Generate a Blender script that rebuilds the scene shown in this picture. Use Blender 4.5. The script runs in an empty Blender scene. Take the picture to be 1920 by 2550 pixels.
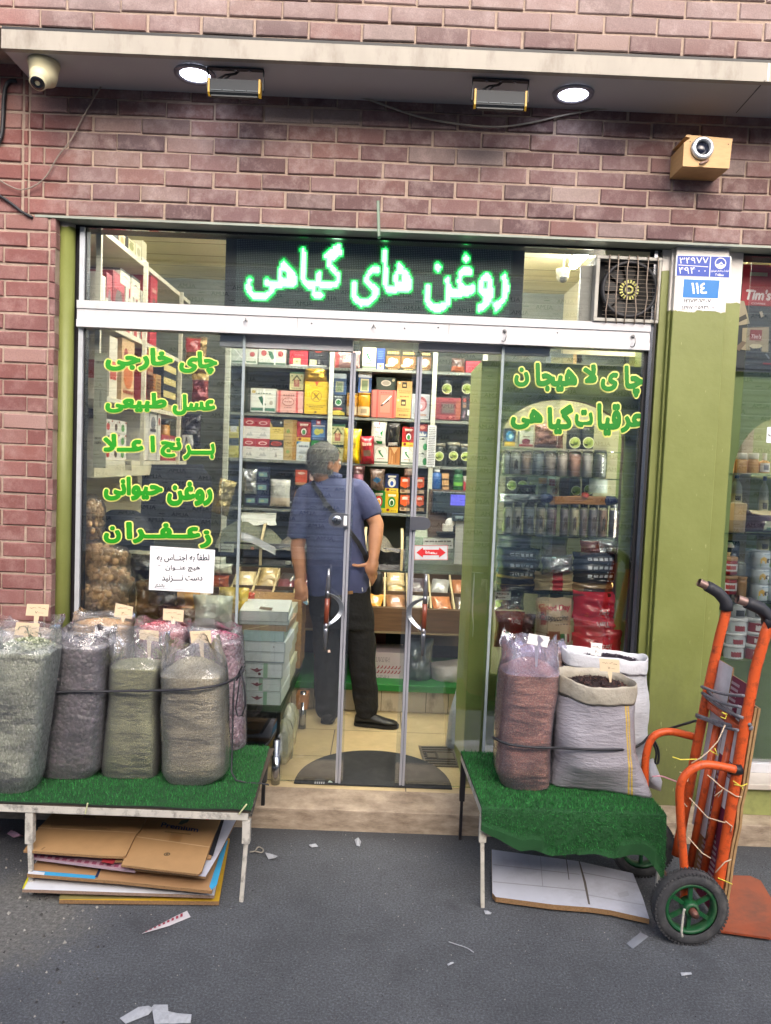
import bpy, math, random
from mathutils import Vector, Matrix, Quaternion, noise
from math import radians as R, sin, cos, pi, sqrt
random.seed(7)
S = bpy.context.scene
# ---------------- camera, world, sun, exposure ----------------
PITCH, ROLL, YAW, FPX, CAMZ, CAMY = R(3.615), R(2.325), R(.383), 1916., 1.7, -3.7
_f = Vector((sin(YAW)*cos(PITCH), cos(YAW)*cos(PITCH), -sin(PITCH)))
_r = Vector((cos(YAW), -sin(YAW), 0)); _u = _r.cross(_f)
CR = cos(ROLL)*_r + sin(ROLL)*_u; CU = -sin(ROLL)*_r + cos(ROLL)*_u
CAM = Vector((0, CAMY, CAMZ))
cd = bpy.data.cameras.new('camera'); cam = bpy.data.objects.new('camera', cd); S.collection.objects.link(cam)
m3 = Matrix((CR, CU, -_f)).transposed(); cam.matrix_world = Matrix.Translation(CAM) @ m3.to_4x4()
cd.sensor_fit = 'VERTICAL'; cd.sensor_height = 36; cd.sensor_width = 27.1; cd.lens = FPX/2550*36; cd.clip_end = 500; cd.clip_start = .05
S.camera = cam
w = bpy.data.worlds.new('World'); S.world = w; w.use_nodes = True
wn = w.node_tree; bg = wn.nodes['Background']; sk = wn.nodes.new('ShaderNodeTexSky'); sk.sky_type = 'NISHITA'; sk.sun_disc = False
SUNEL, SUNAZ = R(34), R(168)
sk.sun_elevation = SUNEL; sk.sun_rotation = SUNAZ; sk.air_density = .7; sk.dust_density = 5.0; sk.ozone_density = 1.0
wn.links.new(sk.outputs[0], bg.inputs[0]); bg.inputs[1].default_value = .15
sl = bpy.data.lights.new('sun', 'SUN'); sl.energy = 1.5; sl.angle = R(80); sl.color = (1, .97, .92)
so = bpy.data.objects.new('sun', sl); S.collection.objects.link(so)
so.rotation_euler = (Vector((sin(SUNAZ)*cos(SUNEL), cos(SUNAZ)*cos(SUNEL), sin(SUNEL)))).to_track_quat('Z', 'Y').to_euler()
S.view_settings.view_transform = 'Standard'; S.view_settings.look = 'None'; S.view_settings.gamma = 1; S.view_settings.exposure = 1.12
S.cycles.max_bounces = 10; S.cycles.transparent_max_bounces = 24; S.cycles.caustics_reflective = False; S.cycles.caustics_refractive = False

# ---------------- pixels of the photograph -> points of the place ----------------
ZM = {'s':(0,0,1),'Z1':(0,0,1.7354),'Z2':(960,0,1.7354),'Z3':(0,500,2.603),'Z4':(560,500,2.603),'Z5':(1100,500,2.0317),'Z6':(150,1050,3.332),
 'Z7':(560,840,4.165),'Z8':(840,840,4.165),'Y1':(1180,1040,3.332),'Y2':(1650,560,4.096),'Y3':(1650,1050,3.4037),'Y4':(560,1240,2.603),'Y5':(0,1480,2.603),
 'Y6':(0,1880,2.38),'Y7':(1120,1560,2.8724),'Y8':(1540,1420,2.2578),'L1':(190,820,3.967),'L2':(190,1180,2.923),'C1':(560,1260,4.165),'C2':(900,1240,4.628),
 'T1':(180,540,3.786),'F1':(880,1560,4.384),'B1':(560,1480,4.4235),'R1':(1240,860,3.967),'A1':(0,150,5.397),'A2':(480,130,6.942),'A3':(1640,300,7.573),
 'H1':(1650,1600,2.698),'W1':(1800,600,5.53),'W2':(1780,1080,3.687),'G1':(0,2000,7.375),'D1':(700,2080,1.3656)}
def ray(v, x, y):
 ox, oy, s = ZM[v]; px, py = ox+x/s, oy+y/s
 return _f + CR*((px-960)/FPX) - CU*((py-1275)/FPX)
def aty(v, x, y, Y):
 d = ray(v, x, y); return CAM + d*((Y-CAMY)/d.y)
def atz(v, x, y, Z):
 d = ray(v, x, y); return CAM + d*((Z-CAMZ)/d.z)
def atx(v, x, y, X):
 d = ray(v, x, y); return CAM + d*(X/d.x)

# ---------------- materials ----------------
def lin(h):
 if not isinstance(h, str): return h
 return tuple(((c/255)/12.92 if c/255 <= .04045 else ((c/255+.055)/1.055)**2.4) for c in (int(h[i:i+2], 16) for i in (0, 2, 4)))
_mc = {}
def nn(t, k, x=0): return t.nodes.new(k)
def newmat(name):
 m = bpy.data.materials.new(name); m.use_nodes = True; t = m.node_tree
 return m, t, t.nodes['Principled BSDF']
def coords(t, scale=(1, 1, 1)):
 tc = nn(t, 'ShaderNodeTexCoord'); mp = nn(t, 'ShaderNodeMapping'); mp.inputs['Scale'].default_value = scale
 t.links.new(tc.outputs['Object'], mp.inputs[0]); return mp.outputs[0]
def noisen(t, vec, scale, detail=4, rough=.6):
 n = nn(t, 'ShaderNodeTexNoise'); n.inputs['Scale'].default_value = scale; n.inputs['Detail'].default_value = detail; n.inputs['Roughness'].default_value = rough
 t.links.new(vec, n.inputs['Vector']); return n.outputs[0]
def ramp(t, fac, stops, interp='LINEAR'):
 r = nn(t, 'ShaderNodeValToRGB'); cr = r.color_ramp; cr.interpolation = interp
 while len(cr.elements) < len(stops): cr.elements.new(.5)
 for e, (p, c) in zip(cr.elements, stops):
  e.position = p; c = lin(c); e.color = (c[0], c[1], c[2], 1)
 t.links.new(fac, r.inputs[0]); return r.outputs[0]
def mix(t, fac, a, b, mode='MIX'):
 m = nn(t, 'ShaderNodeMix'); m.data_type = 'RGBA'; m.blend_type = mode
 for s, v in ((m.inputs[0], fac), (m.inputs[6], a), (m.inputs[7], b)):
  if hasattr(v, 'is_linked'): t.links.new(v, s)
  elif isinstance(v, (int, float)): s.default_value = v
  else: v = lin(v); s.default_value = (v[0], v[1], v[2], 1)
 return m.outputs[2]
def bump(t, p, h, strength=.3, dist=.002):
 b = nn(t, 'ShaderNodeBump'); b.inputs['Strength'].default_value = strength; b.inputs['Distance'].default_value = dist
 t.links.new(h, b.inputs['Height']); t.links.new(b.outputs[0], p.inputs['Normal'])
def M(col, rough=.5, metal=0, var=.12, vs=14, bp=0, bs=120, bd=.002, st=(1, 1, 1), coat=0, emit=0, dirt=None, da=.5, ds=6):
 key = (col, rough, metal, var, vs, bp, bs, bd, st, coat, emit, dirt, da, ds)
 if key in _mc: return _mc[key]
 m, t, p = newmat('surface_'+(col if isinstance(col, str) else 'tint')); c = lin(col)
 p.inputs['Roughness'].default_value = rough; p.inputs['Metallic'].default_value = metal; p.inputs['Coat Weight'].default_value = coat; p.inputs['Coat Roughness'].default_value = .15
 v = coords(t, st); n = noisen(t, v, vs)
 o = ramp(t, n, [(.25, tuple(x*(1-var) for x in c)), (.75, tuple(min(1, x*(1+var)) for x in c))])
 if dirt:
  n2 = noisen(t, v, ds, 8, .7); f = nn(t, 'ShaderNodeMapRange'); f.inputs[1].default_value = .5; f.inputs[2].default_value = .72; f.inputs[4].default_value = da
  t.links.new(n2, f.inputs[0]); o = mix(t, f.outputs[0], o, dirt)
 t.links.new(o, p.inputs['Base Color'])
 if bp: bump(t, p, noisen(t, v, bs, 3), bp, bd)
 if emit: p.inputs['Emission Color'].default_value = (*c, 1); p.inputs['Emission Strength'].default_value = emit
 _mc[key] = m; return m
def glassy(name, refl=.06, tint=(.95, .97, .96), rough=0, milky=0, mcol=(.8, .8, .8), bp=0, bs=30, bd=.004, st=(1, 1, 1), ior=1.45):
 m, t, p = newmat(name); t.nodes.remove(p); out = t.nodes['Material Output']
 tr = nn(t, 'ShaderNodeBsdfTransparent'); tr.inputs[0].default_value = (*tint, 1)
 gl = nn(t, 'ShaderNodeBsdfGlossy'); gl.inputs['Roughness'].default_value = rough; gl.inputs[0].default_value = (1, 1, 1, 1)
 fr = nn(t, 'ShaderNodeFresnel'); fr.inputs[0].default_value = ior
 ad = nn(t, 'ShaderNodeMath'); ad.operation = 'ADD'; ad.use_clamp = True; ad.inputs[1].default_value = refl-.04; t.links.new(fr.outputs[0], ad.inputs[0])
 base = tr.outputs[0]
 if milky:
  df = nn(t, 'ShaderNodeBsdfDiffuse'); df.inputs[0].default_value = (*mcol, 1); mm = nn(t, 'ShaderNodeMixShader'); mm.inputs[0].default_value = milky
  t.links.new(base, mm.inputs[1]); t.links.new(df.outputs[0], mm.inputs[2]); base = mm.outputs[0]
 mx = nn(t, 'ShaderNodeMixShader'); t.links.new(ad.outputs[0], mx.inputs[0]); t.links.new(base, mx.inputs[1]); t.links.new(gl.outputs[0], mx.inputs[2])
 t.links.new(mx.outputs[0], out.inputs[0])
 if bp:
  b = nn(t, 'ShaderNodeBump'); b.inputs['Strength'].default_value = bp; b.inputs['Distance'].default_value = bd
  t.links.new(noisen(t, coords(t, st), bs, 3), b.inputs['Height'])
  t.links.new(b.outputs[0], gl.inputs['Normal']); t.links.new(b.outputs[0], fr.inputs['Normal'])
 return m
def grains(name, cols, scale, bp=.6, bd=.004, rough=.7, st=(1, 1, 1), coat=0, big=None):
 m, t, p = newmat(name); v = coords(t, st)
 vo = nn(t, 'ShaderNodeTexVoronoi'); vo.inputs['Scale'].default_value = scale; t.links.new(v, vo.inputs['Vector'])
 sp = nn(t, 'ShaderNodeSeparateColor'); t.links.new(vo.outputs['Color'], sp.inputs[0])
 k = len(cols); o = ramp(t, sp.outputs[0], [((i+.5)/k, c) for i, c in enumerate(cols)])
 n = noisen(t, v, 9, 3)
 o = mix(t, .3, o, ramp(t, n, [(.3, (.65, .65, .65)), (.7, (1, 1, 1))]), 'MULTIPLY')
 o = mix(t, .13, o, (.8, .78, .74)); t.links.new(o, p.inputs['Base Color']); p.inputs['Roughness'].default_value = rough; p.inputs['Coat Weight'].default_value = coat
 iv = nn(t, 'ShaderNodeMath'); iv.operation = 'SUBTRACT'; iv.inputs[0].default_value = 1; t.links.new(vo.outputs['Distance'], iv.inputs[1])
 bump(t, p, iv.outputs[0], bp, bd); return m
# ---------------- mesh builder ----------------
ORG = {}
COL = S.collection
class MB:
 def __init__(s): s.v = []; s.f = []; s.m = []; s.sm = []; s.mats = []
 def mi(s, m):
  if m not in s.mats: s.mats.append(m)
  return s.mats.index(m)
 def add(s, vs, fs, m, sm=False):
  o = len(s.v); s.v += [Vector(v) for v in vs]; i = s.mi(m)
  for f in fs: s.f.append([a+o for a in f]); s.m.append(i); s.sm.append(sm)
 def box(s, x0, x1, y0, y1, z0, z1, m, T=None):
  vs = [Vector((x, y, z)) for z in (z0, z1) for y in (y0, y1) for x in (x0, x1)]
  if T: vs = [T @ v for v in vs]
  s.add(vs, [(0, 2, 3, 1), (4, 5, 7, 6), (0, 1, 5, 4), (2, 6, 7, 3), (0, 4, 6, 2), (1, 3, 7, 5)], m)
 def bar(s, a, b, w, h, m, up=(0, 0, 1)):
  a, b = Vector(a), Vector(b); d = (b-a).normalized(); up = Vector(up)
  if abs(d.dot(up)) > .95: up = Vector((0, 1, 0))
  x = d.cross(up).normalized(); z = x.cross(d)
  vs = [p+x*(i*w/2)+z*(j*h/2) for p in (a, b) for j in (-1, 1) for i in (-1, 1)]
  s.add(vs, [(0, 1, 3, 2), (4, 6, 7, 5), (0, 4, 5, 1), (2, 3, 7, 6), (0, 2, 6, 4), (1, 5, 7, 3)], m)
 def poly(s, pts, m): s.add(pts, [list(range(len(pts)))], m)
 def prism(s, pts, d, m, ms=None):
  d = Vector(d); n = len(pts); a = [Vector(p) for p in pts]; b = [p+d for p in a]
  s.add(a+b, [list(range(n)), list(range(2*n-1, n-1, -1))], m)
  s.add(a+b, [(i, i+n, (i+1) % n+n, (i+1) % n) for i in range(n)], ms or m)
 def loft(s, rings, m, cap=(1, 1), sm=True, closed=True):
  n = len(rings[0]); vs = [p for r in rings for p in r]; fs = []
  for k in range(len(rings)-1):
   for i in range(n if closed else n-1):
    j = (i+1) % n; fs.append((k*n+i, k*n+j, (k+1)*n+j, (k+1)*n+i))
  if cap[0]: fs.append(list(range(n-1, -1, -1)))
  if cap[1]: fs.append([(len(rings)-1)*n+i for i in range(n)])
  s.add(vs, fs, m, sm)
 def tube(s, pts, r, m, n=8, cap=True, flat=1.0):
  pts = [Vector(p) for p in pts]; rings = []; up = None
  for i, p in enumerate(pts):
   t = (pts[min(i+1, len(pts)-1)]-pts[max(i-1, 0)]).normalized()
   if up is None: up = t.orthogonal().normalized()
   else: up = (up - t*up.dot(t)).normalized()
   b = t.cross(up); rr = r[i] if isinstance(r, (list, tuple)) else r
   rings.append([p + up*(cos(2*pi*k/n)*rr) + b*(sin(2*pi*k/n)*rr*flat) for k in range(n)])
  s.loft(rings, m, (cap, cap))
 def lathe(s, prof, c, m, n=24, ax=(0, 0, 1), sm=True, cap=(1, 1)):
  c = Vector(c); q = Vector((0, 0, 1)).rotation_difference(Vector(ax).normalized())
  s.loft([[c + q @ Vector((r*cos(2*pi*k/n), r*sin(2*pi*k/n), z)) for k in range(n)] for r, z in prof], m, cap, sm)
 def disc(s, c, rx, rz, m, n=20, y=None): s.poly([Vector(c)+Vector((rx*cos(2*pi*k/n), 0, rz*sin(2*pi*k/n))) for k in range(n)], m)
 def mesh(s, name, org):
  me = bpy.data.meshes.new(name); me.from_pydata([v-org for v in s.v], [], s.f)
  for m in s.mats: me.materials.append(m)
  me.polygons.foreach_set('material_index', s.m); me.polygons.foreach_set('use_smooth', s.sm); me.update(); return me
 def build(s, name, parent=None, label=None, cat=None, group=None, kind=None, bev=0, org=None):
  if parent is not None: o_ = ORG[parent]
  elif org is not None: o_ = Vector(org)
  else:
   xs = [v.x for v in s.v]; ys = [v.y for v in s.v]; zs = [v.z for v in s.v]
   o_ = Vector(((min(xs)+max(xs))/2, (min(ys)+max(ys))/2, min(zs)))
  o = bpy.data.objects.new(name, s.mesh(name, o_)); COL.objects.link(o); ORG[o] = o_
  if parent is not None: o.parent = parent
  else: o.location = o_
  tag(o, label, cat, group, kind)
  if bev:
   b = o.modifiers.new('bevel', 'BEVEL'); b.width = bev; b.segments = 2; b.limit_method = 'ANGLE'; b.angle_limit = R(40)
  return o
def tag(o, label=None, cat=None, group=None, kind=None):
 if label: o['label'] = label
 if cat: o['category'] = cat
 if group: o['group'] = group
 if kind: o['kind'] = kind
def thing(name, label, cat, loc, group=None):
 o = bpy.data.objects.new(name, None); COL.objects.link(o); o.location = loc; o.empty_display_size = .05; ORG[o] = Vector(loc); tag(o, label, cat, group); return o
def remesh(mb, vox, smooth=6, mat=None, flat=False):
 me = mb.mesh('tmp', Vector()); o = bpy.data.objects.new('tmp', me); COL.objects.link(o)
 r = o.modifiers.new('r', 'REMESH'); r.mode = 'VOXEL'; r.voxel_size = vox
 if smooth: q = o.modifiers.new('s', 'SMOOTH'); q.iterations = smooth; q.factor = .5
 bpy.context.view_layer.update(); dg = bpy.context.evaluated_depsgraph_get(); e = bpy.data.meshes.new_from_object(o.evaluated_get(dg))
 out = MB(); out.add([v.co.copy() for v in e.vertices], [list(p.vertices) for p in e.polygons], mat or mb.mats[0], True)
 bpy.data.objects.remove(o); return out
# ---------------- writing ----------------
AR = {}
for ch, c, n in (('ا',0xFE8D,2),('ب',0xFE8F,4),('پ',0xFB56,4),('ت',0xFE95,4),('ج',0xFE9D,4),('چ',0xFB7A,4),('ح',0xFEA1,4),('خ',0xFEA5,4),('د',0xFEA9,2),('ر',0xFEAD,2),('ز',0xFEAF,2),('س',0xFEB1,4),('ش',0xFEB5,4),('ص',0xFEB9,4),('ض',0xFEBD,4),('ط',0xFEC1,4),('ع',0xFEC9,4),('غ',0xFECD,4),('ف',0xFED1,4),('ق',0xFED5,4),('ک',0xFB8E,4),('گ',0xFB92,4),('ل',0xFEDD,4),('م',0xFEE1,4),('ن',0xFEE5,4),('ه',0xFEE9,4),('و',0xFEED,2),('ی',0xFBFC,4),('آ',0xFE81,2)):
 AR[ch] = (c, n)
def shape(t):
 t = t.replace('لا', '\uffff'); out = []
 def fwd(c): return c == 'ـ' or (c in AR and AR[c][1] == 4)
 def bwd(c): return c == 'ـ' or c in AR or c == '\uffff'
 for i, c in enumerate(t):
  p = i > 0 and fwd(t[i-1]); n = i+1 < len(t) and bwd(t[i+1]) and fwd(c)
  if c == '\uffff': out.append(chr(0xFEFC if p else 0xFEFB))
  elif c in AR:
   b, k = AR[c]; out.append(chr(b+((3 if n else 1) if p else (2 if n else 0)) if k == 4 else b+(1 if p else 0)))
  else: out.append(c)
 if not any(c in AR or c == '\uffff' for c in t): return t
 return ''.join(reversed(out))
_tc = {}
import numpy as np
def glyphs(t, bold=0.0, shear=0.0, cell=.022):
 key = (t, bold, shear, cell)
 if key in _tc: return _tc[key]
 c = bpy.data.curves.new('t', 'FONT'); c.body = shape(t); c.size = 1; c.resolution_u = 4; c.shear = shear
 o = bpy.data.objects.new('t', c); COL.objects.link(o); bpy.context.view_layer.update()
 e = bpy.data.meshes.new_from_object(o.evaluated_get(bpy.context.evaluated_depsgraph_get())); bpy.data.objects.remove(o)
 vs = [v.co.copy() for v in e.vertices]; fs = [list(p.vertices) for p in e.polygons]
 x0 = min(v.x for v in vs); x1 = max(v.x for v in vs); y0 = min(v.y for v in vs); y1 = max(v.y for v in vs)
 if bold:   # heavier strokes: fill a fine grid with the letters, grow it, lay it out again as strips
  k = int(math.ceil(bold/cell)); W_ = int((x1-x0)/cell)+2*k+3; H_ = int((y1-y0)/cell)+2*k+3; g = np.zeros((H_, W_), bool); ox, oy = x0-(k+1)*cell, y0-(k+1)*cell
  for f in fs:
   for j in range(1, len(f)-1):
    A, B, C = vs[f[0]], vs[f[j]], vs[f[j+1]]; i0, i1 = int((min(A.x, B.x, C.x)-ox)/cell), int((max(A.x, B.x, C.x)-ox)/cell)+1; j0, j1 = int((min(A.y, B.y, C.y)-oy)/cell), int((max(A.y, B.y, C.y)-oy)/cell)+1
    X_, Y_ = np.meshgrid(ox+(np.arange(i0, i1)+.5)*cell, oy+(np.arange(j0, j1)+.5)*cell)
    d = [(Q.x-P.x)*(Y_-P.y)-(Q.y-P.y)*(X_-P.x) for P, Q in ((A, B), (B, C), (C, A))]
    g[j0:j1, i0:i1] |= ((d[0] >= 0) & (d[1] >= 0) & (d[2] >= 0)) | ((d[0] <= 0) & (d[1] <= 0) & (d[2] <= 0))
  r = bold/cell; h = g.copy()
  for dy in range(-k, k+1):
   for dx in range(-k, k+1):
    if dx*dx+dy*dy <= r*r+.3 and (dx or dy): h |= np.roll(np.roll(g, dy, 0), dx, 1)
  vs, fs = [], []
  for j in range(H_):
   q = np.flatnonzero(np.diff(np.concatenate(([0], h[j].astype(np.int8), [0]))))
   for a, b in zip(q[::2], q[1::2]):
    n = len(vs); vs += [Vector((ox+u*cell, oy+w_*cell, 0)) for u, w_ in ((a, j), (b, j), (b, j+1), (a, j+1))]; fs.append([n, n+1, n+2, n+3])
  x0, x1, y0, y1 = x0-bold, x1+bold, y0-bold, y1+bold; isl = [0]*len(vs)
 else:      # letters that overlap lie a hair apart
  pa = list(range(len(vs)))
  def root(i):
   while pa[i] != i: pa[i] = pa[pa[i]]; i = pa[i]
   return i
  for f in fs:
   for a in f[1:]: pa[root(a)] = root(f[0])
  ids = {}; isl = [ids.setdefault(root(i), len(ids)) for i in range(len(vs))]
 _tc[key] = (vs, fs, x0, x1, y0, y1, isl); return _tc[key]
def text(mb, t, P, m, bold=0.0, shear=0.0, ref=None, cell=.022):
 """put the word's bounding box on the four corners P = (bottom left, bottom right, top left)"""
 vs, fs, x0, x1, y0, y1, isl = glyphs(t, bold, shear, cell)
 if ref is not None: x0, x1, y0, y1 = glyphs(t, ref, shear, cell)[2:6]
 a, b, c = (Vector(p) for p in P); U = b-a; V = c-a; N = U.cross(V).normalized()
 o = [a + U*((v.x-x0)/(x1-x0)) + V*((v.y-y0)/(y1-y0)) + N*(.00012*(k % 7)) for v, k in zip(vs, isl)]
 mb.add(o, fs, m)
def rect(v, x0, y0, x1, y1, Y):
 return aty(v, x0, y1, Y), aty(v, x1, y1, Y), aty(v, x0, y0, Y)
# ================= the street, the buildings =================
GY, BY, UY = 0.0, -.105, -.43
zL = aty('s', 960, 571, BY).z; zS = aty('s', 960, 242, BY).z
zr1 = aty('s', 900, 777, -.04).z; zr0 = aty('s', 900, 843, -.04).z
FZ = .1
# --- materials
def brickmat():
 m, t, p = newmat('fired_brick'); v = coords(t)
 g = nn(t, 'ShaderNodeNewGeometry'); base = ramp(t, g.outputs['Random Per Island'], [(0, '5c4848'), (.16, '6c524e'), (.32, '765b58'), (.46, '866c69'), (.6, '8a675f'), (.7, '74544e'), (.8, '9e877e'), (.9, '554748'), (1, 'ab9b92')])
 n1 = noisen(t, v, 1.1, 3); n2 = noisen(t, v, 13, 6, .7); n3 = noisen(t, v, 160, 4, .7)
 f = nn(t, 'ShaderNodeMapRange'); f.inputs[1].default_value = .46; f.inputs[2].default_value = .72; f.inputs[4].default_value = .72; t.links.new(n2, f.inputs[0])
 o = mix(t, f.outputs[0], base, 'b3a19d')
 f2 = nn(t, 'ShaderNodeMapRange'); f2.inputs[1].default_value = .42; f2.inputs[2].default_value = .66; f2.inputs[4].default_value = .45; t.links.new(n1, f2.inputs[0])
 o = mix(t, f2.outputs[0], o, '6a5256')
 sx = nn(t, 'ShaderNodeSeparateXYZ'); t.links.new(v, sx.inputs[0])          # dark fired clay towards one end of the wall
 fx = nn(t, 'ShaderNodeMapRange'); fx.inputs[1].default_value = -1.6; fx.inputs[2].default_value = 1.0; fx.inputs[3].default_value = .0; fx.inputs[4].default_value = .55; t.links.new(sx.outputs[0], fx.inputs[0])
 o = mix(t, fx.outputs[0], o, mix(t, .5, o, '5c3e44', 'MIX'))
 def mr(k, a, b, to): f = nn(t, 'ShaderNodeMapRange'); f.inputs[1].default_value = a; f.inputs[2].default_value = b; f.inputs[4].default_value = to; t.links.new(sx.outputs[k], f.inputs[0]); return f.outputs[0]
 o = mix(t, mr(0, -1.42, -1.6, .42), o, '8f4a42'); o = mix(t, mr(2, 3.4, 3.55, .34), o, 'b3a49f')
 o = mix(t, .35, o, ramp(t, n3, [(.3, (.5, .5, .5)), (.7, (1.25, 1.25, 1.25))]), 'MULTIPLY')
 t.links.new(o, p.inputs['Base Color']); p.inputs['Roughness'].default_value = .85; bump(t, p, n3, .5, .003); return m
BRICK = brickmat(); MORTAR = M('a39082', .95, var=.2, vs=30, bp=.6, bs=160, bd=.004)
def streetmat():
 m, t, p = newmat('asphalt'); v = coords(t)
 n = noisen(t, v, 1.3, 5); n2 = noisen(t, v, 120, 7, .88); n3 = noisen(t, v, 7, 5, .7)
 o = ramp(t, n, [(.3, (.08, .086, .097)), (.7, (.125, .133, .147))])
 o = mix(t, .5, o, ramp(t, n3, [(.3, (.7, .7, .7)), (.75, (1.25, 1.25, 1.25))]), 'MULTIPLY')
 o = mix(t, .75, o, ramp(t, n2, [(.38, (.3, .3, .3)), (.52, (1, 1, 1)), (.66, (2.6, 2.6, 2.6))]), 'MULTIPLY')
 sn = nn(t, 'ShaderNodeMapRange'); sn.inputs[1].default_value = .56; sn.inputs[2].default_value = .66; sn.inputs[4].default_value = .45; t.links.new(noisen(t, v, 3.2, 8, .72), sn.inputs[0]); o = mix(t, sn.outputs[0], o, (.045, .047, .052))
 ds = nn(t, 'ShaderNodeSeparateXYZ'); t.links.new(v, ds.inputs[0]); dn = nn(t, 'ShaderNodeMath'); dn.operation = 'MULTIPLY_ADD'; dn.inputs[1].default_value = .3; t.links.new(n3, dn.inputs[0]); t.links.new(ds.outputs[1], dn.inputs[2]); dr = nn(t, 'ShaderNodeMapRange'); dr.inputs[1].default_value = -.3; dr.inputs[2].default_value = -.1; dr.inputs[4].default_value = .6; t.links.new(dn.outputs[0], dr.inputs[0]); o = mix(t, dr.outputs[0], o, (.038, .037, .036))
 c = atz('Y6', 60, 960, 0); d = nn(t, 'ShaderNodeVectorMath'); d.operation = 'DISTANCE'; d.inputs[1].default_value = c
 mp = nn(t, 'ShaderNodeMapping'); t.links.new(v, mp.inputs[0]); t.links.new(mp.outputs[0], d.inputs[0])
 ad = nn(t, 'ShaderNodeMath'); ad.operation = 'MULTIPLY_ADD'; ad.inputs[1].default_value = .5; t.links.new(n3, ad.inputs[0]); t.links.new(d.outputs['Value'], ad.inputs[2])
 f = nn(t, 'ShaderNodeMapRange'); f.inputs[1].default_value = .62; f.inputs[2].default_value = .42; f.inputs[4].default_value = .85; t.links.new(ad.outputs[0], f.inputs[0])
 o = mix(t, f.outputs[0], o, ramp(t, noisen(t, v, 60, 6, .75), [(.3, (.07, .07, .062)), (.5, (.17, .165, .15)), (.75, (.34, .33, .31))]))
 t.links.new(o, p.inputs['Base Color']); p.inputs['Roughness'].default_value = .8
 b = noisen(t, v, 260, 4, .8); bump(t, p, b, .75, .006); return m
def stonemat(name, a, b, pits=.3, sc=4, bp=.2):
 m, t, p = newmat(name); v = coords(t, (1, 1, 3)); n = noisen(t, v, sc, 8, .65); n2 = noisen(t, v, 55, 5, .75)
 o = ramp(t, n, [(.3, a), (.7, b)]); f = nn(t, 'ShaderNodeMapRange'); f.inputs[1].default_value = .6; f.inputs[2].default_value = .7; f.inputs[4].default_value = pits; t.links.new(n2, f.inputs[0])
 o = mix(t, f.outputs[0], o, (.07, .055, .045)); t.links.new(o, p.inputs['Base Color']); p.inputs['Roughness'].default_value = .6; bump(t, p, n2, bp, .003); return m
def painted(z, edge=.012):
 """green wall paint that stops with a ragged edge at height z, pale plaster above"""
 m, t, p = newmat('green_wall_paint'); v = coords(t); n = noisen(t, v, 18, 5); n2 = noisen(t, v, 5, 5)
 g = ramp(t, n2, [(.3, '6d743b'), (.7, '787f46')]); sx = nn(t, 'ShaderNodeSeparateXYZ'); t.links.new(v, sx.inputs[0])
 ch = noisen(t, v, 85, 4, .8); fc = nn(t, 'ShaderNodeMapRange'); fc.inputs[1].default_value = .67; fc.inputs[2].default_value = .71; fc.inputs[4].default_value = .7; t.links.new(ch, fc.inputs[0])
 g = mix(t, fc.outputs[0], g, '5f6440')
 gz = nn(t, 'ShaderNodeMath'); gz.operation = 'MULTIPLY_ADD'; gz.inputs[1].default_value = -1.1; t.links.new(noisen(t, coords(t, (1, 1, .4)), 11, 7, .75), gz.inputs[0]); t.links.new(sx.outputs[2], gz.inputs[2])
 gf = nn(t, 'ShaderNodeMapRange'); gf.inputs[1].default_value = .25; gf.inputs[2].default_value = -.45; gf.inputs[4].default_value = .75; t.links.new(gz.outputs[0], gf.inputs[0]); g = mix(t, gf.outputs[0], g, '55583a')
 sc = noisen(t, coords(t, (1, 1, .25)), 60, 3, .6); sf = nn(t, 'ShaderNodeMapRange'); sf.inputs[1].default_value = .7; sf.inputs[2].default_value = .73; sf.inputs[4].default_value = .6; t.links.new(sc, sf.inputs[0]); g = mix(t, sf.outputs[0], g, 'a3a772')
 ad = nn(t, 'ShaderNodeMath'); ad.operation = 'MULTIPLY_ADD'; ad.inputs[1].default_value = edge*4; t.links.new(n, ad.inputs[0]); t.links.new(sx.outputs[2], ad.inputs[2])
 f = nn(t, 'ShaderNodeMapRange'); f.inputs[1].default_value = z+edge*2; f.inputs[2].default_value = z+edge*2+.003; t.links.new(ad.outputs[0], f.inputs[0])
 t.links.new(mix(t, f.outputs[0], g, 'cfcac4'), p.inputs['Base Color']); p.inputs['Roughness'].default_value = .45; bump(t, p, noisen(t, v, 40, 5), .25, .004); return m
ALU = M('bcc0c6', .35, .25, var=.05, dirt='8c8880', da=.3, ds=9); WHITE = M('c2c2c6', .4, var=.04, dirt='9a968e', da=.3, ds=12); STEEL = M('a9acb2', .2, 1, var=.05)
GLASS = glassy('window_glass', .135, (.965, .985, .978)); BLACK = M('15161a', .5); CREAM = M('d2caa8', .7, var=.06, vs=5); SHELF = M('5e6460', .6); DARK = M('2c3230', .7)
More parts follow.
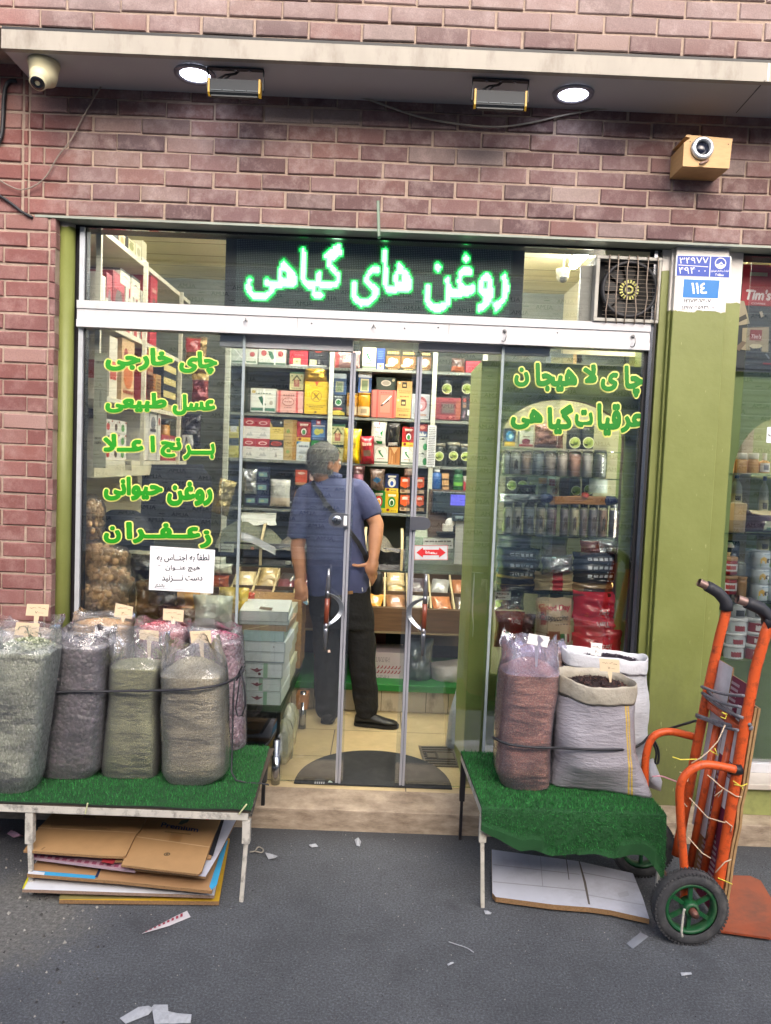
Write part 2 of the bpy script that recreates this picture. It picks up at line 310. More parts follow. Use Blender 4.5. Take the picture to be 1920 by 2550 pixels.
# --- the street
mb = MB(); n = 60; xs = [-30+60*i/n for i in range(n+1)]; 
mb.poly([(-40, -9, 0), (40, -9, 0), (40, 6, 0), (-40, 6, 0)], streetmat()); mb.build('street', kind='structure', org=(0, 0, 0))
mb = MB(); TILE = None
def tilemat():
 m, t, p = newmat('cream_floor_tile'); v = coords(t); b = nn(t, 'ShaderNodeTexBrick'); b.offset = .5
 for k, x in (('Scale', 1), ('Mortar Size', .003), ('Brick Width', .8), ('Row Height', .42)): b.inputs[k].default_value = x
 b.inputs[1].default_value = (*lin('cdb88c'), 1); b.inputs[2].default_value = (*lin('d3c096'), 1); b.inputs[3].default_value = (*lin('5a4d3a'), 1)
 mp = nn(t, 'ShaderNodeMapping'); mp.inputs['Location'].default_value = (.22, .02, 0); t.links.new(v, mp.inputs[0]); t.links.new(mp.outputs[0], b.inputs[0])
 n = noisen(t, v, 9, 6, .7); o = mix(t, .5, b.outputs[0], ramp(t, n, [(.3, (.6, .57, .52)), (.65, (1, 1, 1))]), 'MULTIPLY')
 t.links.new(o, p.inputs['Base Color']); p.inputs['Roughness'].default_value = .3; return m
mb.box(-1.8, 2.6, -.02, 2.3, .02, FZ-.004, tilemat()); mb.build('shop_floor', kind='structure', org=(0, 0, 0))
mb = MB(); mb.box(-1.8, 2.7, -.25, -.02, -.02, FZ, stonemat('worn_stone', '786756', 'bdab95', .45, 9, .7)); 
mb.box(-1.8, 2.7, -.235, -.03, -.02, FZ-.035, stonemat('pitted_stone', '7a6450', 'ae967a', .95, 10, 1.0))
mb.build('doorstep', label='worn cream stone doorstep with pitted brown riser in front of the shop', cat='doorstep', bev=.004)

# --- the shop building
bx0, bx1 = -2.7, 2.7
shop = thing('shop_building', 'brick shop front with a flat canopy, green painted posts and a wide glass front', 'building', (0, 0, 0))
def bricks(mb, x0, x1, z0, z1, y, off=0., L=.2205, Hc=.0752, j=.0095, dep=.05, down=False, skip=None):
 k = 0; z = z0
 while z < z1-.005:
  h = min(Hc, z1-z); x = x0-((k % 2)*L/2+off) % L
  while x < x1:
   a, b = max(x, x0), min(x+L, x1)
   if b-a > .02 and not (skip and skip((a+b)/2, z+h/2)):
    jx = [random.uniform(-.0026, .0026) for _ in range(8)]; jy = random.uniform(-.004, .003); c = .004
    xa, xb, za, zb = a+j/2+jx[0], b-j/2+jx[1], z+j/2+jx[2], z+h-j/2+jx[3]; t = jx[4]
    vs = [(xa, y+dep, za), (xb, y+dep, za), (xb, y+dep, zb), (xa, y+dep, zb), (xa, y+c+jy, za), (xb, y+c+jy, za+t), (xb, y+c+jy, zb+t), (xa, y+c+jy, zb),
                      (xa+c, y+jy, za+c), (xb-c, y+jy, za+c+t), (xb-c, y+jy, zb-c+t), (xa+c, y+jy, zb-c)]
    mb.add(vs, [(8, 9, 10, 11), (4, 5, 9, 8), (5, 6, 10, 9), (6, 7, 11, 10), (7, 4, 8, 11), (0, 1, 5, 4), (1, 2, 6, 5), (2, 3, 7, 6), (3, 0, 4, 7)], BRICK)
   x += L
  z += Hc; k += 1
xP = aty('s', 118, 900, BY).x; xPe = aty('s', 135, 900, BY).x; xJ = aty('A1', 395, 900, BY).x
mb = MB(); nrow = int((zL-.0)/.0752)
bricks(mb, xJ, bx1, zL, zS+.06, BY, .045); bricks(mb, xJ-.028, xJ-.002, zL, zS+.06, BY, .0, L=.05)
bricks(mb, bx0, xJ-.03, zL, zS+.3, BY, .09); bricks(mb, bx0, xP, zL-.0752*nrow, zL, BY, .06)
bricks(mb, xP+.001, xPe, zL-.0752*nrow, zL, BY, .0, L=.3, j=.006)
mb.box(bx0, bx1, BY+.007, .1, zL+.001, zS+.3, MORTAR); mb.box(bx0, xPe-.004, BY+.007, .1, -.01, zL+.0005, MORTAR)
mb.build('brick_wall', shop)
mb = MB(); zF0 = aty('s', 960, 162, UY).z; zF1 = aty('s', 960, 114, UY).z
bricks(mb, bx0, bx1, zF1+.018, zF1+.9, UY+.012, .1); mb.box(bx0, bx1, UY+.02, .2, zF1+.016, zF1+.9, MORTAR); mb.build('upper_brick_wall', shop)
xF = aty('s', 2, 124, UY).x
mb = MB(); FAS = M('a39d93', .8, var=.1, vs=8, dirt='6e6258', da=.7, ds=7, st=(1, 1, .35)); SOF = M('b4b5b8', .65, var=.04, vs=3)
mb.box(xF, bx1, UY, UY+.03, zF0, zF1, FAS); mb.box(xF, bx1, UY+.031, BY-.0005, zF0+.003, zF0+.04, SOF); mb.box(xF, bx1, UY+.005, UY+.1, zF1+.002, zF1+.014, BLACK)
a = atz('Z2', 1515, 490, zF0); b = atz('Z2', 1640, 350, zF0)
mb.bar((a.x, a.y, zF0+.0022), (b.x, b.y, zF0+.0022), .004, .002, M('505154', .8))
xs_ = aty('Z2', 1655, 310, UY).x; mb.box(xs_-.004, xs_+.004, UY-.002, UY, zF0+.002, zF1-.002, M('efeae2', .5))
mb.build('canopy', shop, bev=.003)
mb = MB(); mb.box(aty('s', 88, 530, BY).x, bx1, BY-.004, .1, zL-.012, zL-.002, M('8f968c', .55, var=.1, dirt='5c5a52', da=.5)); mb.box(xPe, bx1, -.01, .1, zL-.022, zL-.0125, BLACK); mb.build('lintel', shop)
# green round post beside the pier, dark gap, pillar between the two shops
zp = aty('Z3', 430, 190, 0).z; PG = painted(zp)
mb = MB(); xa = aty('s', 143, 800, -.03).x; xb = aty('s', 182, 800, -.03).x
mb.lathe([((xb-xa)/2, 0), ((xb-xa)/2, zL-.013)], ((xa+xb)/2, -.02, 0), PG, 24); mb.box(xPe-.02, aty('s', 196, 800, .01).x, .015, .1, 0, zL-.0225, M('1d1a22', .7)); mb.build('green_post', shop)
def X(px, py, Y): return aty('s', px, py, Y).x
PG2 = painted(aty('Y2', 380, 885, -.07).z); PG3 = painted(aty('Y2', 40, 470, -.02).z); PG4 = painted(aty('Y2', 660, 800, -.02).z)
x0, x1 = X(1668, 900, -.07), X(1799, 900, -.07)
mb = MB(); mb.box(x0, x1, -.07, .3, 0, zL-.0125, PG2); mb.build('pillar', shop, bev=.004)
mb = MB(); mb.box(X(1634, 900, -.02), x0-.0005, -.02, .3, 0, zL-.0125, PG3); mb.box(X(1658, 900, -.05), x0-.0005, -.045, -.021, 0, zL-.0125, PG2); mb.build('pillar_strip', shop, bev=.003)
x2 = X(1834, 900, -.02); mb = MB(); mb.box(x1+.0005, x2, -.02, .3, 0, zL-.0125, PG4); mb.build('pillar_strip', shop, bev=.003)
# sill of the next shop
mb = MB(); mb.box(x2-.02, bx1, -.14, 0, .1, .235, M('8a8f55', .6, dirt='4b4a33', da=.6)); mb.box(x2-.01, bx1, -.17, .05, .2355, .262, stonemat('pale_sill', 'b4aa9e', 'd0c8bd', .1)); mb.box(x2, bx1, -.03, .03, .2625, .31, WHITE); mb.build('window_sill', shop, bev=.003)
# inner room
xl, xr = -1.78, 2.65
mb = MB(); mb.box(xl-.05, xl, .1, 2.35, 0, 3.1, CREAM); mb.build('side_wall', shop)
mb = MB(); mb.box(xl, xr, 2.3, 2.35, 0, 3.1, M('6f746c', .8)); mb.build('back_wall', shop)
mb = MB(); mb.box(xr, xr+.05, .1, 2.35, 0, 3.1, CREAM); mb.build('side_wall', shop)
mb = MB(); mb.box(xl, xr, .1, 2.35, 3.05, 3.1, CREAM)
for i in range(7): mb.box(xl, xr, .4+.3*i, .404+.3*i, 3.047, 3.0495, M('8c866c', .8))
mb.build('ceiling', shop)
mb = MB(); mb.box(x0+.02, x1, .301, 2.3, 0, 3.049, CREAM); mb.build('dividing_wall', shop)
# --- window frame and panes
xg0, xg1 = X(205, 1000, 0), X(1612, 1000, 0)
mb = MB(); xw0 = X(194, 900, -.02); xw1 = X(1634, 800, -.02)
mb.box(xw0, xg0+.006, -.02, .05, FZ, zL-.0225, ALU); mb.box(xg0+.006, xg0+.012, -.005, .04, FZ, zL-.0225, BLACK)
mb.box(xw1-.03, xw1-.014, -.03, .05, FZ, zL-.0225, STEEL); mb.box(xw1-.0138, xw1+.003, -.018, .05, FZ, zL-.0225, BLACK); mb.box(xw1-.042, xw1-.0302, -.01, .03, FZ, zL-.0225, BLACK)
h = zr1-zr0; xa, xb = xw0, xw1-.032
mb.box(xa, xb, -.04, .09, zr0+h*.29, zr1-h*.31, WHITE); mb.box(xa, xb, -.046, .09, zr1-h*.3, zr1, WHITE); mb.box(xa, xb, -.048, .03, zr0, zr0+h*.28, WHITE)
for px in (740, 1118): x = X(px, 810, -.04); mb.box(x, x+.0015, -.0408, -.04, zr0+h*.29, zr1-h*.31, M('6a665f', .8))
for v, px, py in (('Z4', 562, 795), ('Z4', 1383, 822), ('Z5', 585, 668), ('Z4', 1165, 827)): c = aty(v, px, py, -.041); mb.lathe([(.0035, 0), (.0035, .002)], c, BLACK, 8, (0, -1, 0))
mb.build('window_frame', shop, bev=.002)
def pane(name, px0, px1, py, Y, z0, z1, th=.008, par=shop):
 mb = MB(); mb.box(X(px0, py, Y), X(px1, py, Y), Y-th/2, Y+th/2, z0, z1, GLASS); return mb.build(name, par)
tp = pane('transom_pane', 205, 1475, 680, .0, zr1, zL-.0225)
lp = pane('window_pane', 205, 600, 1200, .0, FZ, zr0)
rp = pane('window_pane', 1236, 1612, 1200, .0, FZ, zr0)
np_ = pane('window_pane', 1834, 2050, 1200, .0, .31, zL-.0225)
# glass edges of the fixed panes
for px in (600, 1238):
 mb = MB(); x = X(px, 1200, 0); mb.box(x-.009, x+.004, -.006, .006, FZ, zr0-.002, M('a9b4b6', .2, .3)); mb.build('pane_edge', shop)
# --- lettering stuck on the panes
LG, LY = M('1f8a18', .4, var=.05), M('d8d878', .45, var=.04); LG2 = M('0f7418', .4, var=.05)
def letters(parent, name, v, items, g, bold=.062, out=.115, Y=-.0046):
 mb = MB()
 for s, x0, y0, x1, y1 in items:
  text(mb, s, rect(v, x0, y0, x1, y1, Y-.0032), g, bold, ref=bold, cell=.011); text(mb, s, rect(v, x0, y0, x1, y1, Y), LY, out, ref=bold, cell=.011)
 return mb.build(name, parent)
letters(lp, 'lettering', 'L1', [('چای', 1015, 215, 1395, 445), ('خارجی', 285, 180, 955, 410)], LG)
letters(lp, 'lettering', 'L1', [('عسل', 950, 640, 1375, 850), ('طبیعی', 285, 625, 895, 825)], LG)
letters(lp, 'lettering', 'L1', [('بــــر', 1055, 1125, 1370, 1290), ('نج', 830, 1070, 1040, 1265), ('ا', 730, 1050, 780, 1215), ('عــلا', 265, 1030, 665, 1210)], LG)
letters(lp, 'lettering', 'Z6', [('روغن', 885, 495, 1265, 700), ('حیوانی', 360, 455, 850, 655)], LG)
letters(lp, 'lettering', 'Z6', [('ز', 1155, 900, 1255, 1050), ('عــفــر', 600, 840, 1165, 1010), ('ا', 545, 830, 600, 975), ('ن', 360, 865, 505, 1010)], LG)
letters(rp, 'lettering', 'R1', [('چا', 1250, 195, 1435, 515), ('ی', 1015, 265, 1190, 455), ('لا', 840, 185, 980, 375), ('هیجا', 370, 170, 785, 460), ('ن', 160, 215, 310, 410)], LG2)
letters(rp, 'lettering', 'R1', [('عر', 1210, 670, 1440, 865), ('قیا', 980, 570, 1220, 895), ('ت', 760, 630, 940, 810), ('گیا', 490, 580, 745, 880), ('هی', 125, 625, 445, 830)], LG2)
# --- sliding glass doors
STILE = M('a2a3ac', .3, .2, var=.05); CHROME = M('9c9da4', .28, .9, var=.04); WOODR = M('7a3a26', .35, var=.25, vs=30, st=(1, 1, .2), coat=.4)
def door(px0, px1, pxs, py0, hb, lock, bar, arc, side):
 Y = .045; d = MB(); d.box(X(px0, 1400, Y), X(px1, 1400, Y), Y-.005, Y+.005, FZ+.004, zr0+.03, GLASS); o = d.build('glass_door', shop)
 mb = MB(); mb.box(X(hb[0], 850, .03), X(hb[1], 850, .03), .022, .062, aty('s', (hb[0]+hb[1])/2, hb[2], .025).z, zr0+.001, WHITE); mb.build('door_rail', o, bev=.002)
 x = X(pxs, 1400, Y); mb = MB(); zt = aty('s', pxs, py0, Y).z
 mb.box(x-.0135, x-.0015, Y-.012, Y+.012, FZ+.003, zt, STILE); mb.box(x+.0015, x+.0125, Y-.016, Y+.008, FZ+.003, zt, STILE); mb.box(x-.0015, x+.0015, Y-.008, Y+.008, FZ+.003, zt, M('5a5c66', .4)); mb.build('door_stile', o, bev=.002)
 # lock
 mb = MB(); v, a0, b0, a1, b1 = lock; p = aty(v, a0, b0, Y-.02); q = aty(v, a1, b1, Y-.02); cz = (p.z+q.z)/2; hh = abs(p.z-q.z)/2; cx = p.x+hh if side < 0 else q.x-hh
 pts = [(cx+side*hh*sin(k*pi/10), cz+hh*cos(k*pi/10)) for k in range(11)]; ex = q.x if side < 0 else p.x
 poly = [(ex, cz+hh)]+pts+[(ex, cz-hh)]; mb.prism([(u, Y-.034, w_) for u, w_ in (poly if side < 0 else poly)], (0, .028, 0), CHROME)
 if side < 0:
  mb.lathe([(.024, 0), (.024, .004), (.019, .008), (.014, .008), (.012, .012), (0, .012)], (cx+.008, Y-.0345, cz), STEEL, 20, (0, -1, 0), cap=(1, 0)); mb.box(cx+.006, cx+.01, Y-.048, Y-.0466, cz-.006, cz+.006, BLACK)
  mb.box(ex-.022, ex-.006, Y-.0352, Y-.0342, cz-hh*.7, cz+hh*.7, M('e4e4e6', .5))
 mb.build('lock', o, bev=.003)
 # handle: steel ends, wooden grip, arched bracket
 v, xa, ya, xb, yb = bar; T_ = aty(v, xa, ya, Y-.075); B_ = aty(v, xb, yb, Y-.075); mb = MB(); L_ = B_-T_
 r = lambda t: .0085+.004*sin(pi*min(1, t*1.0))
 mb.tube([T_+L_*t for t in (0, .1, .2, .36)], [.006, .0085, .0105, .012], CHROME, 12); mb.tube([T_+L_*t for t in (.36, .5, .69)], .0122, WOODR, 12); mb.tube([T_+L_*t for t in (.69, .8, .9, 1)], [.012, .0105, .0085, .006], CHROME, 12)
 for t in (.3, .7): mb.lathe([(.0, -.006), (.016, -.006), (.018, 0), (.016, .008), (0, .008)], T_+L_*t, CHROME, 12, (side, -.2, 0), cap=(0, 0))
 v, xm, ym = arc; mid = aty(v, xm, ym, Y-.04); A_ = T_+L_*.3; B2 = T_+L_*.7
 pts = [A_*(1-t)+B2*t + (mid-(A_+B2)/2)*(sin(pi*t)**.75) for t in [k/16 for k in range(17)]]
 for k in range(16): mb.bar(pts[k], pts[k+1], .006, .02*(.6+.5*sin(pi*(k+.5)/16)), M('8d939b', .3, .7), up=(1, 0, .001))
 mb.bar(mid, mid+Vector((0, .04, 0)), .02, .02, CHROME); mb.build('handle', o)
 return o
ld = door(548, 874, 862, 878, (548, 880, 869), ('C1', 1078, 72, 1278, 222), ('Y4', 674, 460, 648, 985), ('Y4', 757, 715), -1)
rd = door(1006, 1372, 1024, 888, (1043, 1370, 880), ('Y4', 1205, 120, 1330, 210), ('Y4', 1306, 495, 1280, 1018), ('Y4', 1190, 735), 1)
# sliding-direction sticker on the door (read from inside), dirt and small stickers
mb = MB(); RED = M('c0272c', .45); ST = M('cfd3d6', .5)
a, b, c = rect('C2', 610, 545, 995, 715, .037); U = b-a; V = c-a
P_ = lambda u, v, o=0: a+U*u+V*v+Vector((0, -o, 0))
mb.poly([P_(0, 0), P_(1, 0), P_(1, 1), P_(0, 1)], M('b7bcbd', .4))
for q in ((0, 0, 1, .05), (0, .95, 1, 1), (0, .05, .02, .95), (.98, .05, 1, .95)): mb.poly([P_(q[0], q[1], .001), P_(q[2], q[1], .001), P_(q[2], q[3], .001), P_(q[0], q[3], .001)], M('b87a78', .5))
mb.poly([P_(u, v, .001) for u, v in ((.06, .5), (.26, .16), (.26, .32), (.74, .32), (.74, .16), (.94, .5), (.74, .86), (.74, .7), (.26, .7), (.26, .86))], RED)
text(mb, 'کشویی', (P_(.68, .4, .002), P_(.32, .4, .002), P_(.68, .63, .002)), M('f0e8e8', .5), .02); mb.build('sticker', rd, label='red double arrow sticker showing that the door slides')
for pts, c, l in ((((1115, 2085), (1155, 2050), (1210, 2085), (1195, 2125), (1170, 2130)), 'bcd0c4', 'torn pale green tape at the bottom corner of the door'), (((1132, 612), (1160, 612), (1164, 640), (1136, 640)), 'd8c0b0', 'tiny cream sticker on the glass under the handle')): mb = MB(); mb.prism([aty('B1', x, y, .038) for x, y in pts], (0, -.001, 0), M(c, .5)); mb.build('sticker', ld, label=l)

# --- the building across the street: its rolled-down shutters show in the panes
OY = -8.6
opp = thing('shuttered_building', 'long grey building across the street with printed roller shutters, seen mirrored in the glass', 'building', (0, OY, 0))
mb = MB(); SH = M('cdc9c2', .55, var=.06); SH2 = M('f2efe8', .5); zt = 4.7
k = 0; z = .1
while z < zt:
 mb.add([(-8, OY, z), (8, OY, z), (8, OY+.018, z+.03), (-8, OY+.018, z+.03), (8, OY, z+.085), (-8, OY, z+.085)], [(0, 1, 2, 3), (3, 2, 4, 5)], SH)
 mb.add([(-8, OY+.019, z+.084), (8, OY+.019, z+.084), (8, OY+.019, z+.1), (-8, OY+.019, z+.1)], [(0, 1, 2, 3)], SH2 if k % 2 else SH); z += .1; k += 1
mb.build('roller_shutter', opp)
mb = MB(); vs, fs, tx0, tx1, ty0, ty1, isl = glyphs('ALMA'); INK = M('3e454b', .6)
for k in range(4, 44):
 z = .1*k+.02; off = (k*.377) % .9
 if k % 5 == 0: continue
 for i in range(14):
  x = -5.6+i*.85+off; mb.add([(x-(v.x-tx0)*.105, OY+.022, z+(v.y-ty0)*.09) for v in vs], fs, INK); mb.box(x-.47, x-.38, OY+.021, OY+.022, z+.03, z+.04, INK)
mb.build('shutter_print', opp)
mb = MB(); WL = M('8b8078', .8); mb.box(-9, 9, OY-3, OY-.02, 0, 5.4, WL); mb.box(-9, -8, OY-.02, OY+.1, 0, 5.4, WL); mb.box(8, 9, OY-.02, OY+.1, 0, 5.4, WL); mb.box(-8, 8, OY-.02, OY+.12, zt+.02, 5.4, M('5b5e63', .7)); mb.build('wall', opp)
# ================= fittings on the facade =================
YEL = M('b58e28', .4); GREY = M('1a2128', .6); CABLE = M('23262b', .5); WIRE = M('857a70', .6); OFFW = M('d2cba8', .45, var=.05)
def sph(mb, c, r, m, n=16, ax=(0, 0, 1), a0=0, a1=pi): mb.lathe([(max(1e-4, r*sin(a0+(a1-a0)*k/10)), r*cos(a0+(a1-a0)*k/10)) for k in range(11)], c, m, n, ax)
# dome camera under the canopy
c = atz('A1', 590, 30, zF0); c.z = zF0+.0005
dc = thing('dome_camera', 'cream dome security camera with a dark lens under the end of the canopy', 'security camera', c)
mb = MB(); mb.lathe([(.064, 0), (.066, -.006), (.063, -.02), (.06, -.022), (.056, -.06), (.048, -.085), (.02, -.09)], c, OFFW, 28); mb.build('housing', dc)
e = c+Vector((-.003, -.02, -.07)); ax = Vector((.02, -.62, -.78)).normalized()
mb = MB(); sph(mb, e, .046, OFFW, 24, ax); mb.lathe([(.033, .038), (.034, .05), (.026, .052)], e, OFFW, 20, ax); mb.build('eyeball', dc)
mb = MB(); mb.lathe([(.029, .0), (.029, .006), (.012, .0065), (.01, .004), (0, .003)], e+ax*.048, M('14161d', .15, coat=.6), 20, ax, cap=(0, 0)); mb.build('lens', dc)
# recessed lights
def downlight(v, x, y, lab):
 c = atz(v, x, y, zF0); c.z = zF0; t = thing('downlight', lab, 'light', c, 'lit lights in the canopy')
 mb = MB(); mb.lathe([(.064, .0), (.088, -.004), (.086, -.012), (.066, -.012), (.062, -.002)], c, M('8a8c98', .35, .4), 32, cap=(0, 0)); mb.build('trim', t)
 mb = MB(); mb.lathe([(.0635, -.006), (.0635, -.0061), (.001, -.0062)], c, M((.86, .88, 1.0), .5, var=0, emit=9), 32); mb.build('diffuser', t)
downlight('Z1', 843, 316, 'lit white downlight beside a floodlight, nearer the dome camera'); downlight('Z2', 812, 402, 'lit white downlight in a tilted grey ring, nearer the wooden box')
# floodlights
def flood(v, bx, by, x0, x1, y0, y1, lab):
 c = atz(v, bx, by, zF0); c.z = zF0-.0005; Y = c.y-.012
 t = thing('floodlight', lab, 'floodlight', c, 'floodlights under the canopy')
 a = aty(v, x0, y1, Y); b = aty(v, x1, y0, Y); hw = (b.x-a.x)/2; cx = (a.x+b.x)/2; zt, zb = aty(v, (x0+x1)/2, y0+(y1-y0)*.06, Y).z, aty(v, (x0+x1)/2, y1, Y).z
 mb = MB(); mb.box(cx-hw, cx+hw, c.y-.012, c.y+.012, zF0-.006, zF0-.0015, CABLE)
 for s in (-1, 1): mb.box(cx+s*hw-.002, cx+s*hw+.002, c.y-.01, c.y+.01, (zt+zb)/2, zF0-.002, CABLE)
 for s in (-.5, 0, .5): mb.lathe([(.006, 0), (.006, -.004), (0, -.004)], (cx+s*hw, c.y, zF0-.006), STEEL, 8)
 mb.build('bracket', t)
 mb = MB(); i = hw-.016; mb.prism([(cx-i, Y-.016, zt), (cx-i, Y+.016, zt), (cx-i, Y+.016, zb+.006), (cx-i, Y-.006, zb), (cx-i, Y-.016, zb+.01)], (2*i, 0, 0), GREY)
 for k in range(4): mb.box(cx-i+.004+k*i/2, cx-i+i/2-.002+k*i/2, Y-.0185, Y-.016, zb+.016, zb+.019, M('4c565c', .5))
 mb.build('lamp_body', t)
 mb = MB(); mb.box(cx-i+.004, cx+i-.004, Y-.008, Y+.014, zb-.0035, zb+.012, M('20272a', .5)); mb.build('glass', t)
 for s in (-1, 1):
  mb = MB(); X_ = cx+s*(i+.0045); mb.prism([(X_-.004, Y-.019, zt+.003), (X_-.004, Y+.018, zt+.003), (X_-.004, Y+.018, zb+.003), (X_-.004, Y-.007, zb-.005), (X_-.004, Y-.019, zb+.008)], (.008, 0, 0), YEL); mb.build('end_cap', t)
 mb = MB(); q = Vector((cx+.01, c.y+.02, zF0))
 for s in (-.07, -.045): mb.tube([q, q+Vector((s*.3, 0, -.012)), q+Vector((s*.8, -.005, -.02)), Vector((cx+s*1.3, Y+.01, zt))], .004, CABLE, 6)
 mb.build('cable', t)
flood('A2', 750, 285, 240, 1215, 485, 770, 'grey floodlight with yellow end caps, just beside a lit downlight'); flood('Z2', 497, 345, 372, 618, 395, 472, 'grey floodlight with yellow end caps, in the middle of the canopy')
def cable(name, pts, r, m, lab, cat='cable', grp=None, n=8, sub=4):
 pts = [Vector(p) for p in pts]; o = []
 for i in range(len(pts)-1):
  p0, p1, p2, p3 = pts[max(i-1, 0)], pts[i], pts[i+1], pts[min(i+2, len(pts)-1)]
  for k in range(sub):
   t = k/sub; o.append(.5*((2*p1)+(p2-p0)*t+(2*p0-5*p1+4*p2-p3)*t*t+(3*p1-p0-3*p2+p3)*t**3))
 o.append(pts[-1]); mb = MB(); mb.tube(o, r, m, n); return mb.build(name, None, lab, cat, grp) if lab else mb
W_ = BY-.008
cable('cable', [aty('A1', x, y, W_-.004) for x, y in ((215, 275), (130, 285), (75, 360), (50, 560), (40, 800), (20, 1010), (-40, 1150))], .009, CABLE, 'thick black cable bent out of the broken brickwork below the canopy end')
cable('cable', [aty('A1', x, y, W_-.003) for x, y in ((-60, 1790), (60, 1860), (200, 1960), (300, 2040), (440, 2115))], .006, CABLE, 'short black cable running down to the end of the lintel')
cable('wire', [aty('A1', x, y, W_-.012) for x, y in ((1520, 300), (1400, 315), (1290, 460), (1130, 740), (960, 1060), (780, 1290), (620, 1560), (460, 1690), (280, 1740), (110, 1680), (-40, 1590))], .0032, WIRE, 'thin brown wire sagging down the brick wall from the canopy', 'wire')
cable('cable', [aty('s', x, y, W_-.01) for x, y in ((860, 240), (905, 244), (960, 263), (1040, 290), (1140, 309), (1240, 316), (1320, 306), (1400, 288), (1480, 273), (1530, 269))], .0045, M('8f8a80', .5), 'thin grey cable drooping in one long curve below the canopy')
cable('cable', [aty('s', x, y, W_-.004) for x, y in ((1555, 268), (1590, 274), (1620, 276), (1650, 277))], .003, M('8f8a80', .5), 'short end of grey cable tucked under the canopy')
# wooden box with a round rim
bxw = aty('A3', 900, 620, -.26); wb = thing('camera_box', 'small wooden box with a round steel rim on the brick wall', 'box', (bxw.x, BY, aty('A3', 900, 890, -.26).z))
WD = M('c09a68', .55, var=.1, vs=20, st=(1, 1, 4), dirt='a07a4c', da=.3)
mb = MB(); f = [aty('A3', x, y, -.26) for x, y in ((455, 862), (1330, 905), (1395, 352), (600, 330), (480, 420))]; mb.prism(f, (0, .153, 0), WD); mb.prism([aty('A3', x, y, -.26) for x, y in ((500, 300), (540, 268), (1405, 345), (1400, 351), (610, 328))], (0, .15, 0), WD)
for x, y in ((595, 398), (1315, 450)): mb.lathe([(.0025, 0), (.0025, .001)], aty('A3', x, y, -.2605), BLACK, 8, (0, -1, 0))
mb.build('case', wb, bev=.002)
mb = MB(); c = aty('A3', 820, 530, -.262); mb.lathe([(.047, 0), (.05, .004), (.046, .014), (.034, .018), (.031, .01), (.03, .002)], c, M('d8dde2', .25, .6), 32, (0, -1, 0), cap=(0, 0)); mb.build('rim', wb)
mb = MB(); mb.lathe([(.031, 0), (.031, .001), (.001, .0015)], c+Vector((0, -.001, 0)), M('1c2030', .2, coat=.5), 24, (0, -1, 0)); mb.build('lens', wb)
mb = MB(); mb.tube([aty('A3', 930, 755, -.262), aty('A3', 780, 822, -.285)], .0055, M('8a7064', .5), 8); mb.build('stub', wb)
# green steel tube below the lintel
mb = MB(); a = aty('Z4', 993, 8, -.165); b = aty('Z4', 999, 240, -.19); a.y = -.166; GT = M('3c5c46', .35, var=.2, vs=60, dirt='23342a', da=.5)
mb.bar(a, b, .014, .03, GT, up=(0, 1, 0)); mb.build('steel_bracket', None, 'short dark green steel bar hanging over the lintel above the lit sign', 'bracket', bev=.002)
# hooks on the rail
def hook(v, x, y, big, lab):
 p = aty(v, x, y, -.041); t = thing('wall_hook', lab, 'hook', p, 'hooks in the white rail'); m = M('8b8a88', .35, .8); mb = MB()
 if big: mb.lathe([(.009, 0), (.009, .005), (.006, .01), (0, .011)], p, m, 12, (0, -1, 0)); pts = [p+Vector(q) for q in ((0, -.01, 0), (.003, -.03, -.012), (.004, -.034, -.03), (0, -.03, -.048), (-.008, -.024, -.053), (-.014, -.02, -.047))]
 else: pts = [p+Vector(q) for q in ((0, 0, 0), (.001, -.02, .004), (.006, -.032, -.004), (.012, -.03, -.014))]; mb.tube([p, p+Vector((-.008, -.016, -.012))], .0022, m, 6)
 mb.tube(pts, .0026, m, 6); mb.build('shank', t)
hook('Z4', 137, 772, 0, 'small bent hook in the rail above the left sliding door'); hook('Z4', 962, 815, 0, 'small bent hook in the rail above the gap between the doors')
hook('Z5', 318, 660, 1, 'long curved hook under a corner of the lit sign'); hook('Z5', 966, 688, 1, 'long curved hook in the rail under the fan unit')
# --- dot-matrix sign
YS = .07; pL, pR = X(560, 700, YS), X(1304, 700, YS); pz0, pz1 = zr1-.02, aty('s', 930, 582, YS).z
led = thing('led_sign', 'black dot matrix sign with glowing green script above the doors', 'sign', ((pL+pR)/2, YS, pz0))
mb = MB(); mb.box(pL, pR, YS, YS+.05, pz0, pz1+.02, M('0e1210', .6)); mb.build('casing', led, bev=.003)
gx0, gx1 = X(588, 700, YS), X(1273, 700, YS); pt = .00825; nx = int((gx1-gx0)/pt); gz1 = aty('s', 930, 606, YS).z; ny = int((gz1-pz0)/pt)
tmp = MB(); dm = M('00ff55', .5)
for s, x0, y0, x1, y1 in (('گیاهی', 609.5, 601, 858, 752), ('های', 871, 615, 1030.5, 768), ('روغن', 1053, 627, 1269, 782)):
 text(tmp, s, rect('s', x0, y0, x1, y1, YS), dm, .055, ref=.055)
lit = set()
def inside(px, pz, t):
 c = False; n = len(t); j = n-1
 for i in range(n):
  if (t[i].z > pz) != (t[j].z > pz) and px < (t[j].x-t[i].x)*(pz-t[i].z)/(t[j].z-t[i].z)+t[i].x: c = not c
  j = i
 return c
for f in tmp.f:
 t = [tmp.v[i] for i in f]; i0 = int((min(v.x for v in t)-gx0)/pt)-1; i1 = int((max(v.x for v in t)-gx0)/pt)+2; k0 = int((min(v.z for v in t)-pz0)/pt)-1; k1 = int((max(v.z for v in t)-pz0)/pt)+2
 for i in range(max(0, i0), min(nx, i1)):
  for k in range(max(0, k0), min(ny, k1)):
   if (i, k) not in lit and inside(gx0+(i+.5)*pt, pz0+(k+.5)*pt, t): lit.add((i, k))
